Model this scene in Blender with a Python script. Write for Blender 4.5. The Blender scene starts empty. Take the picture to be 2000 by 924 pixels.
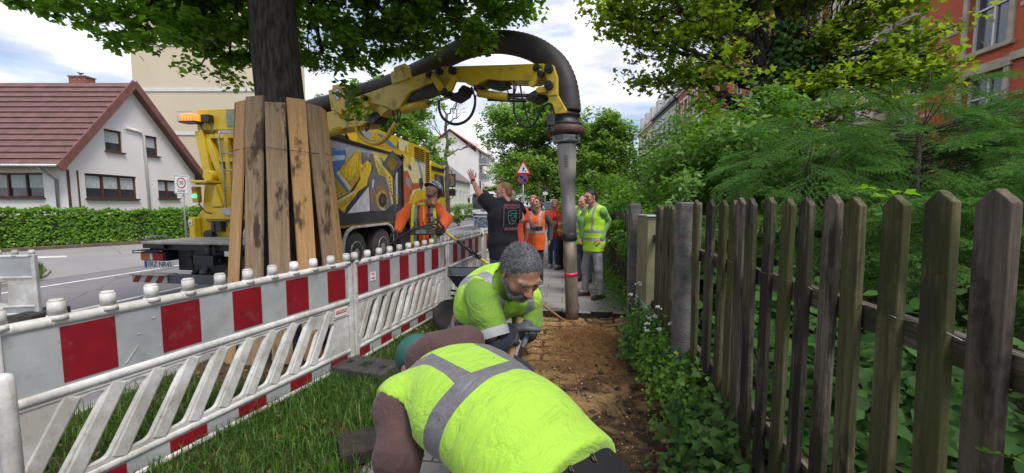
import bpy, bmesh, math, random
import numpy as np
from mathutils import Vector, Matrix, noise as mnoise

SC = bpy.context.scene
COL = SC.collection
PI = math.pi
R = math.radians
random.seed(7)
RNG = np.random.default_rng(11)

# ------------------------------------------------------------------ camera, sky, sun, exposure
CAM_Z = 1.5
PITCH = 4.53
FPX = 783.0                       # focal length in pixels of a 2000 px wide picture
cam_d = bpy.data.cameras.new('camera')
cam = bpy.data.objects.new('camera', cam_d)
COL.objects.link(cam)
cam.location = (0, 0, CAM_Z)
cam.rotation_euler = (R(90 - PITCH), 0, 0)
cam_d.sensor_width = 36
cam_d.lens = 36 * FPX / 2000
cam_d.clip_start = 0.05
cam_d.clip_end = 2000
SC.camera = cam

SUN_EL, SUN_AZ = R(60), R(142)     # azimuth clockwise from +Y
world = bpy.data.worlds.new("World")
SC.world = world
world.use_nodes = True
wn = world.node_tree
wn.nodes.clear()
def _n(t, **k):
    n = wn.nodes.new(t)
    for a, b in k.items(): setattr(n, a, b)
    return n
sky = _n('ShaderNodeTexSky', sky_type='NISHITA')
sky.sun_disc = False
sky.sun_elevation = SUN_EL
sky.sun_rotation = SUN_AZ
sky.air_density = 1.0; sky.dust_density = 1.5; sky.ozone_density = 1.0
tc = _n('ShaderNodeTexCoord')
mp = _n('ShaderNodeMapping'); mp.inputs['Scale'].default_value = (1, 1, 3.2); mp.inputs['Location'].default_value = (0.35, 0.1, 0.4)
wn.links.new(tc.outputs['Generated'], mp.inputs['Vector'])
n1 = _n('ShaderNodeTexNoise'); n1.inputs['Scale'].default_value = 2.1; n1.inputs['Detail'].default_value = 8; n1.inputs['Roughness'].default_value = 0.55; n1.inputs['Distortion'].default_value = 0.3
wn.links.new(mp.outputs[0], n1.inputs['Vector'])
r1 = _n('ShaderNodeMapRange'); r1.inputs['From Min'].default_value = 0.40; r1.inputs['From Max'].default_value = 0.56
wn.links.new(n1.outputs['Fac'], r1.inputs['Value'])
n2 = _n('ShaderNodeTexNoise'); n2.inputs['Scale'].default_value = 3.6; n2.inputs['Detail'].default_value = 7; n2.inputs['Roughness'].default_value = 0.6
mp2 = _n('ShaderNodeMapping'); mp2.inputs['Scale'].default_value = (1, 1, 3.6); mp2.inputs['Location'].default_value = (3.3, 1.1, 0.9)
wn.links.new(tc.outputs['Generated'], mp2.inputs['Vector']); wn.links.new(mp2.outputs[0], n2.inputs['Vector'])
cr = _n('ShaderNodeValToRGB')
cr.color_ramp.elements[0].position = 0.36; cr.color_ramp.elements[0].color = (3.9, 4.1, 5.2, 1)
cr.color_ramp.elements[1].position = 0.62; cr.color_ramp.elements[1].color = (8.0, 8.0, 8.5, 1)
wn.links.new(n2.outputs['Fac'], cr.inputs['Fac'])
mx = _n('ShaderNodeMix', data_type='RGBA')
wn.links.new(r1.outputs[0], mx.inputs[0]); wn.links.new(sky.outputs[0], mx.inputs[6]); wn.links.new(cr.outputs[0], mx.inputs[7])
bg = _n('ShaderNodeBackground'); bg.inputs['Strength'].default_value = 0.10
wn.links.new(mx.outputs[2], bg.inputs['Color'])
wo = _n('ShaderNodeOutputWorld'); wn.links.new(bg.outputs[0], wo.inputs['Surface'])

sun_d = bpy.data.lights.new('sun', 'SUN')
sun_d.energy = 1.9; sun_d.angle = R(22); sun_d.color = (1.0, 0.95, 0.88)
sun = bpy.data.objects.new('sun', sun_d); COL.objects.link(sun)
sd = Vector((math.cos(SUN_EL) * math.sin(SUN_AZ), math.cos(SUN_EL) * math.cos(SUN_AZ), math.sin(SUN_EL)))
sun.rotation_euler = (-sd).to_track_quat('-Z', 'Y').to_euler()
sun.location = sd * 60
SC.view_settings.view_transform = 'Standard'
SC.view_settings.look = 'None'
SC.view_settings.exposure = 0.85
SC.view_settings.gamma = 1
SC.view_settings.use_curve_mapping = False
SC.cycles.max_bounces = 6
SC.cycles.transparent_max_bounces = 6
SC.cycles.diffuse_bounces = 4
SC.cycles.use_denoising = True

# ------------------------------------------------------------------ places
_cp, _sp = math.cos(R(PITCH)), math.sin(R(PITCH))
def ray(px, py):
    u, v = (px - 1000) / FPX, (462 - py) / FPX
    return Vector((u, _cp + v * _sp, v * _cp - _sp))
def at(px, py, Y):
    d = ray(px, py); return Vector((0, 0, CAM_Z)) + d * (Y / d.y)
def on_z(px, py, z=0.0):
    d = ray(px, py); return Vector((0, 0, CAM_Z)) + d * ((z - CAM_Z) / d.z)
def on_plan(px, py, A, B, off=0.0):
    """point seen at px,py on the vertical plane through plan points A and B, moved off metres towards the camera"""
    d = ray(px, py)
    n = Vector((-(B[1] - A[1]), B[0] - A[0], 0)).normalized()
    a = Vector((A[0], A[1], 0))
    if n.dot(-a) < 0: n = -n
    a = a + n * off
    t = n.dot(a - Vector((0, 0, 0))) / n.dot(Vector((d.x, d.y, 0)))
    return Vector((0, 0, CAM_Z)) + d * t
ST = R(7.24)                       # heading of the street, clockwise from +Y
SU = Vector((math.sin(ST), math.cos(ST), 0)); SV = Vector((math.cos(ST), -math.sin(ST), 0))
def st(v, u, z=0.0): return SV * v + SU * u + Vector((0, 0, z))
STROT = -ST
ROAD_Z = -0.09

# ------------------------------------------------------------------ mesh helpers
class MB:
    def __init__(s): s.v = []; s.f = []; s.m = []; s.sm = []
    def add(s, vs, fs, mi=0, smooth=False, M=None):
        b = len(s.v)
        if M is not None: vs = [M @ Vector(q) for q in vs]
        s.v.extend([tuple(q) for q in vs])
        for f in fs:
            s.f.append(tuple(i + b for i in f)); s.m.append(mi); s.sm.append(smooth)
        return s
    def box(s, c, size, rz=0.0, M=None, mi=0, taper=None):
        x, y, z = [k / 2 for k in size]
        vs = [Vector((sx * x, sy * y, sz * z)) for sz in (-1, 1) for sy in (-1, 1) for sx in (-1, 1)]
        if taper:
            for q in vs:
                if q.z > 0: q.x *= taper; q.y *= taper
        T = Matrix.Translation(Vector(c)) @ Matrix.Rotation(rz, 4, 'Z')
        if M is not None: T = M @ T
        return s.add([T @ q for q in vs], [(0, 2, 3, 1), (4, 5, 7, 6), (0, 1, 5, 4), (2, 6, 7, 3), (0, 4, 6, 2), (1, 3, 7, 5)], mi)
    def beam(s, p0, p1, w, h, up=(0, 0, 1), mi=0):
        p0, p1 = Vector(p0), Vector(p1); d = (p1 - p0); L = d.length; d.normalize()
        x = d.cross(Vector(up))
        if x.length < 1e-4: x = d.cross(Vector((1, 0, 0)))
        x.normalize(); u = x.cross(d)
        vs = []
        for e in (p0, p1):
            for a, b in ((-1, -1), (1, -1), (1, 1), (-1, 1)): vs.append(e + x * (a * w / 2) + u * (b * h / 2))
        return s.add(vs, [(0, 1, 2, 3), (7, 6, 5, 4), (0, 4, 5, 1), (1, 5, 6, 2), (2, 6, 7, 3), (3, 7, 4, 0)], mi)
    def tube(s, pts, r, seg=10, mi=0, cap=True, smooth=True, closed=False):
        pts = [Vector(p) for p in pts]; n = len(pts)
        rs = r if hasattr(r, '__len__') else [r] * n
        b = len(s.v); prev = None
        for i, p in enumerate(pts):
            if closed: d = pts[(i + 1) % n] - pts[i - 1]
            else: d = pts[min(i + 1, n - 1)] - pts[max(i - 1, 0)]
            d = d.normalized() if d.length > 1e-9 else Vector((0, 0, 1))
            if prev is None:
                a = Vector((0, 0, 1)) if abs(d.z) < .9 else Vector((1, 0, 0))
                x = d.cross(a).normalized()
            else:
                x = prev - d * prev.dot(d)
                x = x.normalized() if x.length > 1e-6 else d.orthogonal().normalized()
            prev = x; y = d.cross(x)
            for k in range(seg):
                a = 2 * PI * k / seg
                s.v.append(tuple(p + (x * math.cos(a) + y * math.sin(a)) * rs[i]))
        rng = n if closed else n - 1
        for i in range(rng):
            for k in range(seg):
                k2 = (k + 1) % seg; i2 = (i + 1) % n
                s.f.append((b + i * seg + k, b + i * seg + k2, b + i2 * seg + k2, b + i2 * seg + k)); s.m.append(mi); s.sm.append(smooth)
        if cap and not closed:
            s.f.append(tuple(b + k for k in reversed(range(seg)))); s.m.append(mi); s.sm.append(False)
            s.f.append(tuple(b + (n - 1) * seg + k for k in range(seg))); s.m.append(mi); s.sm.append(False)
        return s
    def cyl(s, p0, p1, r0, r1=None, seg=16, mi=0, smooth=True): return s.tube([p0, p1], [r0, r0 if r1 is None else r1], seg, mi, True, smooth)
    def lathe(s, prof, c=(0, 0, 0), axis=(0, 0, 1), seg=24, mi=0, smooth=True):
        c = Vector(c); ax = Vector(axis).normalized()
        return s.tube([c + ax * z for r_, z in prof], [max(r_, 1e-4) for r_, z in prof], seg, mi, True, smooth) if len(set(z for _, z in prof)) == len(prof) else s._lathe(prof, c, ax, seg, mi, smooth)
    def _lathe(s, prof, c, ax, seg, mi, smooth):
        x = ax.orthogonal().normalized(); y = ax.cross(x); b = len(s.v)
        for r_, z in prof:
            for k in range(seg):
                a = 2 * PI * k / seg; s.v.append(tuple(c + ax * z + (x * math.cos(a) + y * math.sin(a)) * max(r_, 1e-4)))
        for i in range(len(prof) - 1):
            for k in range(seg):
                k2 = (k + 1) % seg
                s.f.append((b + i * seg + k, b + i * seg + k2, b + (i + 1) * seg + k2, b + (i + 1) * seg + k)); s.m.append(mi); s.sm.append(smooth)
        s.f.append(tuple(b + k for k in reversed(range(seg)))); s.m.append(mi); s.sm.append(False)
        s.f.append(tuple(b + (len(prof) - 1) * seg + k for k in range(seg))); s.m.append(mi); s.sm.append(False)
        return s
    def prism(s, pts, thick, mi=0, both=False):
        """pts: planar 3D polygon; thick: Vector the outline is pushed along"""
        pts = [Vector(p) for p in pts]; t = Vector(thick); n = len(pts)
        nrm = Vector((0, 0, 0))
        for i in range(n): nrm += pts[i].cross(pts[(i + 1) % n])
        if nrm.dot(t) > 0: pts = pts[::-1]
        vs = pts + [p + t for p in pts]
        fs = [tuple(range(n)), tuple(reversed(range(n, 2 * n)))] + [((i + 1) % n, i, i + n, (i + 1) % n + n) for i in range(n)]
        return s.add(vs, fs, mi)
    def ball(s, c, r, seg=12, rings=8, mi=0, M=None):
        rr = r if hasattr(r, '__len__') else (r, r, r); vs = []; fs = []
        for i in range(rings + 1):
            th = PI * i / rings
            for k in range(seg):
                a = 2 * PI * k / seg
                q = Vector((math.sin(th) * math.cos(a) * rr[0], math.sin(th) * math.sin(a) * rr[1], math.cos(th) * rr[2]))
                if M is not None: q = M @ q
                vs.append(q + Vector(c))
        for i in range(rings):
            for k in range(seg):
                k2 = (k + 1) % seg
                if i == 0: fs.append((k, (i + 1) * seg + k, (i + 1) * seg + k2))
                elif i == rings - 1: fs.append((i * seg + k, (i + 1) * seg + k, i * seg + k2))
                else: fs.append((i * seg + k, (i + 1) * seg + k, (i + 1) * seg + k2, i * seg + k2))
        return s.add(vs, fs, mi, True)
    def mesh(s, arrs, mi=0, smooth=True):
        vs, fs = arrs; b = len(s.v)
        s.v.extend(map(tuple, vs.tolist()))
        for f in fs.tolist(): s.f.append(tuple(i + b for i in f)); s.m.append(mi); s.sm.append(smooth)
        return s
    def build(s, name, mats, parent=None, world=False, bevel=0, bseg=1, at0=None, autosmooth=None):
        vs = s.v
        if not isinstance(mats, (list, tuple)): mats = [mats]
        inv = None; loc = None
        if world and parent is not None: inv = parent['_M'].inverted() if False else _MW[parent.name].inverted()
        elif at0 is not None: loc = Vector(at0); inv = Matrix.Translation(-loc)
        if inv is not None: vs = [tuple(inv @ Vector(q)) for q in vs]
        me = bpy.data.meshes.new(name)
        me.from_pydata(vs, [], s.f)
        for m in mats: me.materials.append(m)
        me.polygons.foreach_set('material_index', s.m)
        me.polygons.foreach_set('use_smooth', s.sm)
        me.update()
        o = bpy.data.objects.new(name, me); COL.objects.link(o)
        if parent is not None: o.parent = parent; _MW[o.name] = _MW[parent.name].copy()
        else: _MW[o.name] = Matrix.Translation(loc) if loc is not None else Matrix.Identity(4)
        if loc is not None and parent is None: o.location = loc
        if bevel:
            md = o.modifiers.new('bevel', 'BEVEL'); md.width = bevel; md.segments = bseg; md.limit_method = 'ANGLE'; md.angle_limit = R(40)
        return o
_MW = {}
def tag(o, label=None, cat=None, group=None, kind=None):
    if label: o['label'] = label
    if cat: o['category'] = cat
    if group: o['group'] = group
    if kind: o['kind'] = kind
    return o
def thing(name, label, cat, loc=(0, 0, 0), rz=0.0, group=None):
    o = bpy.data.objects.new(name, None); COL.objects.link(o)
    o.empty_display_size = .2
    o.location = loc; o.rotation_euler = (0, 0, rz)
    _MW[o.name] = Matrix.Translation(Vector(loc)) @ Matrix.Rotation(rz, 4, 'Z')
    return tag(o, label, cat, group)
def copy_tree(o, label=None, parent=None):
    c = o.copy(); COL.objects.link(c); c.parent = parent
    if label: c['label'] = label
    for ch in list(o.children): copy_tree(ch, None, c)
    return c
def np_mesh(name, V, F, mats, parent=None, world=False, attrs=None, smooth=True, loc=None, mi=None):
    """V (n,3) float, F (m,k) int; fast build"""
    V = np.asarray(V, np.float32)
    if world and parent is not None:
        L = np.array(_MW[parent.name].inverted()); V = V @ L[:3, :3].T.astype(np.float32) + L[:3, 3].astype(np.float32)
    elif loc is not None: V = V - np.array(loc, np.float32)
    me = bpy.data.meshes.new(name); n, m, k = len(V), len(F), F.shape[1]
    me.vertices.add(n); me.vertices.foreach_set('co', V.ravel())
    me.loops.add(m * k); me.loops.foreach_set('vertex_index', F.astype(np.int32).ravel())
    me.polygons.add(m); me.polygons.foreach_set('loop_start', np.arange(0, m * k, k, dtype=np.int32))
    if not isinstance(mats, (list, tuple)): mats = [mats]
    for q in mats: me.materials.append(q)
    if mi is not None: me.polygons.foreach_set('material_index', mi.astype(np.int32))
    me.polygons.foreach_set('use_smooth', np.full(m, smooth))
    me.update(calc_edges=True)
    for an, av in (attrs or {}).items():
        av = np.asarray(av, np.float32)
        if av.ndim == 1: a = me.attributes.new(an, 'FLOAT', 'POINT'); a.data.foreach_set('value', av)
        else: a = me.attributes.new(an, 'FLOAT_VECTOR', 'POINT'); a.data.foreach_set('vector', av.ravel())
    o = bpy.data.objects.new(name, me); COL.objects.link(o)
    if parent is not None: o.parent = parent; _MW[o.name] = _MW[parent.name].copy()
    else:
        _MW[o.name] = Matrix.Translation(Vector(loc)) if loc is not None else Matrix.Identity(4)
        if loc is not None: o.location = loc
    return o
def spline(pts, n=8):
    """Catmull-Rom through pts"""
    P = [Vector(p) for p in pts]; P = [P[0] * 2 - P[1]] + P + [P[-1] * 2 - P[-2]]; out = []
    for i in range(1, len(P) - 2):
        for k in range(n):
            t = k / n; a, b, c, d = P[i - 1], P[i], P[i + 1], P[i + 2]
            out.append(0.5 * ((2 * b) + (c - a) * t + (2 * a - 5 * b + 4 * c - d) * t * t + (3 * b - a - 3 * c + d) * t ** 3))
    out.append(P[-2]); return out
def rounded(poly, r, n=4):
    """2D polygon with rounded corners"""
    out = []; m = len(poly)
    for i in range(m):
        a, b, c = Vector(poly[i - 1]), Vector(poly[i]), Vector(poly[(i + 1) % m])
        u, w = (a - b), (c - b); rr = min(r, u.length * .45, w.length * .45)
        p0, p1 = b + u.normalized() * rr, b + w.normalized() * rr
        for k in range(n + 1):
            t = k / n; out.append(p0 * (1 - t) ** 2 + b * 2 * t * (1 - t) + p1 * t * t)
    return out
def plate(outlines, thick, bev=0.004):
    """2D outlines (first outer, rest holes) -> verts/faces of a bevelled plate in the XY plane, centred on z=0"""
    cu = bpy.data.curves.new('tmp', 'CURVE'); cu.dimensions = '2D'; cu.fill_mode = 'BOTH'
    cu.extrude = max(thick / 2 - bev, 0.0005); cu.bevel_depth = bev; cu.bevel_resolution = 1; cu.offset = -bev
    for ol in outlines:
        sp = cu.splines.new('POLY'); sp.points.add(len(ol) - 1)
        for q, p in zip(sp.points, ol): q.co = (p[0], p[1], 0, 1)
        sp.use_cyclic_u = True
    o = bpy.data.objects.new('tmp', cu); COL.objects.link(o)
    me = bpy.data.meshes.new_from_object(o.evaluated_get(bpy.context.evaluated_depsgraph_get()))
    vs = [v.co.copy() for v in me.vertices]; fs = [tuple(p.vertices) for p in me.polygons]
    bpy.data.objects.remove(o); bpy.data.curves.remove(cu); bpy.data.meshes.remove(me)
    return vs, fs
def text_vf(txt, size, thick=0.002, align='CENTER', shear=0.0):
    cu = bpy.data.curves.new('tmp', 'FONT'); cu.body = txt; cu.size = size; cu.extrude = thick / 2; cu.align_x = align; cu.align_y = 'CENTER'; cu.shear = shear
    cu.resolution_u = 3
    o = bpy.data.objects.new('tmp', cu); COL.objects.link(o)
    me = bpy.data.meshes.new_from_object(o.evaluated_get(bpy.context.evaluated_depsgraph_get()))
    vs = [v.co.copy() for v in me.vertices]; fs = [tuple(p.vertices) for p in me.polygons]
    bpy.data.objects.remove(o); bpy.data.curves.remove(cu); bpy.data.meshes.remove(me)
    return vs, fs
def frame_m(o, x, y, z=None):
    """matrix with origin o and axes x, y (z = x cross y)"""
    x = Vector(x).normalized(); z = x.cross(Vector(y)).normalized(); y = z.cross(x)
    return Matrix(((x.x, y.x, z.x, o[0]), (x.y, y.y, z.y, o[1]), (x.z, y.z, z.z, o[2]), (0, 0, 0, 1)))
# ------------------------------------------------------------------ materials
class NT:
    def __init__(s, name):
        s.m = bpy.data.materials.new(name); s.m.use_nodes = True; s.t = s.m.node_tree; s.t.nodes.clear()
        s.out = s.n('ShaderNodeOutputMaterial')
    def n(s, t, **k):
        n = s.t.nodes.new(t)
        for a, b in k.items(): setattr(n, a, b)
        return n
    def l(s, a, b): s.t.links.new(a, b)
    def val(s, sock, v):
        if hasattr(v, 'is_output') or hasattr(v, 'links'): s.l(v, sock)
        else: sock.default_value = v
    def coord(s, kind='Object', scale=(1, 1, 1), rot=(0, 0, 0)):
        if kind == 'World': c = s.n('ShaderNodeNewGeometry').outputs['Position']
        elif kind.startswith('@'): c = s.n('ShaderNodeAttribute', attribute_name=kind[1:]).outputs['Vector']
        else: c = s.n('ShaderNodeTexCoord').outputs[kind]
        if scale == (1, 1, 1) and rot == (0, 0, 0): return c
        m = s.n('ShaderNodeMapping'); m.inputs['Scale'].default_value = scale; m.inputs['Rotation'].default_value = rot
        s.l(c, m.inputs['Vector']); return m.outputs[0]
    def noise(s, vec, scale=5, detail=4, rough=.55, dist=0, out='Fac'):
        n = s.n('ShaderNodeTexNoise'); s.l(vec, n.inputs['Vector']); n.inputs['Scale'].default_value = scale
        n.inputs['Detail'].default_value = detail; n.inputs['Roughness'].default_value = rough; n.inputs['Distortion'].default_value = dist
        return n.outputs[out]
    def ramp(s, fac, stops):
        r = s.n('ShaderNodeValToRGB'); e = r.color_ramp.elements
        while len(e) < len(stops): e.new(0.5)
        for q, (p, c) in zip(e, stops): q.position = p; q.color = tuple(c) + ((1,) if len(c) == 3 else ())
        s.l(fac, r.inputs['Fac']); return r.outputs['Color']
    def rng(s, fac, a, b, c=0, d=1):
        r = s.n('ShaderNodeMapRange'); s.l(fac, r.inputs['Value'])
        for k, v in zip(('From Min', 'From Max', 'To Min', 'To Max'), (a, b, c, d)): r.inputs[k].default_value = v
        return r.outputs[0]
    def math(s, op, a, b=0.0, c=None):
        m = s.n('ShaderNodeMath', operation=op); s.val(m.inputs[0], a); s.val(m.inputs[1], b)
        if c is not None: s.val(m.inputs[2], c)
        return m.outputs[0]
    def mix(s, fac, a, b, mode='MIX'):
        m = s.n('ShaderNodeMix', data_type='RGBA', blend_type=mode); s.val(m.inputs[0], fac)
        for sock, v in ((m.inputs[6], a), (m.inputs[7], b)):
            if isinstance(v, tuple): sock.default_value = v if len(v) == 4 else v + (1,)
            else: s.l(v, sock)
        return m.outputs[2]
    def sep(s, vec):
        q = s.n('ShaderNodeSeparateXYZ'); s.l(vec, q.inputs[0]); return q.outputs
    def bump(s, h, strength=.3, dist=.01):
        b = s.n('ShaderNodeBump'); b.inputs['Strength'].default_value = strength; b.inputs['Distance'].default_value = dist
        s.l(h, b.inputs['Height']); return b.outputs[0]
    def bsdf(s, col, rough=.6, metal=0.0, normal=None, spec=.5, coat=0.0, sheen=0.0, emit=None, es=0.0, trans=0.0):
        p = s.n('ShaderNodeBsdfPrincipled')
        if isinstance(col, tuple): p.inputs['Base Color'].default_value = col if len(col) == 4 else col + (1,)
        else: s.l(col, p.inputs['Base Color'])
        s.val(p.inputs['Roughness'], rough); p.inputs['Metallic'].default_value = metal
        p.inputs['Specular IOR Level'].default_value = spec; p.inputs['Coat Weight'].default_value = coat; p.inputs['Sheen Weight'].default_value = sheen
        p.inputs['Transmission Weight'].default_value = trans
        if normal is not None: s.l(normal, p.inputs['Normal'])
        if emit: p.inputs['Emission Color'].default_value = emit + (1,); p.inputs['Emission Strength'].default_value = es
        return p.outputs[0]
    def done(s, shader): s.l(shader, s.out.inputs['Surface']); return s.m

_MC = {}
def pm(name, c1, c2=None, scale=6, rough=.6, bump=.15, bscale=None, metal=0.0, spec=.5, coat=0.0, sheen=0.0, contrast=(.35, .65), stretch=(1, 1, 1), detail=5, dist=.005, space='Object'):
    if name in _MC: return _MC[name]
    t = NT(name); v = t.coord(space, stretch)
    c2 = c2 or tuple(q * .8 for q in c1)
    f = t.noise(v, scale, detail)
    col = t.ramp(f, [(contrast[0], c2), (contrast[1], c1)])
    nb = t.bump(t.noise(v, bscale or scale * 6, 4), bump, dist) if bump else None
    rf = t.rng(f, .3, .7, min(1, rough + .1), max(.05, rough - .08))
    _MC[name] = t.done(t.bsdf(col, rf, metal, nb, spec, coat, sheen)); return _MC[name]
def emat(name, col, strength, base=(.05, .05, .05)):
    t = NT(name); return t.done(t.bsdf(base, .3, emit=col, es=strength))

def wood_mat(name, light, dark, grain=(2.0, 2.0, .12), knots=True, green=0.0, black=0.0, rough=.8, worn=False):
    """grain runs along object Z"""
    t = NT(name); rnd = t.n('ShaderNodeObjectInfo').outputs['Random']
    c = t.coord('Object')
    off = t.n('ShaderNodeVectorMath', operation='ADD'); t.l(c, off.inputs[0])
    cmb = t.n('ShaderNodeCombineXYZ'); r10 = t.math('MULTIPLY', rnd, 37.0)
    for i in range(3): t.l(r10, cmb.inputs[i])
    t.l(cmb.outputs[0], off.inputs[1]); v0 = off.outputs[0]
    m = t.n('ShaderNodeMapping'); m.inputs['Scale'].default_value = grain; t.l(v0, m.inputs['Vector']); v = m.outputs[0]
    g = t.noise(v, 26, 6, .6, .6)
    big = t.noise(v, 3.5, 3, .5, .8)
    col = t.mix(t.rng(g, .35, .65), dark, light)
    if worn:
        m2 = t.n('ShaderNodeMapping'); m2.inputs['Scale'].default_value = (4.2, 4.2, .16); t.l(v0, m2.inputs['Vector']); g2 = t.noise(m2.outputs[0], 22, 6, .72, .3); g = t.math('ADD', t.math('MULTIPLY', g, .5), t.math('MULTIPLY', g2, .5))
        col = t.mix(t.rng(g, .43, .57), dark, tuple(q * 1.3 for q in light)); col = t.mix(t.rng(g2, .36, .43, .95, 0), col, (.010, .008, .007)); col = t.mix(t.rng(g2, .57, .66, 0, .55), col, (.27, .235, .19))
    col = t.mix(t.rng(big, .3, .75, 0, .55), col, tuple(q * .62 for q in dark))
    col = t.mix(t.math('MULTIPLY', rnd, .45), col, tuple(q * .7 for q in light))
    if knots:
        vo = t.n('ShaderNodeTexVoronoi'); mk = t.n('ShaderNodeMapping'); mk.inputs['Scale'].default_value = (4.5, 4.5, 1.9); t.l(v0, mk.inputs['Vector']); t.l(mk.outputs[0], vo.inputs['Vector']); vo.inputs['Scale'].default_value = 1
        col = t.mix(t.rng(vo.outputs['Distance'], .05, .13, .85, 0), col, (.09, .04, .018))
    bl = t.noise(v0, 2.3, 5, .6)
    mb = t.n('ShaderNodeMapping'); mb.inputs['Scale'].default_value = (1, 1, .35); t.l(v0, mb.inputs['Vector'])
    bl = t.noise(mb.outputs[0], 5.5, 6, .65)
    if black: col = t.mix(t.rng(bl, .60 - black * .14, .66 - black * .12, 0, .85), col, (.018, .016, .014))
    if green:
        gn = t.noise(mb.outputs[0], 4.0, 5, .6, .2)
        col = t.mix(t.rng(gn, .6 - green * .25, .8 - green * .2, 0, .8), col, (.060, .066, .018))
    col = t.mix(t.rng(t.noise(v0, 60, 2), .3, .7, 0, .25), col, tuple(q * .5 for q in dark))
    nb = t.bump(t.math('ADD', g, t.math('MULTIPLY', bl, .6)), .55, .004)
    return t.done(t.bsdf(col, rough, 0, nb, .25))

def leaf_mat(name, c_dark, c_light, trans=.35, tint=(1.0, 1.25, .5), rough=.45, yellow=None):
    t = NT(name); a = t.n('ShaderNodeAttribute', attribute_name='lr').outputs['Fac']
    stops = [(0.0, c_dark), (.75, c_light)]
    if yellow: stops += [(.93, c_light), (1.0, yellow)]
    col = t.ramp(a, stops)
    big = t.noise(t.coord('Object'), 1.3, 3)
    col = t.mix(t.rng(big, .3, .7, .35, 0), col, c_dark)
    p = t.bsdf(col, rough, 0, None, .3)
    tr = t.n('ShaderNodeBsdfTranslucent'); tc2 = t.mix(1.0, col, tint, 'MULTIPLY'); t.l(tc2, tr.inputs['Color'])
    ms = t.n('ShaderNodeMixShader'); ms.inputs[0].default_value = trans; t.l(p, ms.inputs[1]); t.l(tr.outputs[0], ms.inputs[2])
    return t.done(ms.outputs[0])

def facade_brick(name, c1, c2, mortar, scale=1.0, bw=.25, bh=.077):
    t = NT(name); c = t.coord('Object'); s = t.sep(c)
    cmb = t.n('ShaderNodeCombineXYZ'); t.l(t.math('ADD', s[0], s[1]), cmb.inputs[0]); t.l(s[2], cmb.inputs[1])
    b = t.n('ShaderNodeTexBrick'); t.l(cmb.outputs[0], b.inputs['Vector'])
    b.inputs['Color1'].default_value = c1 + (1,); b.inputs['Color2'].default_value = c2 + (1,); b.inputs['Mortar'].default_value = mortar + (1,)
    b.inputs['Scale'].default_value = scale; b.inputs['Brick Width'].default_value = bw; b.inputs['Row Height'].default_value = bh
    b.inputs['Mortar Size'].default_value = .006; b.inputs['Bias'].default_value = -.2
    col = t.mix(t.rng(t.noise(c, .6, 4), .3, .7, .25, 0), b.outputs['Color'], tuple(q * .6 for q in c2))
    return t.done(t.bsdf(col, .85, 0, t.bump(b.outputs['Fac'], -.3, .01), .2))

# vest cloth with reflective bands laid out along the wearer's torso (attribute tc = sideways, depth, height along spine)
def vest_mat(name, col, bands, verts=(), refl=(.36, .37, .38), diag=None, zipc=None, lo=None, bump=.55, edge=None, dirt=.0):
    t = NT(name); a = t.coord('@tc'); s = t.sep(a)
    wob = t.math('MULTIPLY', t.math('SUBTRACT', t.noise(a, 9, 2), .5), .012)
    h = t.math('ADD', s[2], wob); masks = []
    for c0, w in bands: masks.append(t.math('LESS_THAN', t.math('ABSOLUTE', t.math('SUBTRACT', h, c0)), w / 2))
    for l0, w, mn in verts:
        m = t.math('LESS_THAN', t.math('ABSOLUTE', t.math('SUBTRACT', t.math('ABSOLUTE', s[0]), l0)), w / 2)
        masks.append(t.math('MULTIPLY', m, t.math('GREATER_THAN', h, mn)))
    tot = masks[0] if masks else None
    for m in masks[1:]: tot = t.math('MAXIMUM', tot, m)
    cv = t.coord('Object')
    fold = t.noise(t.coord('@tc', (1, 1, 2.2)), 7, 4, .6, 1.2); fine = t.noise(cv, 240, 2)
    base = t.mix(t.rng(t.noise(cv, 4, 4), .3, .7, .16, 0), col, tuple(q * .7 for q in col))
    if dirt: base = t.mix(t.rng(t.noise(cv, 6, 6, .7), .55, .8, 0, dirt), base, (.16, .15, .06))
    rc = t.mix(t.rng(t.noise(cv, 22, 5, .7), .35, .65, .0, .5), refl, tuple(q * .45 for q in refl))
    c = t.mix(tot, base, rc) if tot is not None else base
    if zipc is not None:
        z = t.math('MULTIPLY', t.math('LESS_THAN', t.math('ABSOLUTE', s[0]), .007), t.math('GREATER_THAN', s[1], 0))
        c = t.mix(z, c, zipc)
    nb = t.bump(t.math('ADD', fold, t.math('MULTIPLY', fine, .04)), bump, .02)
    ro = t.rng(tot, 0, 1, .72, .38) if tot is not None else .72
    return t.done(t.bsdf(c, ro, 0, nb, .3, sheen=.15))
def cloth(name, c1, c2=None, bump=.5, fold=8, sheen=.1, rough=.85):
    if name in _MC: return _MC[name]
    t = NT(name); cv = t.coord('Object'); c2 = c2 or tuple(q * .7 for q in c1)
    f = t.noise(cv, fold, 4, .6, 1.0); fine = t.noise(cv, 260, 2)
    col = t.mix(t.rng(t.noise(cv, 5, 5, .65), .35, .7), c1, c2)
    _MC[name] = t.done(t.bsdf(col, rough, 0, t.bump(t.math('ADD', f, t.math('MULTIPLY', fine, .06)), bump, .018), .25, sheen=sheen)); return _MC[name]
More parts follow.
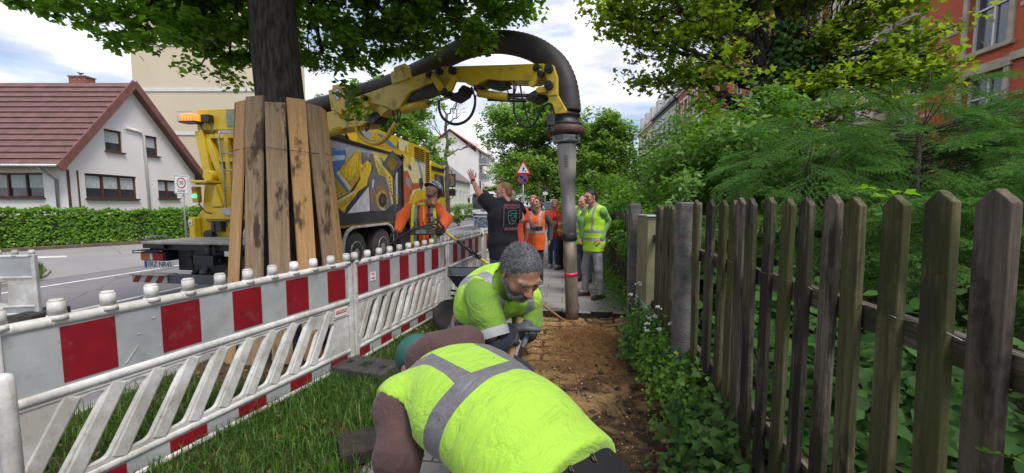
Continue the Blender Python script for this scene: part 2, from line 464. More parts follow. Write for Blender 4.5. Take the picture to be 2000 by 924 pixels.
def skin(name, c, rough=.5, beard=None, redness=.3):
    """head colours from attribute hp (head-local position): real beard growth and lips"""
    t = NT(name); cv = t.coord('Object')
    red = (min(1, c[0] * 1.12), c[1] * .74, c[2] * .68)
    col = t.mix(t.rng(t.noise(cv, 14, 4), .35, .7, 0, redness), c, red)
    if beard:
        bc, amt = beard; hp = t.sep(t.coord('@hp')); w = t.math('MULTIPLY', t.math('SUBTRACT', t.noise(t.coord('@hp'), 40, 3), .5), .022)
        low = t.rng(t.math('ADD', hp[2], w), -.030, -.038, 0, 1)
        front = t.rng(hp[1], -.015, .005, 0, 1)
        isf = t.rng(hp[0], 1, 1.01, 1, 0)
        lip = t.math('MULTIPLY', t.math('LESS_THAN', t.math('ABSOLUTE', t.math('ADD', hp[2], .052)), .006), t.math('LESS_THAN', t.math('ABSOLUTE', hp[0]), .022))
        m = t.math('MULTIPLY', t.math('MULTIPLY', t.math('MULTIPLY', low, front), isf), t.math('SUBTRACT', 1.0, lip))
        bn = t.mix(t.rng(t.noise(t.coord('@hp'), 160, 2), .35, .65), bc, tuple(q * .35 for q in bc))
        col = t.mix(t.math('MULTIPLY', m, amt), col, bn)
    p = t.bsdf(col, rough, 0, t.bump(t.noise(cv, 180, 3), .15, .002), .4)
    return t.done(p)
def hair_mat(name, c, c2=None):
    t = NT(name); cv = t.coord('Object'); m = t.noise(t.coord('Object', (1, 1, .5)), 210, 3, .7)
    c2 = c2 or tuple(q * .35 for q in c)
    return t.done(t.bsdf(t.mix(t.rng(m, .36, .64), c2, c), .55, 0, t.bump(m, .6, .003), .3))

M = {}
def mk_plastic():
    t = NT('white_plastic'); c = t.coord('Object'); w = t.coord('World')
    col = t.mix(t.rng(t.noise(w, 3.2, 6, .7), .40, .62), (.40, .385, .35), (.66, .66, .64))
    col = t.mix(t.rng(t.noise(w, 26, 6, .75), .56, .72, 0, .75), col, (.20, .18, .145))
    m_ = t.coord('World', (10, 10, 1.2)); col = t.mix(t.rng(t.noise(m_, 5, 4, .6), .58, .75, 0, .45), col, (.25, .23, .19))
    return t.done(t.bsdf(col, .46, 0, t.bump(t.noise(w, 60, 4), .18, .003), .4))
M['white_plastic'] = mk_plastic()
M['dark_rubber'] = pm('dark_rubber', (.035, .034, .033), (.018, .018, .018), 9, .75, .35)
M['rubber_block'] = pm('rubber_block', (.055, .052, .05), (.032, .03, .028), 14, .85, .6)
M['yellow_paint'] = pm('yellow_paint', (.60, .42, .012), (.44, .29, .012), 3, .38, .12, contrast=(.25, .6), coat=.2)
M['yellow_worn'] = pm('yellow_worn', (.60, .41, .014), (.30, .19, .02), 5, .42, .2, contrast=(.30, .45), coat=.15)
M['dark_metal'] = pm('dark_metal', (.05, .05, .052), (.022, .021, .021), 12, .5, .25, metal=.3)
M['grey_metal'] = pm('grey_metal', (.32, .33, .34), (.2, .2, .2), 9, .42, .15, metal=.7)
M['galvanised'] = pm('galvanised', (.42, .43, .44), (.28, .29, .3), 12, .45, .1, metal=.6)
M['chrome'] = pm('chrome', (.7, .7, .72), (.5, .5, .52), 6, .16, 0, metal=1)
M['deck_sheet'] = pm('deck_sheet', (.42, .40, .36), (.25, .23, .2), 5, .55, .3, metal=.2)
M['black_plastic'] = pm('black_plastic', (.02, .02, .022), (.012, .012, .012), 8, .42, .1)
M['tyre'] = pm('tyre', (.03, .029, .028), (.055, .05, .045), 7, .85, .4)
M['white_wall'] = pm('white_wall', (.84, .79, .77), (.74, .69, .68), .6, .9, .25, bscale=60, contrast=(.3, .7), spec=.2)
M['beige_wall'] = pm('beige_wall', (.66, .58, .43), (.58, .50, .37), .25, .9, .15, bscale=50, contrast=(.3, .7), spec=.2)
M['white_trim'] = pm('white_trim', (.74, .73, .70), (.64, .63, .6), 2, .6, .05)
M['brown_trim'] = pm('brown_trim', (.115, .045, .035), (.07, .03, .025), 4, .55, .15)
M['glass'] = pm('window_glass', (.045, .055, .065), (.02, .025, .03), 1.5, .08, 0, spec=.9)
M['curtain'] = pm('curtain', (.55, .56, .56), (.38, .39, .4), 3, .8, .3, stretch=(8, 8, 1))
M['concrete'] = pm('concrete_post', (.155, .145, .135), (.075, .07, .065), 9, .92, .9, bscale=70, contrast=(.3, .62), dist=.008)
M['sand_stone'] = pm('sand_stone', (.50, .44, .33), (.38, .33, .25), 3, .85, .3)
def mk_sheet(name, c, chip):
    t = NT(name); w = t.coord('World'); col = t.mix(t.rng(t.noise(w, 3, 5, .65), .35, .65), tuple(q * .72 for q in c), c)
    col = t.mix(t.rng(t.noise(t.coord('World', (1, 1, 5)), 17, 7, .8), .66, .72, 0, .7), col, chip); col = t.mix(t.rng(t.noise(w, 9, 6, .75), .56, .74, 0, .45), col, (.16, .14, .11))
    return t.done(t.bsdf(col, .42, 0, t.bump(t.noise(w, 7, 3), .15, .01), .4, coat=.15))
M['red_sheet'] = mk_sheet('red_sheeting', (.25, .009, .018), (.42, .30, .29))
M['white_sheet'] = mk_sheet('white_sheeting', (.41, .43, .43), (.24, .24, .23))
M['paper'] = pm('paper', (.75, .75, .73), (.68, .68, .66), 3, .7, .02)
M['ink_red'] = pm('ink_red', (.5, .02, .03), None, 3, .6, 0)
M['ink_black'] = pm('ink_black', (.02, .02, .022), None, 3, .5, 0)
M['sign_white'] = pm('sign_white', (.74, .74, .73), (.6, .6, .58), 3, .35, .02)
M['sign_red'] = pm('sign_red', (.5, .012, .02), None, 3, .35, .02)
M['sign_blue'] = pm('sign_blue', (.02, .08, .42), None, 3, .35, .02)
M['sign_yellow'] = pm('sign_yellow', (.42, .27, .01), (.3, .2, .01), 6, .5, .05)
M['sign_grey'] = pm('sign_back_grey', (.19, .18, .15), (.13, .125, .11), 6, .5, .05)
M['plank'] = wood_mat('raw_plank', (.66, .41, .19), (.48, .27, .11), black=.12)
M['plank_grey'] = wood_mat('weathered_plank', (.42, .30, .18), (.25, .17, .10), black=.4)
M['picket_dark'] = wood_mat('picket_dark', (.175, .145, .115), (.040, .033, .026), (2, 2, .1), False, .45, 1.0, .92, True)
M['picket_moss'] = wood_mat('picket_moss', (.165, .145, .082), (.050, .045, .025), (2, 2, .1), False, 1.05, .75, .92, True)
M['picket_brown'] = wood_mat('picket_brown', (.18, .14, .112), (.055, .043, .035), (2, 2, .1), False, .3, .7, .92, True)
M['handle_wood'] = wood_mat('handle_wood', (.50, .33, .15), (.36, .22, .10), (2, 2, .2), False)
M['bark'] = pm('bark', (.060, .046, .034), (.014, .011, .009), 20, .95, 1.0, bscale=26, stretch=(1.8, 1.8, .30), dist=.04, contrast=(.40, .60))
M['bark_light'] = pm('bark_light', (.12, .10, .08), (.05, .04, .032), 16, .95, .8, bscale=30, stretch=(1.5, 1.5, .3), dist=.02)
M['leaf_dark'] = leaf_mat('leaf_dark', (.08, .155, .02), (.22, .37, .045), .64, (1.25, 1.5, .4))
M['leaf_maple'] = leaf_mat('leaf_maple', (.125, .20, .03), (.31, .43, .065), .66, (1.15, 1.2, .4), yellow=(.32, .27, .04))
M['leaf_bright'] = leaf_mat('leaf_bright', (.085, .19, .022), (.23, .43, .05), .45, (1.1, 1.3, .4))
M['leaf_mid'] = leaf_mat('leaf_mid', (.075, .165, .03), (.19, .34, .06), .42, (1.1, 1.3, .5))
M['leaf_far'] = leaf_mat('leaf_far', (.14, .24, .06), (.30, .45, .11), .52, (1.1, 1.25, .5))
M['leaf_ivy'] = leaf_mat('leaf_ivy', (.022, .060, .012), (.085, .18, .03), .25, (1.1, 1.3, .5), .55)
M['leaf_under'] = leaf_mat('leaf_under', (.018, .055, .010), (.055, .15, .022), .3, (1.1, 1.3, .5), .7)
M['needle'] = leaf_mat('needle', (.045, .13, .022), (.15, .31, .055), .3, (1.0, 1.3, .6), .5)
M['grass'] = leaf_mat('grass_blade', (.03, .075, .012), (.10, .20, .03), .3, (1.1, 1.3, .4), .5, yellow=(.3, .26, .1))
M['flower'] = pm('white_petal', (.7, .72, .66), None, 5, .7, 0)
# ------------------------------------------------------------------ the setting: ground, road, pavement
def structure(o, name=None): o['kind'] = 'structure'; return o
def street_obj(mb, name, mats, z=0.0, **k):
    o = mb.build(name, mats, **k); o.rotation_euler = (0, 0, STROT); _MW[o.name] = Matrix.Rotation(STROT, 4, 'Z'); return o
def poly_sheet(name, pts, z, mat):
    return MB().add([(p[0], p[1], z) for p in pts], [tuple(range(len(pts)))]).build(name, mat)

def mk_ground_mat():
    t = NT('meadow_ground'); c = t.coord('World')
    col = t.mix(t.rng(t.noise(c, .35, 5), .4, .6), (.05, .085, .02), (.10, .12, .045))
    return t.done(t.bsdf(col, .95, 0, t.bump(t.noise(c, 12, 5), .6, .03), .1))
def mk_asphalt(name, c1, c2):
    t = NT(name); c = t.coord('World')
    sp = t.noise(c, 90, 3, .6); big = t.noise(c, .5, 5, .6, .5); col = t.mix(t.rng(big, .38, .62), c1, c2)
    col = t.mix(t.rng(sp, .35, .7, 0, .35), col, tuple(q * 1.6 for q in c1))
    cr_ = t.n('ShaderNodeTexVoronoi', feature='DISTANCE_TO_EDGE'); t.l(t.coord('World', (.32, .32, .32)), cr_.inputs['Vector']); cr_.inputs['Scale'].default_value = 1
    col = t.mix(t.math('MULTIPLY', t.rng(cr_.outputs['Distance'], 0, .007, .75, 0), t.rng(big, .4, .6)), col, (.02, .02, .02))
    return t.done(t.bsdf(col, .82, 0, t.bump(sp, .35, .004), .3))
def mk_pavers():
    t = NT('paving_flags'); c = t.coord('Object')
    b = t.n('ShaderNodeTexBrick'); t.l(c, b.inputs['Vector']); b.offset = .0 + .5
    for k, v in (('Scale', 1), ('Brick Width', .5), ('Row Height', .36), ('Mortar Size', .007), ('Bias', .1), ('Mortar Smooth', .3)): b.inputs[k].default_value = v
    b.inputs['Color1'].default_value = (.34, .315, .305, 1); b.inputs['Color2'].default_value = (.27, .25, .245, 1); b.inputs['Mortar'].default_value = (.035, .032, .026, 1)
    col = t.mix(t.rng(t.noise(c, 1.8, 6, .65), .35, .68, .45, 0), b.outputs['Color'], (.16, .148, .138))
    col = t.mix(t.rng(t.noise(c, 45, 4), .3, .7, .3, 0), col, (.09, .085, .08))
    return t.done(t.bsdf(col, .85, 0, t.bump(t.math('ADD', t.math('MULTIPLY', b.outputs['Fac'], -1.0), t.math('MULTIPLY', t.noise(c, 60, 3), .25)), .5, .008), .3))
def mk_soil(name='verge_soil', a=(.10, .068, .042), b=(.035, .026, .018)):
    t = NT(name); c = t.coord('Object')
    col = t.mix(t.rng(t.noise(c, 5, 6, .65), .35, .65), b, a)
    col = t.mix(t.rng(t.noise(c, 60, 3), .45, .75, 0, .4), col, (.22, .16, .10))
    return t.done(t.bsdf(col, .95, 0, t.bump(t.noise(c, 45, 6, .7), .9, .02), .1))
def mk_pit():
    t = NT('pit_bed'); c = t.coord('Object'); s = t.sep(c)
    wob = t.noise(c, 6, 5, .65)
    sandn = t.noise(c, 2.6, 5, .6, .8)
    sand = t.mix(t.rng(t.noise(c, 38, 4), .35, .7), (.54, .36, .17), (.38, .24, .10))
    dark = t.mix(t.rng(t.noise(c, 30, 5, .7), .4, .7), (.045, .032, .022), (.11, .075, .045))
    rust = t.mix(t.rng(t.noise(c, 22, 5, .7), .35, .7), (.20, .105, .045), (.09, .052, .026))
    # imprint of the lifted flags: dark joints between pads of sand
    b = t.n('ShaderNodeTexBrick'); v = t.n('ShaderNodeVectorMath', operation='ADD'); t.l(c, v.inputs[0])
    wv = t.n('ShaderNodeCombineXYZ'); t.l(t.math('MULTIPLY', wob, .06), wv.inputs[0]); t.l(t.math('MULTIPLY', wob, .05), wv.inputs[1]); t.l(wv.outputs[0], v.inputs[1])
    t.l(v.outputs[0], b.inputs['Vector'])
    for k, q in (('Scale', 1), ('Brick Width', .36), ('Row Height', .2), ('Mortar Size', .022), ('Mortar Smooth', .3)): b.inputs[k].default_value = q
    joint = b.outputs['Fac']
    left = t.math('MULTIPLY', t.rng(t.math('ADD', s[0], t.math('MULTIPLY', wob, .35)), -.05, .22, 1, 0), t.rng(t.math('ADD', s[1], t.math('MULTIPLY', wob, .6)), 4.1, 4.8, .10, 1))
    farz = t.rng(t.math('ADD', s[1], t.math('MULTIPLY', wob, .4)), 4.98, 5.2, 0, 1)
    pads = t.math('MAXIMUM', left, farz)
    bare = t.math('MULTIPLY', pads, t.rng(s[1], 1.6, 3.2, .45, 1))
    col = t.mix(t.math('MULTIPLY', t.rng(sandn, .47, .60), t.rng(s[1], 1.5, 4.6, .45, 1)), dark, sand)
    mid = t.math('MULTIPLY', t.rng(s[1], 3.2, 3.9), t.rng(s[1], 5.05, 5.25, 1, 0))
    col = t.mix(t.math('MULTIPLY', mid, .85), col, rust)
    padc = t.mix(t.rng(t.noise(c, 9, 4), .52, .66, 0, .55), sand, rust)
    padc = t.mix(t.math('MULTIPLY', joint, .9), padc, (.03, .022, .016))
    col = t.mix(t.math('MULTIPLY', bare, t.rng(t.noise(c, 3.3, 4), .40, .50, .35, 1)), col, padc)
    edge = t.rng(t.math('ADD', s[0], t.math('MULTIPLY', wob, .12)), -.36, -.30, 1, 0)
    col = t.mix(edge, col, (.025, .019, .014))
    return t.done(t.bsdf(col, .95, 0, t.bump(t.math('ADD', t.noise(c, 40, 6, .75), t.math('MULTIPLY', joint, -.7)), 1.0, .025), .1))

structure(MB().add([(-500, -300, ROAD_Z - .03), (500, -300, ROAD_Z - .03), (500, 900, ROAD_Z - .03), (-500, 900, ROAD_Z - .03)], [(0, 1, 2, 3)]).build('ground', mk_ground_mat()))
M['asphalt'] = mk_asphalt('asphalt', (.15, .145, .155), (.19, .182, .19))
M['asphalt_light'] = mk_asphalt('asphalt_light', (.22, .21, .21), (.27, .255, .25))
structure(street_obj(MB().add([(-10.9, -40, ROAD_Z), (-3.6, -40, ROAD_Z), (-3.6, 300, ROAD_Z), (-10.9, 300, ROAD_Z)], [(0, 1, 2, 3)]), 'road', M['asphalt']))
h0, h1 = on_z(0, 492, ROAD_Z), on_z(352, 471, ROAD_Z)
hd = (h1 - h0).normalized()
side = [st(-10.88, -30), st(-10.88, 19.5), h1 + hd * 3.2, h1, h0, h0 - hd * 30, st(-60, -30)]
structure(poly_sheet('side_road', side, ROAD_Z + .004, M['asphalt_light']))
M['road_paint'] = pm('road_paint', (.62, .61, .58), (.40, .39, .37), 8, .7, .1, contrast=(.3, .5), space='Object')
mb = MB()
for v_, a_, b_ in ((-7.27, -5, 60), (-10.0, 4.5, 11.0), (-10.6, 30, 120)):
    mb.add([(v_ - .06, a_, 0), (v_ + .06, a_, 0), (v_ + .06, b_, 0), (v_ - .06, b_, 0)], [(0, 1, 2, 3)])
mb.v = [(x, y, ROAD_Z + .004) for x, y, z in mb.v]
for i in range(9): mb.box((-7.27, 70 + i * 9, ROAD_Z + .004), (.12, 4, .002))
structure(street_obj(mb, 'road_markings', M['road_paint']))
mb = MB()
a_, b_ = on_z(0, 500, ROAD_Z), on_z(250, 497, ROAD_Z)
mb.add([(p[0], p[1], ROAD_Z + .008) for p in (on_z(0, 503, ROAD_Z), on_z(130, 500, ROAD_Z), on_z(130, 503, ROAD_Z), on_z(0, 507, ROAD_Z))], [(0, 1, 2, 3)])
structure(mb.build('side_road_marking', M['road_paint']))
M['kerb'] = pm('kerb_stone', (.30, .29, .28), (.2, .195, .185), 6, .85, .4)
mb = MB()
for i in range(120):
    mb.box((-3.525, -5 + i * 1.0 + .5, -.10), (.148, .985, .2))
structure(street_obj(mb, 'kerb', M['kerb'], bevel=.012))
mb = MB()
for i in range(110): mb.box((-10.97, 20 + i * 1.0, -.12), (.14, .985, .24))
structure(street_obj(mb, 'far_kerb', M['kerb']))
# far side verge and footway
structure(street_obj(MB().box((-12.1, 90, -.11), (2.1, 140, .16)), 'far_verge', mk_soil('far_verge_grass', (.13, .17, .05), (.07, .11, .03))))
structure(street_obj(MB().box((-14.3, 90, -.12), (2.3, 140, .16)), 'far_footway', M['asphalt_light']))
# verge on our side: lumpy soil
def grid_mesh(x0, x1, y0, y1, nx, ny, zf):
    xs = np.linspace(x0, x1, nx); ys = np.linspace(y0, y1, ny); X, Y = np.meshgrid(xs, ys, indexing='ij')
    Z = zf(X, Y); V = np.stack([X, Y, Z], -1).reshape(-1, 3)
    i = np.arange(nx - 1)[:, None] * ny + np.arange(ny - 1)[None, :]; i = i.ravel()
    return V, np.stack([i, i + ny, i + ny + 1, i + 1], 1)
def nz(X, Y, s, seed=0.0):
    f = np.vectorize(lambda a, b: mnoise.noise(Vector((a * s + seed, b * s, seed)))); return f(X, Y)
V, F = grid_mesh(-3.45, -1.10, -2, 14, 66, 300, lambda X, Y: -.012 + .02 * nz(X, Y, 2.2) + .012 * nz(X, Y, 8, 3.0))
o = np_mesh('verge', V, F, mk_soil()); o.rotation_euler = (0, 0, STROT); structure(o)
structure(street_obj(MB().box((-2.30, 107, -.09), (2.28, 186, .17)), 'far_end_verge', mk_soil('verge_far_grass', (.10, .14, .04), (.05, .08, .025))))
# pavement of concrete flags with the pit left open
M['flags'] = mk_pavers(); M['slab_edge'] = pm('slab_edge_soil', (.04, .03, .022), (.015, .012, .01), 20, .95, .8)
def slab(mb, v0, v1, u0, u1, z1=0.0, th=.11):
    b = len(mb.f); mb.box(((v0 + v1) / 2, (u0 + u1) / 2, z1 - th / 2), (v1 - v0, u1 - u0, th))
    for i, f in enumerate(mb.f[b:]):
        zs = [mb.v[k][2] for k in f]
        if max(zs) - min(zs) > .01: mb.m[b + i] = 1
mb = MB()
slab(mb, -1.12, -.44, -3, 5.56); slab(mb, -1.12, .97, 5.70, 150)
# flags along the broken edge stand singly, some a little further out than others
for i, (a_, b_, e_) in enumerate(((-1.12, -.74, 5.56), (-.74, -.42, 5.56), (-.415, .0, 5.61), (.005, .40, 5.56), (.405, .70, 5.65), (.705, .97, 5.58))):
    slab(mb, a_, b_ - .004, e_, 5.702, z1=-.001 - .002 * (i % 2))
structure(street_obj(mb, 'pavement', [M['flags'], M['slab_edge']]))
# bottom of the pit
def pit_z(X, Y):
    z = -.085 + .018 * nz(X, Y, 3.0, 5.0) + .010 * nz(X, Y, 11, 2.0) + .005 * nz(X, Y, 30, 2.0)
    mound = .05 * np.exp(-(((X - .25) / .42) ** 2 + ((Y - 4.75) / .42) ** 2)); z = z + mound * (1 + .5 * nz(X, Y, 9, 1.0))
    z = z - .03 * np.exp(-((X + .40) / .05) ** 2)
    z = z + .05 * np.clip((X - .62) / .3, 0, 1)
    return z
V, F = grid_mesh(-.47, .99, -1.5, 5.71, 110, 420, pit_z)
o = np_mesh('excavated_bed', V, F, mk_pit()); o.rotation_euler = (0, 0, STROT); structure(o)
# garden soil behind the fence
V, F = grid_mesh(1.0, 12.7, -3, 60, 60, 200, lambda X, Y: -.02 + .03 * nz(X, Y, .8))
o = np_mesh('garden_soil', V, F, mk_soil('garden_soil', (.035, .03, .02), (.014, .013, .009))); o.rotation_euler = (0, 0, STROT); structure(o)
# traffic island of rough grass
isl = [on_z(a, b, ROAD_Z) for a, b in ((-120, 575), (0, 561), (60, 554), (92, 541), (100, 532), (92, 524), (60, 519), (0, 519), (-120, 530))]
structure(MB().prism([(p.x, p.y, ROAD_Z - .01) for p in isl], (0, 0, .07)).build('traffic_island', M['kerb']))
cen = sum(isl, Vector()) / len(isl); isl_in = [cen + (p - cen) * .9 for p in isl]
structure(MB().prism([(p.x, p.y, ROAD_Z + .05) for p in isl_in], (0, 0, .03)).build('traffic_island_soil', mk_soil('island_soil', (.16, .14, .07), (.08, .09, .035))))

# ------------------------------------------------------------------ buildings
def rect(x0, y0, x1, y1): return [(x0, y0), (x1, y0), (x1, y1), (x0, y1)]
def facade(parent, F, outline, wins, wallmat, frame=None, glass=None, thick=.3, deep=.14, fw=.07, mull=(1, 1), name='wall', sill=None, curtain=False, surround=None):
    """F maps (along, up, outward); wins = (x0, y0, x1, y1[, nx, ny])"""
    frame = frame or M['white_trim']; glass = glass or M['glass']
    vs, fs = plate([outline] + [rect(*w[:4]) for w in wins], thick, .004)
    T = F @ Matrix.Translation((0, 0, -thick / 2)); w_ = MB().add([T @ v for v in vs], fs).build(name, wallmat, parent, world=True)
    for w in wins:
        x0, y0, x1, y1 = w[:4]; nx, ny = (w[4], w[5]) if len(w) > 4 else mull
        T = F @ Matrix.Translation((0, 0, -deep))
        m = MB(); cx, cy = (x0 + x1) / 2, (y0 + y1) / 2
        for X in (x0 + fw / 2, x1 - fw / 2): m.box((X, cy, 0), (fw, y1 - y0, .07), M=T)
        for Y in (y0 + fw / 2, y1 - fw / 2): m.box((cx, Y, 0), (x1 - x0 - 2 * fw, fw, .07), M=T)
        for i in range(1, nx): m.box((x0 + (x1 - x0) * i / nx, cy, .002), (fw * .9, y1 - y0 - 2 * fw, .07), M=T)
        for i in range(1, ny): m.box((cx, y0 + (y1 - y0) * (.62 if ny == 2 else i / ny), .004), (x1 - x0 - 2 * fw, fw * .8, .066), M=T)
        if sill: m.box((cx, y0 - .03, .09), (x1 - x0 + .1, .06, .22), M=T)
        wo_ = m.build('window', frame, parent, world=True)
        g = MB().box((cx, cy, -.03), (x1 - x0 - fw, y1 - y0 - fw, .012), M=T).build('pane', glass, wo_, world=True)
        if curtain:
            m = MB(); 
            for i in range(nx):
                a, b = x0 + (x1 - x0) * i / nx + fw, x0 + (x1 - x0) * (i + 1) / nx - fw
                m.box(((a + b) / 2, y0 + (y1 - y0) * .66, -.018), (b - a, (y1 - y0) * .5, .008), M=T)
            m.build('curtain', M['curtain'], wo_, world=True)
        if surround:
            m = MB(); sw = .16; T2 = F
            m.box((x0 - sw / 2, cy, .02), (sw, y1 - y0, .09), M=T2); m.box((x1 + sw / 2, cy, .02), (sw, y1 - y0, .09), M=T2)
            m.box((cx, y1 + .13, .03), (x1 - x0 + 2 * sw + .1, .26, .13), M=T2); m.box((cx, y0 - .07, .04), (x1 - x0 + 2 * sw + .1, .14, .16), M=T2)
            m.build('window_surround', surround, parent, world=True, bevel=.015)
    return w_
def frame_at(o, x, zup=(0, 0, 1)): return frame_m(Vector(o), x, zup)

# white gabled house
GX, GY = -17.8, 16.2
house = thing('gabled_house', 'white rendered house with steep brown-red tiled roof and dark window frames behind the hedge', 'house', (GX, GY, -.2))
Fg = frame_at((GX, GY, -.2), (0, 1, 0))
gw = [(.65, 1.98, 2.95, 3.02, 3, 1), (1.6, 4.07, 2.4, 5.02, 1, 1), (3.45, 4.12, 4.25, 5.07, 1, 1), (4.1, 2.04, 5.3, 2.96, 2, 1)]
facade(house, Fg, [(0, 0), (6.5, 0), (6.5, 3.35), (2.85, 7.2), (0, 3.5)], gw, M['white_wall'], M['brown_trim'], sill=True, curtain=True, deep=.10)
Fl = frame_at((GX - 16, GY, -.2), (1, 0, 0))
facade(house, Fl, rect(0, 0, 16 - .302, 3.5), [(13.0 - .25, 1.98, 15.0, 2.98, 3, 1), (8.2, 1.98, 10.6, 2.98, 3, 1)], M['white_wall'], M['brown_trim'], sill=True, curtain=True, deep=.10, name='side_wall')
M['roof_tile'] = pm('clay_roof_tile', (.185, .085, .078), (.105, .055, .045), 3.0, .55, .3, bscale=14, contrast=(.3, .7))
def tiled_roof(parent, e0, e1, r0, r1, mat, rows=15, th=.05, name='roof', wave=.0):
    """eave edge e0-e1, ridge edge r0-r1"""
    e0, e1, r0, r1 = map(Vector, (e0, e1, r0, r1)); n = (e1 - e0).cross(r0 - e0).normalized()
    if n.z < 0: n = -n
    m = MB()
    for i in range(rows):
        a, b = i / rows, (i + 1.06) / rows
        p = [e0.lerp(r0, a), e1.lerp(r1, a), e1.lerp(r1, min(b, 1)), e0.lerp(r0, min(b, 1))]
        q = [p[0] + n * th * 1.6, p[1] + n * th * 1.6, p[2] + n * th * .5, p[3] + n * th * .5]
        m.add([*p, *q], [(3, 2, 1, 0), (4, 5, 6, 7), (0, 1, 5, 4), (1, 2, 6, 5), (2, 3, 7, 6), (3, 0, 4, 7)])
    m.prism([e0 - n * .1, e1 - n * .1, r1 - n * .1, r0 - n * .1], n * .09)
    return m.build(name, mat, parent, world=True)
RZ, RY = 7.1, GY + 2.85
tiled_roof(house, (GX - 17, GY - .50, 3.0), (GX + .35, GY - .50, 3.0), (GX - 17, RY, RZ), (GX + .35, RY, RZ), M['roof_tile'], 15, .05, wave=1)
tiled_roof(house, (GX - 17, GY + 7.1, 2.72), (GX + .35, GY + 7.1, 2.72), (GX - 17, RY, RZ), (GX + .35, RY, RZ), M['roof_tile'], 15)
mb = MB()
mb.beam((GX + .34, GY - .57, 2.90), (GX + .34, RY + .02, RZ + .02), .06, .30); mb.beam((GX + .345, GY + 7.2, 2.62), (GX + .345, RY - .02, RZ + .02), .06, .30)
mb.build('bargeboard', pm('bargeboard', (.22, .085, .07), (.15, .06, .05), 3, .55, .1), house, world=True)
mb = MB().tube([(GX - 17, GY - .60, 3.02), (GX + .35, GY - .60, 3.0)], .065, 8); mb.build('gutter', M['galvanised'], house, world=True)
mb = MB().tube([(GX - .55, GY - .58, 2.98), (GX - .45, GY - .35, 2.75), (GX - .42, GY - .06, 2.5), (GX - .42, GY - .06, -.1)], .05, 8); mb.build('downpipe', M['galvanised'], house, world=True)
mb = MB().tube([(GX + .05, GY + 2.55, 5.03), (GX + .06, GY + 3.3, 4.96), (GX + .06, GY + 3.42, 4.8), (GX + .06, GY + 3.5, 0)], .06, 8); mb.build('vent_pipe', M['white_trim'], house, world=True)
mb = MB(); mb.box((GX + .012, GY + .36, 1.4), (.03, .05, 3.0)); mb.box((GX + .012, GY + .0, 1.4), (.05, .07, 3.0)); mb.build('corner_strip', M['brown_trim'], house, world=True)
bm_ = facade_brick('chimney_brick', (.30, .09, .05), (.22, .07, .045), (.3, .27, .24))
ch = MB().box((-20.4, RY + .5, RZ - .15), (.8, .45, 1.1)).build('chimney', bm_, house, world=True)
MB().box((-20.4, RY + .5, RZ + .42), (.88, .52, .05)).cyl((-20.45, RY + .5, RZ + .42), (-20.45, RY + .5, RZ + .6), .05).cyl((-20.45, RY + .5, RZ + .6), (-20.45, RY + .5, RZ + .63), .12).build('chimney_cap', M['galvanised'], ch, world=True)
MB().box((-25.1, RY + .3, RZ - .1), (.8, .5, 1.1)).build('chimney', bm_, house, world=True)

# beige block with a blank wall
blk = thing('apartment_block', 'tall beige apartment block with a blank wall and white bands behind the gabled house', 'building', (-26.3, 28, -.2))
Fb = frame_at((-25.8, 28, -.2), (1, 0, 0))
facade(blk, Fb, rect(0, 0, 9.6, 19), [], M['beige_wall'])
MB().box((-21.0, 30.3, 9.3), (9.5, 4.0, 18.8)).build('body', M['beige_wall'], blk, world=True)
mb = MB()
for z in (3.6, 6.38, 9.3, 12.3, 15.4): mb.box((-21.0, 27.975, z), (9.65, .06, .22))
mb.build('string_course', M['white_trim'], blk, world=True)
MB().box((-21.0, 30.1, 18.95), (10.0, 4.8, .35)).build('roof', M['grey_metal'], blk, world=True)

# terrace of houses on the right, all facing the street
FV = 12.9
M['brick_red'] = facade_brick('red_facade_brick', (.56, .125, .055), (.48, .10, .045), (.36, .2, .14))
M['render_pink'] = pm('red_render', (.40, .13, .10), (.33, .11, .085), 1, .9, .15)
M['render_white'] = pm('pale_render', (.62, .61, .57), (.5, .49, .46), .5, .9, .15)
M['render_yellow'] = pm('yellow_render', (.62, .57, .36), (.5, .46, .30), .5, .9, .15)
M['slate'] = pm('slate_roof', (.06, .065, .075), (.035, .038, .045), 4, .5, .4)
M['glass_sky'] = pm('window_glass_light', (.10, .12, .15), (.03, .035, .04), .8, .05, 0, spec=1.0)
def row_house(name, label, u0, u1, eave, wall, rows, cols, trim, roofm, frame, surround=None, arch=False, special=None, gx0=.9):
    b = thing(name, label, 'house', st(FV, u0, -.2), STROT)
    F = frame_m(st(FV, u1, -.2), -SU, (0, 0, 1)); W = u1 - u0
    wins = []
    n = cols; pitch = W / n
    for r_, (y0, y1, w) in enumerate(rows):
        for i in range(n):
            cx = pitch * (i + .5); wins.append((cx - w / 2, y0, cx + w / 2, y1, 2, 2))
    facade(b, F, rect(0, 0, W, eave), wins, wall, frame, M['glass_sky'], deep=.2, surround=surround)
    m = MB()
    m.box((W / 2, eave - .12, .12), (W + .1, .26, .55), M=F); m.box((W / 2, eave - .42, .06), (W, .14, .26), M=F)
    for r_, (y0, y1, w) in enumerate(rows[1:]): m.box((W / 2, y0 - .55, .035), (W, .16, .13), M=F)
    m.build('cornice', trim, b, world=True)
    m = MB().box((W / 2, eave / 2 - .1, -4.5), (W - .02, eave - .3, 8.3), M=F); m.build('body', wall, b, world=True)
    n_ = SV
    e0, e1 = st(FV - .35, u0, eave - .15), st(FV - .35, u1, eave - .15)
    k0, k1 = st(FV + 1.4, u0, eave + 2.3), st(FV + 1.4, u1, eave + 2.3); t0, t1 = st(FV + 7, u0, eave + 4.2), st(FV + 7, u1, eave + 4.2)
    m = MB(); m.prism([e0, e1, k1, k0], (SV * .2)); m.prism([k0, k1, t1, t0], (0, 0, .2)); rf = m.build('roof', roofm, b, world=True)
    return b, F, W, wins
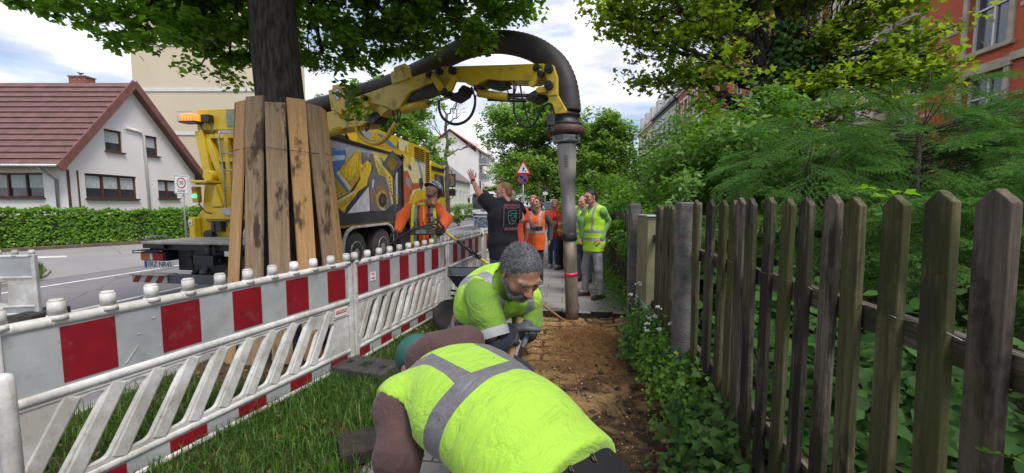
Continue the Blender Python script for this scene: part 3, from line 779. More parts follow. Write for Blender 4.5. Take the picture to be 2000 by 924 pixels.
b1, F1, W1, w1 = row_house('brick_house', 'red brick tenement with pale stone window surrounds behind the trees at the right', 7.0, 40.2, 14.6, M['brick_red'],
    ((.9, 2.8, 1.25), (3.9, 5.75, 1.25), (6.5, 8.6, 1.25), (9.9, 11.9, 1.25)), 11, M['sand_stone'], M['slate'], M['white_trim'], M['sand_stone'])
for y in (4.2, 4.9, 7.4, 7.62, 10.6, 10.82):
    for i in range(5, 11):
        cx = W1 / 11 * (i + .5)
        for s_ in (-1, 1): MB().box((cx + s_ * 1.12, y, .012), (.42, .12, .05), M=F1).build('stone_band', M['sand_stone'], b1, world=True)
for y in (6.0, 9.3):
    for i in range(5, 11): MB().box((W1 / 11 * i, y, .02), (1.5, .22, .06), M=F1).build('stone_band', M['sand_stone'], b1, world=True)
m = MB()   # bay of pale render, and one tall arched recess
T = F1
arc = [(-1.25, 6.0), (1.25, 6.0)] + [(1.25 * math.cos(a), 8.9 + 1.25 * math.sin(a)) for a in np.linspace(0, PI, 14)]
cx = W1 - (13.2 - 7.0)
b2, F2, W2, w2 = row_house('pink_house', 'dusky red house with white window frames between the brick tenement and the pale house', 40.25, 49, 14.4, M['render_pink'],
    ((1, 2.9, 1.2), (4.2, 6.2, 1.2), (7.5, 9.6, 1.2), (10.8, 12.9, 1.2)), 4, M['white_trim'], M['slate'], M['white_trim'], M['white_trim'])
b3, F3, W3, w3 = row_house('pale_house', 'off-white rendered house with a dark mansard roof and a grey downpipe', 49.05, 61, 14.0, M['render_white'],
    ((1, 2.8, 1.1), (4.2, 6.1, 1.1), (7.3, 9.2, 1.1), (10.4, 12.3, 1.1)), 5, M['dark_metal'], M['slate'], M['white_trim'])
MB().cyl(st(FV - .1, 49.15, 0), st(FV - .1, 49.15, 14), .09, seg=8).build('downpipe', M['galvanised'], b3, world=True)
b4, F4, W4, w4 = row_house('yellow_house', 'pale yellow house with a dormered roof at the far end of the terrace', 61.05, 73, 13.7, M['render_yellow'],
    ((1, 2.8, 1.1), (4.1, 6.0, 1.1), (7.2, 9.1, 1.1), (10.3, 12.2, 1.1)), 5, M['render_yellow'], M['slate'], M['white_trim'])
for hb, F_, W_ in ((b3, F3, W3), (b4, F4, W4), (b1, F1, W1)):
    for i in range(3):
        cx = W_ * (i + .5) / 3; m = MB().box((cx, 15.2, -.6), (1.4, 1.7, 1.4), M=F_); d = m.build('dormer', M['render_white'], hb, world=True)
        MB().box((cx, 15.25, .11), (.95, 1.15, .03), M=F_).build('pane', M['glass_sky'], d, world=True)
# beige stair tower on the brick tenement
tw = MB(); x_ = W1 - (19.6 - 7.0)
vs, fs = plate([rect(x_ - 1.6, 0, x_ + 1.6, 15.2), rect(x_ - .6, 3.6, x_ + .6, 5.8), rect(x_ - .6, 7.0, x_ + .6, 9.4), rect(x_ - .6, 10.6, x_ + .6, 12.8)], .5, .01)
twp = tw.add([F1 @ Matrix.Translation((0, 0, .45)) @ v for v in vs], fs).build('stair_bay', M['beige_wall'], b1, world=True)
for y0, y1 in ((3.6, 5.8), (7.0, 9.4), (10.6, 12.8)):
    m = MB()
    for X in (-.55, 0, .55): m.box((x_ + X, (y0 + y1) / 2, .5), (.07, y1 - y0, .06), M=F1)
    for Y in (y0 + .04, y0 + (y1 - y0) * .64, y1 - .04): m.box((x_, Y, .503), (1.2, .07, .06), M=F1)
    m.build('window_frame', M['white_trim'], twp, world=True)
    MB().box((x_, (y0 + y1) / 2, .46), (1.2, y1 - y0, .02), M=F1).build('pane', M['glass_sky'], twp, world=True)

# far left side of the street
low = thing('low_house', 'low cream house with a grey roof and narrow windows beyond the truck', 'house', st(-15.2, 50, -.2), STROT)
Fw = frame_m(st(-15.2, 48, -.2), SU, (0, 0, 1))
facade(low, Fw, rect(0, 0, 17, 5.2), [(2 + i * 2.1, 2.0, 2.7 + i * 2.1, 3.8, 1, 1) for i in range(7)], pm('cream_render', (.66, .67, .60), (.55, .56, .5), 1, .9, .1))
Fe = frame_m(st(-23.5, 48, -.2), SV, (0, 0, 1))
facade(low, Fe, [(0, 0), (8.0, 0), (8.0, 5.2), (4, 8.2), (0, 5.2)], [], _MC['cream_render'], name='end_wall')
m = MB(); m.prism([st(-14.9, 47.6, 4.85), st(-14.9, 65.4, 4.85), st(-19.4, 65.4, 8.3), st(-19.4, 47.6, 8.3)], (0, 0, .18))
m.prism([st(-23.9, 47.6, 4.85), st(-23.9, 65.4, 4.85), st(-19.4, 65.4, 8.3), st(-19.4, 47.6, 8.3)], (0, 0, .181)); m.build('roof', pm('grey_tile_roof', (.17, .15, .15), (.11, .1, .1), 3, .7, .3), low, world=True)
flat = thing('balcony_block', 'white apartment block with an orange tiled roof and stacked balconies far down the street', 'building', st(-16, 75, -.2), STROT)
Fc = frame_m(st(-16, 74.9, -.2), SU, (0, 0, 1))
facade(flat, Fc, rect(0, 0, 19, 12.2), [(5.5 + i * 2.6, 1.2 + 3 * j, 6.5 + i * 2.6, 2.9 + 3 * j, 1, 1) for i in range(5) for j in range(4)] + [(1.2, 1 + 3 * j, 4, 3.1 + 3 * j, 2, 1) for j in range(4)], M['white_wall'])
Fd = frame_m(st(-26.6, 74.9, -.2), SV, (0, 0, 1))
facade(flat, Fd, [(0, 0), (10.3, 0), (10.3, 11.5), (5.2, 15.6), (0, 11.5)], [], M['white_wall'], name='end_wall')
for j in range(1, 4):
    m = MB().box((2.6, .4 + 3 * j, .7), (3.4, .16, 1.5), M=Fc); bl = m.build('balcony', M['render_white'], flat, world=True)
    m = MB()
    for X in (-1.65, 1.65): m.box((2.6 + X, 1.0 + 3 * j, .7), (.05, 1.1, 1.4), M=Fc)
    m.box((2.6, 1.0 + 3 * j, 1.42), (3.3, 1.05, .04), M=Fc); m.build('railing', M['grey_metal'], bl, world=True)
M['roof_orange'] = pm('orange_tile', (.46, .13, .05), (.34, .10, .045), 2, .75, .2)
m = MB(); m.prism([st(-15.6, 74.5, 11.6), st(-15.6, 94.3, 11.9), st(-21.3, 94.3, 15.7), st(-21.3, 74.5, 15.6)], (0, 0, .2))
m.prism([st(-27, 74.5, 11.6), st(-27, 94.3, 11.9), st(-21.3, 94.3, 15.7), st(-21.3, 74.5, 15.6)], (0, 0, .201)); m.build('roof', M['roof_orange'], flat, world=True)
m = MB().prism([Fc @ Vector(p) for p in ((8, 12.0, .1), (13.5, 12.0, .1), (10.75, 15.4, .1))], SV * -4); g = m.build('cross_gable', M['white_wall'], flat, world=True)
m = MB(); m.cyl(st(-19, 78, 15), st(-19, 78, 18), .04, seg=6); m.build('aerial', M['grey_metal'], flat, world=True)
bei = thing('beige_house', 'beige rendered house with a dark attic beside the white balcony block', 'house', st(-16, 95, -.2), STROT)
Fh = frame_m(st(-16, 95, -.2), SU, (0, 0, 1))
facade(bei, Fh, rect(0, 0, 17, 10.6), [(1 + i * 2.3, 1.2 + 3.1 * j, 2.1 + i * 2.3, 2.9 + 3.1 * j, 1, 1) for i in range(7) for j in range(3)], M['beige_wall'])
MB().box((8.5, 5.2, -4.5), (16.9, 10.2, 8.3), M=Fh).build('body', M['beige_wall'], bei, world=True)
MB().prism([Fh @ Vector(p) for p in ((0, 10.6, .3), (17, 10.6, .3), (17, 12.6, -1.5), (0, 12.6, -1.5))], -SV * 5).build('roof', M['slate'], bei, world=True)
# garden wall of stone with a panel fence on top
gwl = thing('garden_wall', 'grey panel fence on a low rubble stone wall beyond the truck', 'wall', st(-15, 36, -.2), STROT)
def mk_rubble():
    t = NT('rubble_stone'); vo = t.n('ShaderNodeTexVoronoi'); t.l(t.coord('Object'), vo.inputs['Vector']); vo.inputs['Scale'].default_value = 4.2
    vd = t.n('ShaderNodeTexVoronoi', feature='DISTANCE_TO_EDGE'); t.l(t.coord('Object'), vd.inputs['Vector']); vd.inputs['Scale'].default_value = 4.2
    bw_ = t.n('ShaderNodeRGBToBW'); t.l(vo.outputs['Color'], bw_.inputs[0]); col = t.ramp(bw_.outputs[0], [(.2, (.16, .15, .145)), (.8, (.36, .34, .32))])
    col = t.mix(t.rng(vd.outputs['Distance'], 0, .05, 1, 0), col, (.07, .065, .06)); return t.done(t.bsdf(col, .9, 0, t.bump(vd.outputs['Distance'], .6, .03), .2))
M['rubble'] = mk_rubble()
MB().box(st(-14.8, 40, .25), (.35, 18, .95), rz=STROT).build('stone_base', M['rubble'], gwl, world=True)
mb = MB()
for i in range(9): mb.box(st(-14.8, 32 + i * 2, 1.25), (.05, 1.9, 1.1), rz=STROT)
mb.build('fence_panel', pm('grey_slat', (.19, .175, .18), (.13, .12, .125), 5, .7, .3), gwl, world=True)
mb = MB()
for i in range(10): mb.box(st(-14.8, 31 + i * 2, 1.3), (.1, .1, 1.2), rz=STROT)
mb.build('fence_post', M['dark_metal'], gwl, world=True)
# ------------------------------------------------------------------ plants
def rand_unit(n, rng=RNG):
    v = rng.normal(size=(n, 3)); return v / np.linalg.norm(v, axis=1, keepdims=True)
def leaves(name, P, size, mat, parent=None, N=None, jitter=.6, wide=.45, fold=.25, droop=.0, D=None, loc=None, shape='oval', rng=RNG, world=True):
    """P (n,3) leaf bases; N preferred normals; D preferred pointing directions"""
    n = len(P); 
    if n == 0: return None
    up = np.tile(np.array([[0, 0, 1.0]]), (n, 1)) if N is None else N
    nn = up + rand_unit(n, rng) * jitter; nn /= np.linalg.norm(nn, axis=1, keepdims=True)
    d = rand_unit(n, rng) if D is None else D + rand_unit(n, rng) * .5
    d = d + np.array([0, 0, -droop])
    d = d - nn * np.sum(d * nn, 1, keepdims=True); d /= np.linalg.norm(d, axis=1, keepdims=True) + 1e-9
    s = np.cross(nn, d); L = (size * rng.uniform(.6, 1.25, n))[:, None]
    if shape == 'oval':
        tmpl = [(0, 0, 0), (wide, .38, fold * wide), (.0, 1, 0), (-wide, .38, fold * wide)]
        faces = [(0, 1, 2), (0, 2, 3)]
    elif shape == 'lobed':
        tmpl = [(0, 0, 0), (.38, .02, .05), (.55, .42, .1), (.2, .5, .02), (0, 1, -.08), (-.2, .5, .02), (-.55, .42, .1), (-.38, .02, .05)]
        faces = [(0, 1, 2), (0, 2, 3), (0, 3, 4), (0, 4, 5), (0, 5, 6), (0, 6, 7)]
    elif shape == 'round':
        tmpl = [(0, 0, 0), (.34, .12, .06), (.46, .5, .08), (.0, .97, -.06), (-.46, .5, .08), (-.34, .12, .06)]
        faces = [(0, 1, 2), (0, 2, 3), (0, 3, 4), (0, 4, 5)]
    k = len(tmpl); V = np.zeros((n, k, 3))
    for i, (a, b, c) in enumerate(tmpl): V[:, i] = P + (s * a + d * b + nn * c) * L
    F = (np.arange(n)[:, None, None] * k + np.array(faces)[None]).reshape(-1, 3)
    lr = np.repeat(rng.random(n), k)
    return np_mesh(name, V.reshape(-1, 3), F, mat, parent, world, {'lr': lr}, smooth=True, loc=loc)
def clump_points(centers, radii, nper, rng=RNG, shell=.55, flat=1.0):
    C = np.asarray(centers, float); Rr = np.asarray(radii, float); out = []
    for c, r in zip(C, Rr):
        u = rand_unit(nper, rng) * (shell + (1 - shell) * rng.random((nper, 1))) * r * np.array([1, 1, flat]); out.append(c + u)
    return np.concatenate(out)
def branch(m, p0, p1, r0, r1, wig=.12, n=6, seg=7, sag=0.0, rs=random):
    p0, p1 = Vector(p0), Vector(p1); L = (p1 - p0).length; pts = [p0]; 
    for i in range(1, n):
        t = i / n; pts.append(p0.lerp(p1, t) + Vector((rs.uniform(-1, 1), rs.uniform(-1, 1), rs.uniform(-1, 1))) * wig * L * .3 + Vector((0, 0, sag * 4 * t * (1 - t))))
    pts.append(p1); m.tube(pts, [r0 + (r1 - r0) * i / n for i in range(n + 1)], seg); return pts
def lobes_tree(name, label, cat, base, trunk_h, r0, r1, lobes, leafmat, lsize, ncl, nper, cl_r, barkmat, group=None, shape='oval', lean=(0, 0), seed=1, twig=True, wide=.42, stems=None, droop=.5, limb_r=None, shell=.35, surf=.45, lfrom=5):
    """lobes: list of (center, radii). Trunk + a limb to each lobe + twigs to clumps + leaves round twigs"""
    rs = random.Random(seed); rng = np.random.default_rng(seed)
    t = thing(name, label, cat, base, 0, group); b = Vector(base); top = b + Vector((lean[0], lean[1], trunk_h))
    m = MB(); pts = branch(m, b, top, r0, r1, .02, 8, 14, rs=rs)
    # root flare
    m.lathe([(r0 * 1.35, -.05), (r0 * 1.1, .12), (r0 * 1.0, .35)], b, seg=14)
    m.build('trunk', barkmat, t, world=True)
    lm = MB(); cents = []; tot = sum(max(r) ** 2 for c, r in lobes)
    for c, r in lobes:
        c = Vector(c); r = Vector(r) if hasattr(r, '__len__') else Vector((r, r, r))
        s = pts[rs.randint(lfrom, 8)]; lp = branch(lm, s, c, (limb_r or r1 * .55), max(.012, r1 * .12), .16, 7, 7, sag=rs.uniform(-.1, .25), rs=rs)
        k = max(3, int(ncl * max(r) ** 2 / tot))
        for i in range(k):
            u = Vector(rand_unit(1, rng)[0]); q = c + Vector((u.x * r.x, u.y * r.y, u.z * r.z)) * rs.uniform(surf, 1.0)
            cents.append(q)
            if twig and i % 3 == 0: branch(lm, lp[rs.randint(3, 7)], q, .012 * max(1, r1 / .15), .003, .2, 4, 4, sag=-.05, rs=rs)
    if len(lm.v): lm.build('limbs', barkmat, t, world=True)
    P = clump_points(cents, [cl_r * rs.uniform(.6, 1.3) for _ in cents], nper, rng, shell, .6)
    leaves('crown', P, lsize, leafmat, t, jitter=.8, wide=wide, droop=droop, shape=shape, rng=rng)
    return t
def bush(name, label, cat, lobes, leafmat, lsize, n, group=None, shape='oval', seed=3, stems=True, base=None, wide=.4, upright=.2, dense=.72):
    rs = random.Random(seed); rng = np.random.default_rng(seed); tot = sum(max(r) ** 2 for c, r in lobes)
    base = base or (lobes[0][0][0], lobes[0][0][1], 0)
    t = thing(name, label, cat, base, 0, group); Ps = []; Ns = []
    m = MB()
    for c, r in lobes:
        k = int(n * max(r) ** 2 / tot); c = np.array(c, float); r = np.array(r if hasattr(r, '__len__') else (r, r, r), float)
        # sub-clumps for an uneven outline
        sub = max(6, k // 90); cu = rand_unit(sub, rng) * rng.uniform(.55, 1.0, (sub, 1)) * r; idx = rng.integers(0, sub, k)
        cr_ = min(r) * .33; u = rand_unit(k, rng) * (dense + (1 - dense) * rng.random((k, 1))) * cr_ * rng.uniform(.6, 1.2, (k, 1))
        P = c + cu[idx] + u; Ps.append(P); nn = (P - c) / r; nn /= np.linalg.norm(nn, axis=1, keepdims=True) + 1e-6; Ns.append(nn * .6 + np.array([0, 0, .6]))
        for q in cu[: max(3, sub // 2)]:
            branch(m, (c[0] * .7 + base[0] * .3 + rs.uniform(-.1, .1), c[1] * .7 + base[1] * .3, base[2]), tuple(c + q * .9), .018, .004, .15, 5, 5, rs=rs)
    m.build('stems', M['bark_light'], t, world=True)
    P = np.concatenate(Ps); Nn = np.concatenate(Ns)
    leaves('foliage', P, lsize, leafmat, t, N=Nn, jitter=.75, wide=wide, droop=-upright, shape=shape, rng=rng)
    return t

# --- street tree standing over the barrier, wrapped in planks
TX, TY = -2.36, 4.22
lob = []
def L_(px, py, Y, r, rz=None): p = at(px, py, Y); lob.append((tuple(p), (r, r, rz or r * .6)))
for a in ((185, -20, 4.1, .75, .42), (290, 15, 4.3, .75, .45), (380, 50, 4.4, .7, .45), (450, 75, 4.6, .6, .42), (330, -60, 4.6, .9, .5), (455, -10, 4.8, .8, .5), (250, -80, 3.9, .8, .4),
          (415, 105, 4.9, .45, .25), (470, 128, 5.1, .4, .22),
          (640, 40, 4.9, .8, .5), (630, 105, 5.4, .5, .26), (730, 62, 5.2, .6, .35), (720, 20, 4.8, .85, .5), (815, 35, 5.2, .7, .36), (830, -10, 4.9, .8, .4),
          (905, 25, 5.3, .7, .38), (980, 0, 5.5, .6, .38), (1000, -30, 5.2, .7, .38), (940, -50, 4.9, .8, .4), (690, 105, 5.8, .45, .22), (790, 85, 5.6, .45, .22), (940, 60, 5.0, .28, .22),
          (560, -120, 4.4, 1.0, .6), (560, -60, 5.2, .8, .5), (700, -90, 4.4, 1, .5), (420, -120, 4.4, 1, .5), (860, -110, 4.6, 1, .5)): L_(*a)
upper = [((-2.4, 4.4, 6.6), (2.4, 2.4, 1.2)), ((-3.9, 4.2, 5.7), (1.4, 1.6, .8)), ((-1.0, 4.8, 5.8), (1.5, 1.8, .8)), ((-2.2, 2.6, 5.6), (1.6, 1.2, .8)), ((-2.4, 6.2, 5.8), (1.8, 1.4, .8)), ((.2, 4.6, 5.2), (1.1, 1.4, .6)), ((-1.2, 3.0, 5.2), (1.2, 1.0, .6))]
tree_near = lobes_tree('street_tree', 'broad dark-crowned tree whose trunk rises out of the plank guard', 'tree', (TX, TY, -.02), 5.0, .262, .20,
    lob + upper, M['leaf_dark'], .076, 1350, 66, .19, M['bark'], seed=5, lean=(-.12, .1), wide=.42, droop=.9, limb_r=.03, shell=.2, lfrom=7)
# spray of leaves that droops in front of the arm sticker
P = clump_points([tuple(at(690, 190, 4.9)), tuple(at(683, 222, 4.9)), tuple(at(672, 170, 4.95)), tuple(at(700, 215, 4.9)), tuple(at(950, 75, 4.9)), tuple(at(945, 95, 4.9))], [.13] * 6, 26)
leaves('crown', P, .085, M['leaf_dark'], tree_near, jitter=.8, droop=.9)

# --- ivy-clad maple behind the fence
RX, RYY = 5.85, 9.0
rl = []
def Q(px, py, Y, r, rz=None): p = at(px, py, Y); rl.append((tuple(p), (r, r, rz or r * .6)))
for a in ((1225, 35, 8.2, .9, .45), (1190, 10, 8.0, .6, .3), (1290, 80, 8.3, .85, .45), (1250, 160, 8.6, .5, .25), (1330, 150, 8.4, .7, .4), (1370, 60, 8.4, 1.0, .6), (1300, -20, 8.0, 1.2, .5), (1410, 140, 8.2, .7, .5),
          (1380, 205, 8.3, .4, .22), (1440, 40, 9.6, .7, .4), (1545, 15, 9.8, .6, .35), (1600, 90, 8.6, .8, .45), (1590, 170, 8.2, .7, .35), (1670, 60, 8.4, .9, .5), (1700, 140, 8.0, .85, .4),
          (1760, 90, 8.0, .8, .4), (1800, 150, 7.8, .75, .35), (1835, 145, 7.6, .5, .25), (1880, 45, 7.7, .2, .12), (1740, 15, 8.2, .7, .35), (1650, 215, 8.0, .6, .25), (1740, 200, 7.8, .5, .22), (1820, 110, 7.8, .4, .2),
          (1450, -40, 8.6, 1.3, .5), (1600, -40, 8.6, 1.3, .5), (1750, -50, 8.2, 1.1, .4)): Q(*a)
rl += [((5.8, 9.6, 7.6), (2.2, 2.2, .8)), ((4.2, 8.6, 6.9), (1.6, 1.8, .6)), ((7.6, 8.8, 7.0), (1.8, 1.8, .6)), ((5.8, 10.8, 6.6), (2.2, 1.6, 1.0))]
maple = lobes_tree('maple_tree', 'spreading maple with yellow-green leaves and an ivy-clad trunk behind the bushes', 'tree', (RX, RYY, -.02), 4.9, .26, .17, rl, M['leaf_maple'], .112, 1900, 16, .40,
    M['bark'], seed=9, shape='lobed', droop=.6, limb_r=.085, lean=(.1, 0), shell=.05, surf=.1)
rngi = np.random.default_rng(4)
zz = rngi.uniform(.2, 5.4, 5200); aa = rngi.uniform(0, 2 * PI, 5200); rr = .30 + .20 * np.abs(rngi.normal(size=5200)) + .12 * np.sin(zz * 2.3)
P = np.stack([RX + .1 * zz / 5 + rr * np.cos(aa), RYY + rr * np.sin(aa), zz], 1); Nn = np.stack([np.cos(aa), np.sin(aa), .3 + 0 * aa], 1)
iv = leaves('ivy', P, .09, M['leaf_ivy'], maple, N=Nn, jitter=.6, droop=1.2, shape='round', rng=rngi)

# --- bushes along the fence
bush('privet_bush', 'bright green privet bush spilling over the fence beyond the second concrete post', 'bush',
     [((1.75, 9.3, 1.35), (.7, 1.0, .75)), ((2.3, 8.2, 1.3), (.7, .9, .9)), ((1.9, 11.2, 1.2), (.6, 1.2, .7)), ((2.4, 7.0, 1.25), (.6, .8, .75)), ((2.9, 9.5, 1.5), (.9, 1.2, .9))], M['leaf_bright'], .075, 24000, seed=21, wide=.3)
bush('elder_bush', 'tall leafy bush in front of the terrace, left of the spruce', 'bush',
     [((2.9, 6.6, 1.9), (.8, .8, .8)), ((3.3, 6.0, 2.0), (.8, .8, .9)), ((3.6, 7.2, 2.35), (1.0, .9, .9)), ((2.6, 5.6, 1.45), (.6, .7, .6)), ((3.4, 8.4, 2.2), (1.0, 1.0, .9)), ((4.1, 6.6, 2.5), (.8, .8, .75)), ((3.2, 7.2, 1.0), (1.0, 1.2, .8))], M['leaf_mid'], .095, 30000, seed=22, wide=.3)
bush('laurel_bush', 'low dark glossy bush just behind the short stretch of pickets', 'bush',
     [((2.0, 5.4, 1.1), (.45, .7, .45)), ((2.35, 4.9, 1.05), (.45, .5, .45)), ((1.9, 6.2, 1.0), (.35, .6, .4))], M['leaf_mid'], .08, 5200, seed=23, wide=.28)

# --- spruces: layered flat sprays of needles
def spray_template(seed, L=.46):
    rs = random.Random(seed); rng = np.random.default_rng(seed); A, B, W = [], [], []      # twig segments
    ax = [Vector((0, L * t, -.16 * L * t * t)) for t in np.linspace(0, 1, 9)]
    for p, q in zip(ax, ax[1:]): A.append(p); B.append(q); W.append(.0035)
    for k in range(11):
        t = .08 + .86 * k / 10; p = ax[0].lerp(ax[-1], t) + Vector((0, 0, .02 * L))
        for sg in (-1, 1):
            l = L * (.50 * (1 - t) + .10) * rs.uniform(.75, 1.15); d = Vector((sg * .80, .62, rs.uniform(-.22, .05))).normalized()
            pts = [p + d * l * u + Vector((0, 0, -.22 * l * u * u)) for u in (0, .35, .7, 1)]
            for x, y in zip(pts, pts[1:]): A.append(x); B.append(y); W.append(.0018)
            if l > .14:
                for u in (.35, .7):
                    p2 = p + d * l * u; d2 = Vector((sg * .25, .95, rs.uniform(-.2, .05))).normalized(); A.append(p2); B.append(p2 + d2 * l * .4); W.append(.0014)
    A = np.array([tuple(v) for v in A]); B = np.array([tuple(v) for v in B]); W = np.array(W); ln = np.linalg.norm(B - A, axis=1)
    n = np.maximum(2, (ln * 520).astype(int)); idx = np.repeat(np.arange(len(A)), n); P = A[idx] + (B - A)[idx] * rng.random((len(idx), 1)); T = ((B - A) / ln[:, None])[idx]
    rad = rand_unit(len(P), rng); rad -= T * np.sum(rad * T, 1, keepdims=True); rad /= np.linalg.norm(rad, axis=1, keepdims=True); rad[:, 2] = np.where(rad[:, 2] < 0, rad[:, 2] * .4, rad[:, 2]); D = T * .7 + rad * .85
    D /= np.linalg.norm(D, axis=1, keepdims=True); Ln = rng.uniform(.013, .021, (len(P), 1)); w = np.cross(D, rand_unit(len(P), rng)); w /= np.linalg.norm(w, axis=1, keepdims=True); V = np.stack([P - w * .0017, P + w * .0017, P + D * Ln], 1)
    tw = np.cross(B - A, np.array([0, 0, 1.0])); tw /= np.linalg.norm(tw, axis=1, keepdims=True); TV_ = np.stack([A - tw * W[:, None], A + tw * W[:, None], B], 1)
    return V.reshape(-1, 3), TV_.reshape(-1, 3), np.clip(P[:, 1] / L * .5 + rng.random(len(P)) * .5, 0, 1)
SPR = [spray_template(90 + i) for i in range(3)]
def spruce(name, label, base, lobes, n, seed):
    rs = random.Random(seed); rng = np.random.default_rng(seed); t = thing(name, label, 'tree', base); b = Vector(base); top = max(c[2] + r[2] for c, r in lobes)
    MB().tube([b, b + Vector((0, 0, top - .8))], [.07, .02], 9).build('trunk', M['bark'], t, world=True)
    tot = sum(r[0] * r[2] for c, r in lobes); NV, TV_, LR = [], [], []; m = MB()
    for c, r in lobes:
        k = int(n * r[0] * r[2] / tot)
        for i in range(k):
            u = Vector(rand_unit(1, rng)[0]); q = rs.uniform(.62, 1.0); p = Vector(c) + Vector((u.x * r[0], u.y * r[1], u.z * r[2])) * q
            d = Vector((u.x, u.y, 0)) * 1.0 + Vector((rs.uniform(-.5, .5), rs.uniform(-.5, .5), rs.uniform(-.45, .02) + .12 * u.z)); d.normalize(); p = p - d * .28
            x = d.cross(Vector((rs.uniform(-.25, .25), rs.uniform(-.25, .25), 1))).normalized(); z = x.cross(d); s_ = rs.uniform(.75, 1.3); A = np.array(((x.x, d.x, z.x), (x.y, d.y, z.y), (x.z, d.z, z.z))) * s_
            V, T, L = SPR[i % 3]; NV.append(V @ A.T + np.array(tuple(p))); TV_.append(T @ A.T + np.array(tuple(p))); LR.append(L)
            if i % 4 == 0: branch(m, (b.x, b.y, max(.3, min(p.z - .25, top - .85))), p, .007, .003, .08, 4, 4, rs=rs)
    m.build('branches', M['bark'], t, world=True); V = np.concatenate(NV); np_mesh('needles', V, np.arange(len(V)).reshape(-1, 3), M['needle'], t, True, {'lr': np.repeat(np.concatenate(LR), 3)}, smooth=False)
    V = np.concatenate(TV_); np_mesh('twigs', V, np.arange(len(V)).reshape(-1, 3), M['bark_light'], t, True, smooth=False)
    return t
spruce('spruce_tree', 'dark spruce with layered drooping sprays right behind the mossy pickets', (4.3, 4.3, -.02),
       [((4.2, 4.3, 1.6), (1.2, 1.0, 1.2)), ((5.3, 3.9, 1.75), (1.2, 1.0, 1.1)), ((3.8, 5.2, 2.05), (1.1, .9, .95)), ((5.0, 4.9, 2.0), (1.3, .9, 1.1)), ((6.3, 4.6, 1.9), (1.2, 1.0, 1.1))], 430, 31)
spruce('young_spruce', 'smaller spruce in front of the leafy bush, reaching towards the thick concrete post', (3.1, 4.3, -.02),
       [((3.15, 4.3, 1.35), (.95, .85, 1.05)), ((2.55, 4.1, .95), (.6, .7, .75))], 160, 33)
spruce('wide_spruce', 'wide spruce at the right edge whose sprays hang over the nearest pickets', (4.5, 2.8, -.02),
       [((3.5, 3.1, .95), (.9, .7, .85)), ((4.5, 2.8, 1.3), (1.1, .8, .95)), ((5.6, 2.6, 1.45), (1.0, .9, .95))], 230, 35)
# dark evergreen mass further back that closes the view
bush('yew_hedge', 'dense dark evergreen hedge deep in the garden behind the spruce', 'hedge',
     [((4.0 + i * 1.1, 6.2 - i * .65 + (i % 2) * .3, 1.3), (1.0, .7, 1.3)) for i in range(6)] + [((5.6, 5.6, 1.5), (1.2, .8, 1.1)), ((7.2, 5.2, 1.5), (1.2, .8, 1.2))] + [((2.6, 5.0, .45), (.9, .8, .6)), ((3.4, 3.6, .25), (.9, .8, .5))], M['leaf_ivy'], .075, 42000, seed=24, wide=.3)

# --- large-leaved undergrowth right behind the pickets
rngu = np.random.default_rng(8)
Ps, Ns = [], []
cl = 0
for i in range(760):
    u = rngu.uniform(.4, 5.2); v = rngu.uniform(1.18, 2.6); h = rngu.uniform(.15, .95) * (1 if v > 1.4 else .8)
    p = st(v, u, 0); k = rngu.integers(5, 10)
    for j in range(k):
        Ps.append((p.x + rngu.normal() * .09, p.y + rngu.normal() * .09, h * (j + 1) / k)); Ns.append((rngu.normal() * .3 - .2, rngu.normal() * .3 - .3, 1))
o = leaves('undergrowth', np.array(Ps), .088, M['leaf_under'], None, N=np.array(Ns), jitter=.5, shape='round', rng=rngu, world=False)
o['kind'] = 'stuff'
# a raspberry shoot that looks over the pickets
sh = thing('bramble_shoot', 'pale green bramble shoot poking up between two pickets', 'plant', tuple(at(1720, 500, 1.75)))
tp = [at(1735, 470, 1.7), at(1728, 420, 1.65), at(1715, 385, 1.6), at(1695, 366, 1.58)]
MB().tube(tp, [.003, .0025, .002, .001], 5).build('stem', M['leaf_bright'], sh, world=True)
leaves('foliage', np.array([tuple(q) for q in (tp[3], tp[3], tp[2], tp[2], tp[1], tp[1], at(1745, 372, 1.6), at(1768, 374, 1.6), at(1700, 372, 1.58))]), .06, M['leaf_bright'], sh, jitter=.5, shape='lobed')
sh2 = thing('bramble_runner', 'thin bramble runner with a few leaves low in front of the nearest picket', 'plant', tuple(at(1935, 895, .9)))
tp = spline([at(2010, 880, .80), at(1975, 893, .84), at(1945, 886, .86), at(1925, 884, .87)], 4)
MB().tube(tp, .0012, 5).build('stem', M['leaf_bright'], sh2, world=True)
leaves('foliage', np.array([tuple(tp[-1]), tuple(tp[-3]), tuple(tp[4]), tuple(tp[2])]), .035, M['leaf_bright'], sh2, jitter=.4, shape='lobed')

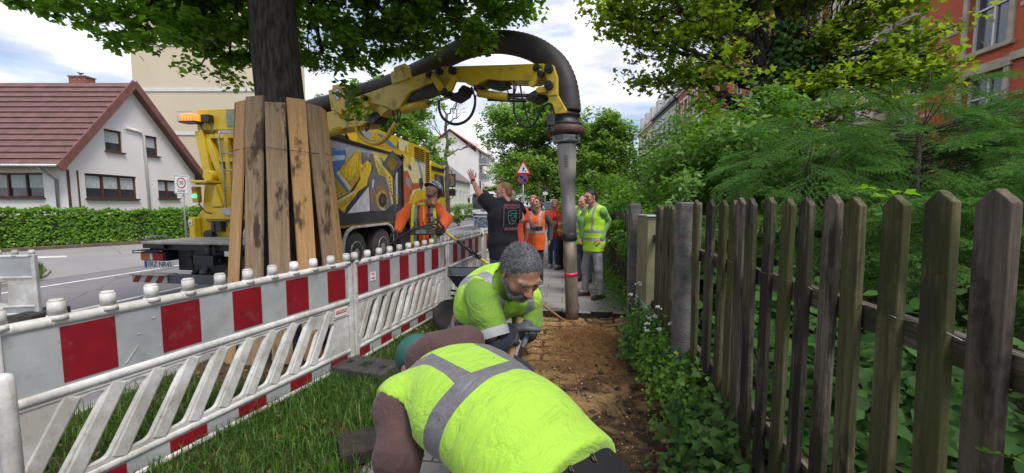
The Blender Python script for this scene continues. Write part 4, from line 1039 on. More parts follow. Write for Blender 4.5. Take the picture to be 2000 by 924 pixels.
# --- weeds and ivy at the foot of the fence
Ps, Ns = [], []; Pf = []
for i in range(900):
    u = rngu.uniform(1.2, 5.0); w = .06 + .09 * math.sin(u * 1.7 + 1) ** 2; v = .97 - abs(rngu.normal()) * w; 
    if v < .5: continue
    h = max(.04, (.34 if u > 2.2 else .2) * (1 - (.97 - v) / .55)) * rngu.uniform(.3, 1.2)
    p = st(v, u, -.03); k = rngu.integers(3, 7)
    for j in range(k): Ps.append((p.x + rngu.normal() * .035, p.y + rngu.normal() * .05, p.z + h * (j + 1) / k)); Ns.append((-.5, -.3, .8))
o = leaves('fence_foot_ivy', np.array(Ps), .062, M['leaf_ivy'], None, N=np.array(Ns), jitter=.6, shape='lobed', rng=rngu, world=False); o['kind'] = 'stuff'
Ps, Ns = [], []
for i in range(1000):
    u = rngu.choice([rngu.uniform(2.6, 4.6), rngu.uniform(5.6, 11)]); v = .98 - abs(rngu.normal()) * (.14 if u < 5 else .16)
    h = rngu.uniform(.1, .55) * (.75 if u < 5 else .9); p = st(v, u, -.03); k = rngu.integers(4, 9)
    for j in range(k): Ps.append((p.x + rngu.normal() * .03, p.y + rngu.normal() * .05, p.z + h * (j + 1) / k)); Ns.append((-.4, -.4, .8))
o = leaves('fence_foot_weeds', np.array(Ps), .042, M['leaf_bright'], None, N=np.array(Ns), jitter=.8, shape='oval', wide=.38, rng=rngu, world=False); o['kind'] = 'stuff'
# white-flowered weeds
wf = thing('flowering_weed', 'tall weed with small white flower heads leaning on the concrete post', 'plant', tuple(st(.85, 3.9, -.05)))
m = MB(); P = []
for i in range(9):
    b = st(.82 + rngu.uniform(-.08, .1), 3.7 + rngu.uniform(-.25, .45), -.05); tpp = b + Vector((rngu.uniform(-.12, .06), rngu.uniform(-.1, .1), rngu.uniform(.45, .78))); branch(m, b, tpp, .004, .002, .1, 4, 4); P.append(tpp)
m.build('stem', M['leaf_bright'], wf, world=True)
for q in P:
    m = MB()
    for k in range(9): m.ball(q + Vector((rngu.normal() * .012, rngu.normal() * .012, rngu.normal() * .006)), .009, 6, 4)
    m.build('flower', M['flower'], wf, world=True)
P2 = []
for q in P:
    for k in range(14): P2.append((q.x + rngu.normal() * .03, q.y + rngu.normal() * .03, q.z - rngu.uniform(.05, .45)))
leaves('foliage', np.array(P2), .05, M['leaf_bright'], wf, jitter=.8, wide=.3)
# little weed in the pavement
pw = thing('pavement_weed', 'single small weed growing out of a joint in the flags', 'plant', tuple(on_z(1178, 605)))
b = on_z(1178, 605); leaves('foliage', np.array(tuple(b)) + np.array([[.0, 0, .02 + i * .012] for i in range(10)]), .045, M['leaf_bright'], pw, jitter=.8, wide=.3)

# --- grass
def grass(name, pts, hmin, hmax, seed=2, lean=.5, w=.0035):
    rng = np.random.default_rng(seed); n = len(pts); P = np.asarray(pts, float); h = rng.uniform(hmin, hmax, n)[:, None] * rng.uniform(.6, 1, (n, 1))
    a = rng.uniform(0, 2 * PI, n); d = np.stack([np.cos(a), np.sin(a), 0 * a], 1); s = np.stack([-np.sin(a), np.cos(a), 0 * a], 1) * w * rng.uniform(.7, 1.5, (n, 1))
    l = (rng.random((n, 1)) ** 1.5) * lean; z = np.array([0, 0, 1.0])
    p1 = P + (z * .55 + d * l * .25) * h; p2 = P + (z * (.95 - .35 * l) + d * l * .9) * h
    V = np.stack([P - s, P + s, p1 + s * .8, p1 - s * .8, p2], 1).reshape(-1, 3); b = np.arange(n)[:, None] * 5
    F = np.concatenate([b + np.array([[0, 1, 2]]), b + np.array([[0, 2, 3]]), b + np.array([[3, 2, 4]])])
    o = np_mesh(name, V, F, M['grass'], None, False, {'lr': np.repeat(rng.random(n), 5)}, smooth=True); o['kind'] = 'stuff'; return o
pts = []
while len(pts) < 42000:
    u = rngu.uniform(.7, 9.5) if rngu.random() < .4 else rngu.uniform(.7, 4.2); v = rngu.uniform(-3.42, -1.06)
    d = math.hypot(v - (-2.87), u - 3.9); q = mnoise.noise(Vector((v * 2.4, u * 2.4, 1)))
    if d < 1.15 and rngu.random() < (1.15 - d) * 2.5 + .25: continue
    if v < -2.25 and rngu.random() < .35 + q * .8: continue
    if q < -.28 and rngu.random() < .75: continue
    if v > -1.2 and rngu.random() < .5: continue
    p = st(v, u, -.015); pts.append(tuple(p))
grass('verge_grass', pts, .04, .19, lean=1.1, w=.0026)
pts = []
for i in range(5000):
    a, b = rngu.random(), rngu.random(); p = on_z(-100 + 195 * a, 523 + 30 * b + (1 - a) * 6, ROAD_Z)
    q = cen + (p - cen) * .85; pts.append((q.x, q.y, ROAD_Z + .07))
grass('island_grass', pts, .05, .2, seed=5, w=.005)
pts = [tuple(st(rngu.uniform(-13.1, -11.1), rngu.uniform(20, 60), -.03)) for i in range(9000)]
grass('far_verge_grass', pts, .1, .35, seed=6, w=.012)

# --- fallen bits on the verge and roots in the pit
Ps = [tuple(st(rngu.uniform(-3.4, -1.4), rngu.uniform(1, 7), rngu.uniform(.0, .02))) for i in range(900)]
M['litter'] = leaf_mat('dead_leaf', (.10, .055, .025), (.30, .19, .09), .1, (1, .9, .6), .8)
o = leaves('leaf_litter', np.array(Ps), .045, M['litter'], None, jitter=.5, rng=rngu, world=False); o['kind'] = 'stuff'
def pit_height(v, u):
    return -.085 + .05 * math.exp(-(((v - .25) / .42) ** 2 + ((u - 4.75) / .42) ** 2)) + .05 * max(0, min(1, (v - .62) / .3))
m_v = []; m_f = []; lr = []
for i in range(5200):
    if rngu.random() < .75: v, u = .25 + rngu.normal() * .33, 4.65 + rngu.normal() * .36
    else: v, u = rngu.uniform(-.3, .85), rngu.uniform(1.5, 5.2)
    if not (-.4 < v < .9 and u < 5.5): continue
    z = pit_height(v, u) + rngu.uniform(.0, .035); p = st(v, u, z); a = rngu.uniform(0, 2 * PI); L = rngu.uniform(.03, .12); c = rngu.uniform(-1, 1)
    w = rngu.uniform(.0006, .0018); b = len(m_v)
    for k in range(4):
        t = k / 3; aa_ = a + c * t; q = Vector((p.x + math.cos(aa_) * L * t, p.y + math.sin(aa_) * L * t, p.z + .025 * math.sin(PI * t) * abs(c))); sd_ = Vector((-math.sin(aa_), math.cos(aa_), .3)) * w
        m_v += [tuple(q - sd_), tuple(q + sd_)]; lr += [rngu.random()] * 2
    for k in range(3): m_f.append((b + 2 * k, b + 2 * k + 1, b + 2 * k + 3, b + 2 * k + 2))
M['fibre'] = leaf_mat('root_fibre', (.09, .045, .02), (.36, .19, .075), .1, (1, .9, .6), .9)
o = np_mesh('root_fibres', np.array(m_v), np.array(m_f), M['fibre'], None, False, {'lr': np.array(lr)}); o['kind'] = 'stuff'
m = MB()
for i in range(1000):
    v, u = rngu.uniform(-.38, .95), rngu.uniform(1.2, 5.5); r = rngu.uniform(.003, .012) * (1.6 if rngu.random() < .06 else 1); p = st(v, u, pit_height(v, u) + .01)
    m.ball(p, (r, r * rngu.uniform(.6, 1), r * .6), 5, 4, mi=int(rngu.random() < .45))
for i in range(46):
    v, u = rngu.uniform(.2, .95), rngu.uniform(1.6, 4.2); r = rngu.uniform(.014, .034); m.ball(st(v, u, pit_height(v, u) + .008), (r, r * rngu.uniform(.6, 1), r * .6), 6, 5, mi=int(rngu.random() < .15))
for i in range(420):
    v, u = rngu.uniform(-1.08, -.45), rngu.uniform(1.5, 5.6); r = rngu.uniform(.002, .006); m.ball(st(v, u, .002), (r, r, r * .6), 5, 4, mi=int(rngu.random() < .4))
o = m.build('soil_crumbs', [pm('dark_crumb', (.05, .036, .025), (.02, .016, .012), 20, .95, .4), pm('sand_crumb', (.42, .31, .19), (.3, .2, .12), 20, .95, .4)]); o['kind'] = 'stuff'

# --- hedge in front of the gabled house
hn = Vector((-hd.y, hd.x, 0));  hn = hn if hn.y > 0 else -hn
rngh = np.random.default_rng(12); n = 26000
a_, L_h = -5.0, (h1 - h0).length + 6.5
s_ = rngh.uniform(a_, L_h, n); w_ = rngh.random(n); face = rngh.random(n) < .68; 
bump_ = .10 * np.sin(s_ * 2.1) + .08 * np.sin(s_ * 5.3 + 1)
top = 1.22 + .06 * np.sin(s_ * 1.3) + .05 * np.sin(s_ * 7)
zz = np.where(face, ROAD_Z + .12 + (top - ROAD_Z) * rngh.random(n), top + np.abs(rngh.normal(size=n)) * .035); dpt = np.where(face, np.abs(rngh.normal(size=n)) * .10 + bump_ * .6, w_ * 1.1)
P = np.array(tuple(h0)) + np.array(tuple(hd)) * s_[:, None] + np.array(tuple(hn)) * (dpt + .25)[:, None]; P[:, 2] = zz
Nn = np.where(face[:, None], np.array(tuple(-hn + Vector((0, 0, .5)))), np.array([0, 0, 1.0]))
hedge = thing('clipped_hedge', 'long clipped green hedge across the side street in front of the white gabled house', 'hedge', tuple(h0))
leaves('foliage', P, .10, M['leaf_bright'], hedge, N=Nn, jitter=.9, wide=.45, rng=rngh)
c0, c1 = h0 + hd * a_ + hn * .75, h0 + hd * L_h + hn * .75
mb = MB()
for i in range(60):
    c = c0.lerp(c1, (i + .5) / 60); branch(mb, (c.x, c.y, ROAD_Z), (c.x + .05, c.y, 1.05), .02, .008, .2, 4, 5)
mb.build('stems', M['bark_light'], hedge, world=True)
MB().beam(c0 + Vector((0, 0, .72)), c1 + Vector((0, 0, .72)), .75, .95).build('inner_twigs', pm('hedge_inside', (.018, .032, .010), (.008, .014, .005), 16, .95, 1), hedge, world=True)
structure(MB().prism([Vector((p.x, p.y, ROAD_Z + .006)) for p in (h0 + hd * a_ - hn * .35, h0 + hd * L_h - hn * .35, h0 + hd * L_h + hn * 1.6, h0 + hd * a_ + hn * 1.6)], (0, 0, .09)).build('hedge_bed', mk_soil('hedge_bed', (.16, .13, .09), (.08, .06, .045))))

# --- trees further off
far = 'street trees far down the road'
def ft(name, label, px, Y, r, h, mat, n=90, nper=55, ls=.2, seed=1, group=None, trunk=.2, cz=None, flat=1.0, base_z=-.1):
    p = at(px, 390, Y); cz = cz or h - r * .9; rs = random.Random(seed); lb = []
    for i in range(9): 
        a = rs.uniform(0, 2 * PI); q = rs.uniform(.2, .62) * r; lb.append(((p.x + math.cos(a) * q, p.y + math.sin(a) * q, cz + rs.uniform(-.55, .6) * r * flat), (r * .48, r * .48, r * .4 * flat)))
    lb.append(((p.x, p.y, cz), (r * .6, r * .6, r * .7 * flat)))
    return lobes_tree(name, label, 'tree', (p.x, p.y, base_z), max(1.5, cz - r * .5), trunk, trunk * .6, lb, mat, ls, n, nper, r * .16, M['bark'], seed=seed, group=group, wide=.45, limb_r=trunk * .35, surf=.3)
ft('ash_tree', 'full green tree standing behind the hose head beside the pavement', 1045, 25, 3.7, 7.8, M['leaf_far'], 560, 60, .17, 41, trunk=.22, cz=5.2)
ft('lime_tree', 'darker tree to the right of the suction pipe above the privet bush', 1170, 24, 2.9, 8.2, M['leaf_far'], 400, 60, .17, 42, cz=4.9)
ft('linden_tree', 'tall light green tree rising behind the truck roof', 775, 25, 3.6, 10.0, M['leaf_far'], 520, 60, .19, 43, trunk=.25, cz=6.4)
ft('chestnut_tree', 'green tree between the plank-wrapped trunk and the truck arm', 640, 30, 3.2, 10.4, M['leaf_far'], 300, 55, .22, 44, trunk=.25, cz=7.0)
for i, (px, Y, r, h, sd_) in enumerate(((1000, 60, 3.5, 8.5, 51), (1055, 75, 4.5, 8.8, 52), (1110, 60, 4.0, 8.0, 53), (955, 58, 1.7, 5.0, 54), (1030, 100, 5.5, 10, 55), (1085, 48, 2.5, 6.0, 56), (1150, 40, 2.6, 6.2, 57), (1190, 36, 2.5, 6.0, 58))):
    ft('roadside_tree', ('tree furthest left in the far green belt, next to the lamp post', 'large tree at the centre of the far green belt', 'tree in the far belt just behind the suction pipe', 'small round tree in front of the balcony block',
        'tallest crown at the very end of the street', 'small tree in front of the far belt by the parked cars', 'tree above the two men in yellow vests', 'tree showing over the privet bush')[i], px, Y, r, h, M['leaf_far'], 130, 45, .3, sd_, far, cz=h - r)
# bushes on the far left verge
for i, (px, Y, r) in enumerate(((886, 36, .75), (905, 41, .9), (870, 33, .5), (922, 48, .9), (895, 30, .35))):
    p = at(px, 390, Y)
    bush('garden_bush', ('round bush beside the stone garden wall', 'second round bush near the bus lane', 'bush close to the cab mirror', 'bush beside the bus front', 'small clipped bush on the far verge')[i], 'bush', [((p.x, p.y, .2 + r * .8), (r, r, r * .9))], M['leaf_far'], .12, 1500, 'bushes on the far side of the road', seed=60 + i, base=(p.x, p.y, -.1))
# bare dead tree
bt = thing('bare_tree', 'leafless grey tree with crooked branches beyond the truck', 'tree', tuple(at(872, 390, 30)) [:2] + (-.1,))
rs = random.Random(77); m = MB(); b = Vector((at(872, 390, 30).x, 30, -.1)); tp = b + Vector((.1, 0, 8.2)); tr = branch(m, b, tp, .2, .1, .06, 8, 9, rs=rs)
def rec(p, d, L, r, k):
    q = p + d * L; pts = branch(m, p, q, r, r * .55, .25, 5, 5, sag=rs.uniform(-.1, .15), rs=rs)
    if k == 0: return
    for i in range(3):
        dd = (d + Vector((rs.uniform(-.8, .8), rs.uniform(-.6, .6), rs.uniform(-.45, .55)))).normalized(); rec(pts[rs.randint(2, 5)], dd, L * rs.uniform(.5, .75), r * .5, k - 1)
for i, z in enumerate((4, 5, 6, 7, 8, 8)):
    sgn = 1 if i % 2 else -1; rec(tr[z] if z < len(tr) else tp, Vector((sgn * rs.uniform(.5, 1), rs.uniform(-.4, .4), rs.uniform(.3, 1.0))).normalized(), rs.uniform(1.2, 1.9), .06, 3)
m.build('trunk', M['bark_light'], bt, world=True)
# ------------------------------------------------------------------ suction excavator truck
TV, TU = -5.785, 5.85
truck = thing('suction_truck', 'yellow suction excavator truck with painted side mural and raised hose boom', 'truck', st(TV, TU, ROAD_Z), STROT)
HW = 1.275
SA, SB = st(-4.51, 5), st(-4.51, 20)
def side(px, py, off=0.0): return on_plan(px, py, (SA.x, SA.y), (SB.x, SB.y), off)
def tpart(mb, name, mat, parent=None, world=False, **k): return mb.build(name, mat, parent or truck, world=world, **k)
Y_, YW, DM, BP = M['yellow_paint'], M['yellow_worn'], M['dark_metal'], M['black_plastic']
# chassis
m = MB()
for x in (-.42, .42): m.box((x, 4.7, .82), (.09, 8.9, .26))
for y in (.4, 1.4, 2.6, 3.2, 4.6, 6.2, 8.4): m.box((0, y, .80), (.84, .12, .2))
m.box((0, 2.9, .55), (1.7, .16, .16)); m.box((0, 4.2, .55), (1.7, .16, .16)); m.box((0, 8.1, .52), (1.7, .16, .16))
m.box((.75, 6.1, .62), (.6, 1.5, .55)); m.box((-.75, 6.1, .62), (.6, 1.5, .55))
tpart(m, 'chassis', DM, bevel=.008)
def wheel(x, y, sx, dual=True):
    w = MB(); r = .5; W_ = .29
    prof = [(.27, -W_ / 2), (.40, -W_ / 2 - .005), (.47, -W_ / 2 + .02), (r - .008, -W_ / 2 + .045), (r, -W_ / 2 + .07)]
    for k in range(4):
        z = -W_ / 2 + .085 + k * .042; prof += [(r, z), (r - .014, z + .006), (r - .014, z + .014), (r, z + .02)]
    prof += [(r, W_ / 2 - .07), (r - .008, W_ / 2 - .045), (.47, W_ / 2 - .02), (.40, W_ / 2 + .005), (.27, W_ / 2)]
    w._lathe(prof, Vector((x, y, .5)), Vector((sx, 0, 0)), 40, 0, True)
    if dual: w._lathe(prof, Vector((x - sx * .33, y, .5)), Vector((sx, 0, 0)), 32, 0, True)
    t_ = w.build('wheel', M['tyre'], truck)
    q = MB(); q._lathe([(.285, W_ / 2 - .01), (.285, W_ / 2 + .008), (.255, W_ / 2 + .008), (.25, W_ / 2 - .09), (.17, W_ / 2 - .11), (.15, W_ / 2 - .03), (.12, W_ / 2 + .0), (.07, W_ / 2 + .01)], Vector((x, y, .5)), Vector((sx, 0, 0)), 32, 0, True)
    for k in range(10):
        a = 2 * PI * k / 10; q.cyl((x + sx * (W_ / 2 - .09), y + .2 * math.cos(a), .5 + .2 * math.sin(a)), (x + sx * (W_ / 2 - .05), y + .2 * math.cos(a), .5 + .2 * math.sin(a)), .014, seg=6)
    q.build('rim', M['galvanised'], t_)
for y in (2.50, 3.82):
    for sx in (-1, 1): wheel(sx * (HW - .17), y, sx)
for sx in (-1, 1): wheel(sx * (HW - .17), 8.15, sx, False); wheel(sx * (HW - .17), 6.7, sx, False)
# mudguards, white edge
def arch(cy0, cy1):
    pts = [(cy0 - .62, .62), (cy0 - .56, .86), (cy0 - .42, 1.02), (cy0 - .2, 1.09)] + [(cy1 + .2, 1.09), (cy1 + .42, 1.02), (cy1 + .56, .86), (cy1 + .62, .62)]
    for sx in (-1, 1):
        m = MB(); [m.beam((sx * (HW - .19), a, b), (sx * (HW - .19), c, d), .42, .022) for (a, b), (c, d) in zip(pts, pts[1:])]; tpart(m, 'mudguard', BP)
arch(2.5, 3.82); arch(6.7, 8.15)
for sx in (-1, 1):
    m = MB()
    pts = [(1.86, .55), (1.92, .84), (2.06, 1.02), (2.3, 1.105), (4.02, 1.105), (4.26, 1.02), (4.40, .84), (4.46, .55)]
    for (a, b), (c, d) in zip(pts, pts[1:]): m.beam((sx * (HW + .01), a, b), (sx * (HW + .01), c, d), .05, .05)
    tpart(m, 'mudguard_edge', M['white_plastic'])
# rear deck, bumper, lamps
m = MB().box((-.0, .53, .955), (2.44, 1.08, .045)); tpart(m, 'rear_deck', M['deck_sheet'], bevel=.01)
m = MB().box((-1.0, .0 + .05, .90), (.4, .10, .07)); m.box((0, .12, .88), (2.3, .1, .10)); m.box((0, .5, .62), (.9, .7, .42)); m.box((-.55, .55, .68), (.3, .8, .4)); m.box((.75, .5, .68), (.5, .8, .42))
for x in (-.15, .55): m.beam((x, .55, .75), (x - .25 if x < 0 else x + .2, .1, .42), .09, .05)
m.tube([(-.05, .25, .86), (.05, .12, .8), (.3, .1, .82), (.5, .2, .86)], .014, 6); m.tube([(.2, .3, .85), (.3, .1, .66), (.6, .15, .6)], .012, 6)
m.cyl((.05, -.02, .93), (.05, -.02, .72), .045, seg=12); m.box((.05, -.02, .93), (.16, .14, .03)); m.box((.0, .02, .68), (.36, .2, .16)); m.cyl((-.2, .08, .66), (.2, .08, .66), .055, seg=12)
for i in range(7): m.tube([(-.5 + i * .15, .25, .83), (-.46 + i * .15, .12 + .03 * (i % 3), .70), (-.38 + i * .13, .2, .60)], .011, 5)
m.box((.95, .1, .62), (.08, .3, .35)); m.box((-.9, .2, .74), (.12, .2, .2))
tpart(m, 'tow_coupling', BP, bevel=.006)
m = MB()
m.beam((-.35, .5, .80), (-.15, .05, .45), .10, .04); m.beam((.35, .5, .80), (.25, .05, .45), .10, .04); m.box((0, -.0, .36), (1.9, .09, .15)); tpart(m, 'underrun_bar', pm('bar_grey', (.10, .105, .115), (.07, .07, .075), 4, .5, .1), bevel=.01)
M['stripe_red'] = M['red_sheet']
def striped(mb_w, mb_r, x0, x1, z0, z1, y, n=6, slant=.09):
    mb_w.box(((x0 + x1) / 2, y, (z0 + z1) / 2), (x1 - x0, .012, z1 - z0)); p = (x1 - x0) / n
    for i in range(0, n, 2):
        a = x0 + i * p; q = [(a, z0), (a + p, z0), (a + p + slant, z1), (a + slant, z1)]
        q = [(min(max(x, x0), x1), z) for x, z in q]; mb_r.prism([(x, y - .0075, z) for x, z in q], (0, -.002, 0))
for x0, x1, sl_ in ((-1.36, -.70, .09), (.70, 1.36, -.09)):
    mw, mr = MB(), MB(); striped(mw, mr, x0, x1, .30, .43, -.06, slant=sl_); wb = tpart(mw, 'warning_board', M['white_sheet']); mr.build('red_stripe', M['red_sheet'], wb)
m = MB().box((-1.03, .0, .43), (.7, .22, .012)); tpart(m, 'board_shelf', M['deck_sheet'])
M['lamp_red'] = pm('lamp_red', (.42, .008, .01), (.25, .005, .006), 30, .2, .1, coat=.5)
M['lamp_amber'] = pm('lamp_amber', (.5, .14, .01), None, 30, .2, .1, coat=.5)
M['lamp_clear'] = pm('lamp_clear', (.7, .68, .62), (.5, .48, .42), 30, .15, .1, coat=.5)
for sx in (-1, 1):
    m = MB().box((sx * 1.02, .05, .73), (.46, .10, .15)); hs = tpart(m, 'tail_light', BP, bevel=.01)
    MB().box((sx * 1.14, -.012, .73), (.17, .03, .12)).build('amber_lens', M['lamp_amber'], hs, bevel=.008)
    MB().box((sx * 1.025, -.012, .73), (.055, .03, .12)).build('clear_lens', M['lamp_clear'], hs, bevel=.006)
    MB().box((sx * .90, -.012, .73), (.19, .03, .12)).build('red_lens', M['lamp_red'], hs, bevel=.008)
    m = MB().box((sx * 1.03, .0, .835), (.5, .2, .012)); m.tube([(sx * 1.28, -.08, .84), (sx * 1.28, -.1, .80), (sx * .8, -.1, .80)], .009, 6); tpart(m, 'lamp_guard', BP)
m = MB().box((-.905, .0, .595), (.54, .012, .125)); pl = tpart(m, 'number_plate', M['sign_white'], bevel=.004)
MB().box((-1.152, -.0085, .595), (.042, .004, .113)).build('blue_strip', M['sign_blue'], pl)
vs, fs = text_vf('ERZ NR45', .125); Tm = Matrix.Translation((-.885, -.010, .595)) @ Matrix.Rotation(PI / 2, 4, 'X') @ Matrix.Diagonal((.84, 1, 1, 1))
MB().add([Tm @ v for v in vs], fs).build('registration', M['ink_black'], pl)
m = MB().box((.42, .0, .80), (.12, .1, .10)).box((.62, .02, .81), (.09, .1, .09)); wl = tpart(m, 'work_lamp', BP); MB().box((.42, -.054, .80), (.10, .012, .08)).build('lens', M['lamp_clear'], wl)
m = MB().tube([(-1.18, .05, .98), (-1.18, .05, 1.05), (-1.18, .40, 1.05), (-1.18, .40, .98)], .012, 7); tpart(m, 'grab_handle', M['galvanised'])
# tilted access ramp
m = MB().prism([(-.05, .75, .985), (.75, .75, .985), (.75, .98, 1.40), (.0, .98, 1.40)], (0, .02, -.01)); tpart(m, 'ramp_sheet', M['deck_sheet'])
# rear container wall of yellow steel, ribs and diagonal brace
RYL = 1.16
m = MB(); m.box((0, RYL + .3, 3.22), (2.5, .5, .40)); tpart(m, 'container_head', Y_, bevel=.012)
m = MB(); m.prism([(-1.18, RYL + .12, 3.0), (1.18, RYL + .12, 3.0), (1.18, RYL + .12, 1.15), (-.78, RYL + .12, 1.15)], (0, .04, 0)); rw = tpart(m, 'rear_wall', Y_)
m = MB()
def rib(a, b, w=.09, d=.10): m.beam(a, b, d, w, up=(0, 1, 0)) if False else m.beam(a, b, w, d, up=(0, 1, 0))
for x in (-.62, -.1, .45, 1.0): rib((x, RYL + .06, 2.97), (x + .03, RYL + .06, 1.2))
for z in (2.90, 2.45, 1.95, 1.5): rib((-1.08 + (2.9 - z) * .2, RYL + .065, z), (1.15, RYL + .065, z), .08, .09)
rib((-1.14, RYL + .03, 3.0), (-.86, RYL + .03, 1.2), .16, .14); rib((-1.02, RYL + .05, 2.86), (-.45, RYL + .05, 1.3), .13, .10)
tpart(m, 'rib', Y_, bevel=.008)
# ladder
m = MB()
for x in (-.62, -.23): m.tube([(x, RYL - .02, 2.98), (x, RYL - .12, 2.96), (x, RYL - .14, 2.85), (x + .04, RYL - .12, 2.2), (x + .04, RYL - .10, 1.18)], .016, 8)
for z in (2.55, 2.24, 1.93, 1.62, 1.32): m.tube([(-.585, RYL - .12, z), (-.195, RYL - .12, z)], .014, 8)
m.box((-.42, RYL - .1, 2.95), (.4, .05, .06))
tpart(m, 'ladder', M['galvanised'])
# hinge tower, left
m = MB()
m.prism([(-1.22, RYL - .10, .98), (-1.22, RYL - .10, 1.35), (-1.08, RYL - .10, 1.52), (-1.02, RYL - .10, 1.98), (-.72, RYL - .10, 1.98), (-.55, RYL - .10, 1.55), (-.35, RYL - .10, 1.45), (-.35, RYL - .10, .98)], (0, .16, 0))
m.box((-.92, RYL - .15, 2.02), (.34, .34, .05)); m.cyl((-.92, RYL - .12, 2.14), (-.92, RYL + .2, 2.14), .11, seg=18); m.box((-.2, RYL - .05, 1.42), (1.6, .2, .22)); m.box((.3, RYL - .1, 1.6), (.12, .12, .45))
m.box((-1.17, RYL - .2, 1.16), (.12, .14, .38)); m.prism([(-.85, RYL - .16, 1.55), (-.62, RYL - .16, 1.55), (-.75, RYL - .16, 1.95)], (0, .05, 0)); m.box((-.5, RYL - .05, 1.08), (.5, .12, .12))
tpart(m, 'hinge_tower', Y_, bevel=.01)
m = MB().box((-.35, RYL - .2, 1.46), (.42, .05, .12)); tpart(m, 'checker_step', M['galvanised'])
m = MB(); m.tube([(-1.0, RYL - .2, 1.75), (-1.02, RYL - .24, 1.6), (-.9, RYL - .22, 1.45), (-.8, RYL - .2, 1.42)], .012, 6); m.tube([(-.95, RYL - .16, 1.3), (-.75, RYL - .25, 1.25), (-.7, RYL - .22, 1.0)], .014, 6); m.box((-.7, RYL - .17, 1.18), (.2, .12, .2)); m.box((-.42, RYL - .19, 1.28), (.18, .01, .05)); m.cyl((-.9, RYL - .12, 1.02), (-.9, RYL - .22, 1.02), .09, seg=14)
tpart(m, 'cable', BP)
m = MB().prism([(-1.155, RYL - .275, 1.20), (-1.155, RYL - .275, 1.31), (-1.255 + .03, RYL - .275, 1.31), (-1.225, RYL - .275, 1.20)], (0, -.003, 0)); wsk = tpart(m, 'warning_sticker', M['sign_white'])
MB().prism([(-1.21, RYL - .2805, 1.225), (-1.17, RYL - .2805, 1.225), (-1.19, RYL - .2805, 1.28)], (0, -.002, 0)).build('symbol', M['ink_black'], wsk)
m = MB().box((-1.09, RYL - .2, 1.78), (.11, .09, .30)); ss = tpart(m, 'signal_tower', pm('signal_frame', (.45, .32, .02), None, 5, .5, 0))
MB().box((-1.09, RYL - .25, 1.88), (.09, .02, .07)).build('red_lamp', M['lamp_red'], ss)
MB().ball((-1.09, RYL - .25, 1.755), (.05, .03, .038), 12, 8).build('green_lamp', emat('green_lamp', (.05, 1.0, .25), 1.6, (.02, .2, .05)), ss)
# beacon and lamp on the head
m = MB().box((-1.25, RYL - .06, 3.15), (.34, .20, .03)); m.tube([(-1.12, RYL - .02, 3.15), (-1.08, RYL + .0, 3.02), (-1.02, RYL - .02, 2.98)], .012, 6); m.box((-.95, RYL - .02, 3.22), (.16, .12, .14)); m.tube([(-.88, RYL - .02, 3.15), (-.86, RYL, 3.0), (-.82, RYL - .02, 2.96)], .014, 6)
bc = tpart(m, 'beacon', BP)
m = MB().box((-1.27, RYL - .07, 3.24), (.28, .16, .13)); m.build('amber_lens', emat('beacon_amber', (1.0, .28, .04), .9, (.5, .12, .02)), bc, bevel=.02)
m = MB(); 
for i in range(6): m.tube([(-1.42 + i * .06, RYL - .17, 3.15), (-1.42 + i * .06, RYL - .17, 3.33)], .004, 5)
m.tube([(-1.43, RYL - .17, 3.33), (-1.10, RYL - .17, 3.33)], .005, 5); m.build('guard_cage', M['galvanised'], bc)
M['screen_pic'] = pm('painted_hatch', (.10, .22, .16), (.30, .20, .18), 9, .4, .1, contrast=(.4, .6))
m = MB().box((-.34, RYL + .04, 3.24), (.50, .02, .31)); hc = tpart(m, 'painted_hatch', M['screen_pic']); MB().box((-.38, RYL + .026, 3.24), (.07, .006, .24)).box((-.33, RYL + .027, 3.25), (.16, .006, .04)).build('emblem', M['sign_yellow'], hc)
m = MB().cyl((.10, RYL + .045, 3.22), (.10, RYL + .03, 3.22), .12, seg=24); rs_ = tpart(m, 'round_sign', M['sign_blue']); MB().cyl((.10, RYL + .028, 3.24), (.10, RYL + .024, 3.24), .045, seg=12).box((.10, RYL + .026, 3.17), (.06, .004, .07)).build('symbol', M['sign_white'], rs_)
# container body behind the rear wall
m = MB().box((0, 3.9, 2.0), (2.46, 5.1, 1.8)); m.box((0, 5.3, 3.1), (2.46, 4.2, .70)); tpart(m, 'container', Y_, bevel=.01)
m = MB(); m.box((.6, 2.2, 3.02), (.7, 1.3, .22)); m.box((.2, 1.9, 3.15), (.5, .6, .3)); m.cyl((-.2, 1.6, 2.95), (-.2, 1.6, 3.25), .45, seg=24); m.tube([(.9, 1.8, 2.95), (.95, 1.9, 3.3), (1.0, 2.1, 3.3), (1.02, 2.25, 2.98)], .035, 8); m.tube([(.8, 2.3, 2.95), (.85, 2.5, 3.22), (.95, 2.7, 3.2), (1.0, 2.8, 2.98)], .03, 8)
tpart(m, 'slewing_gear', DM, bevel=.01)
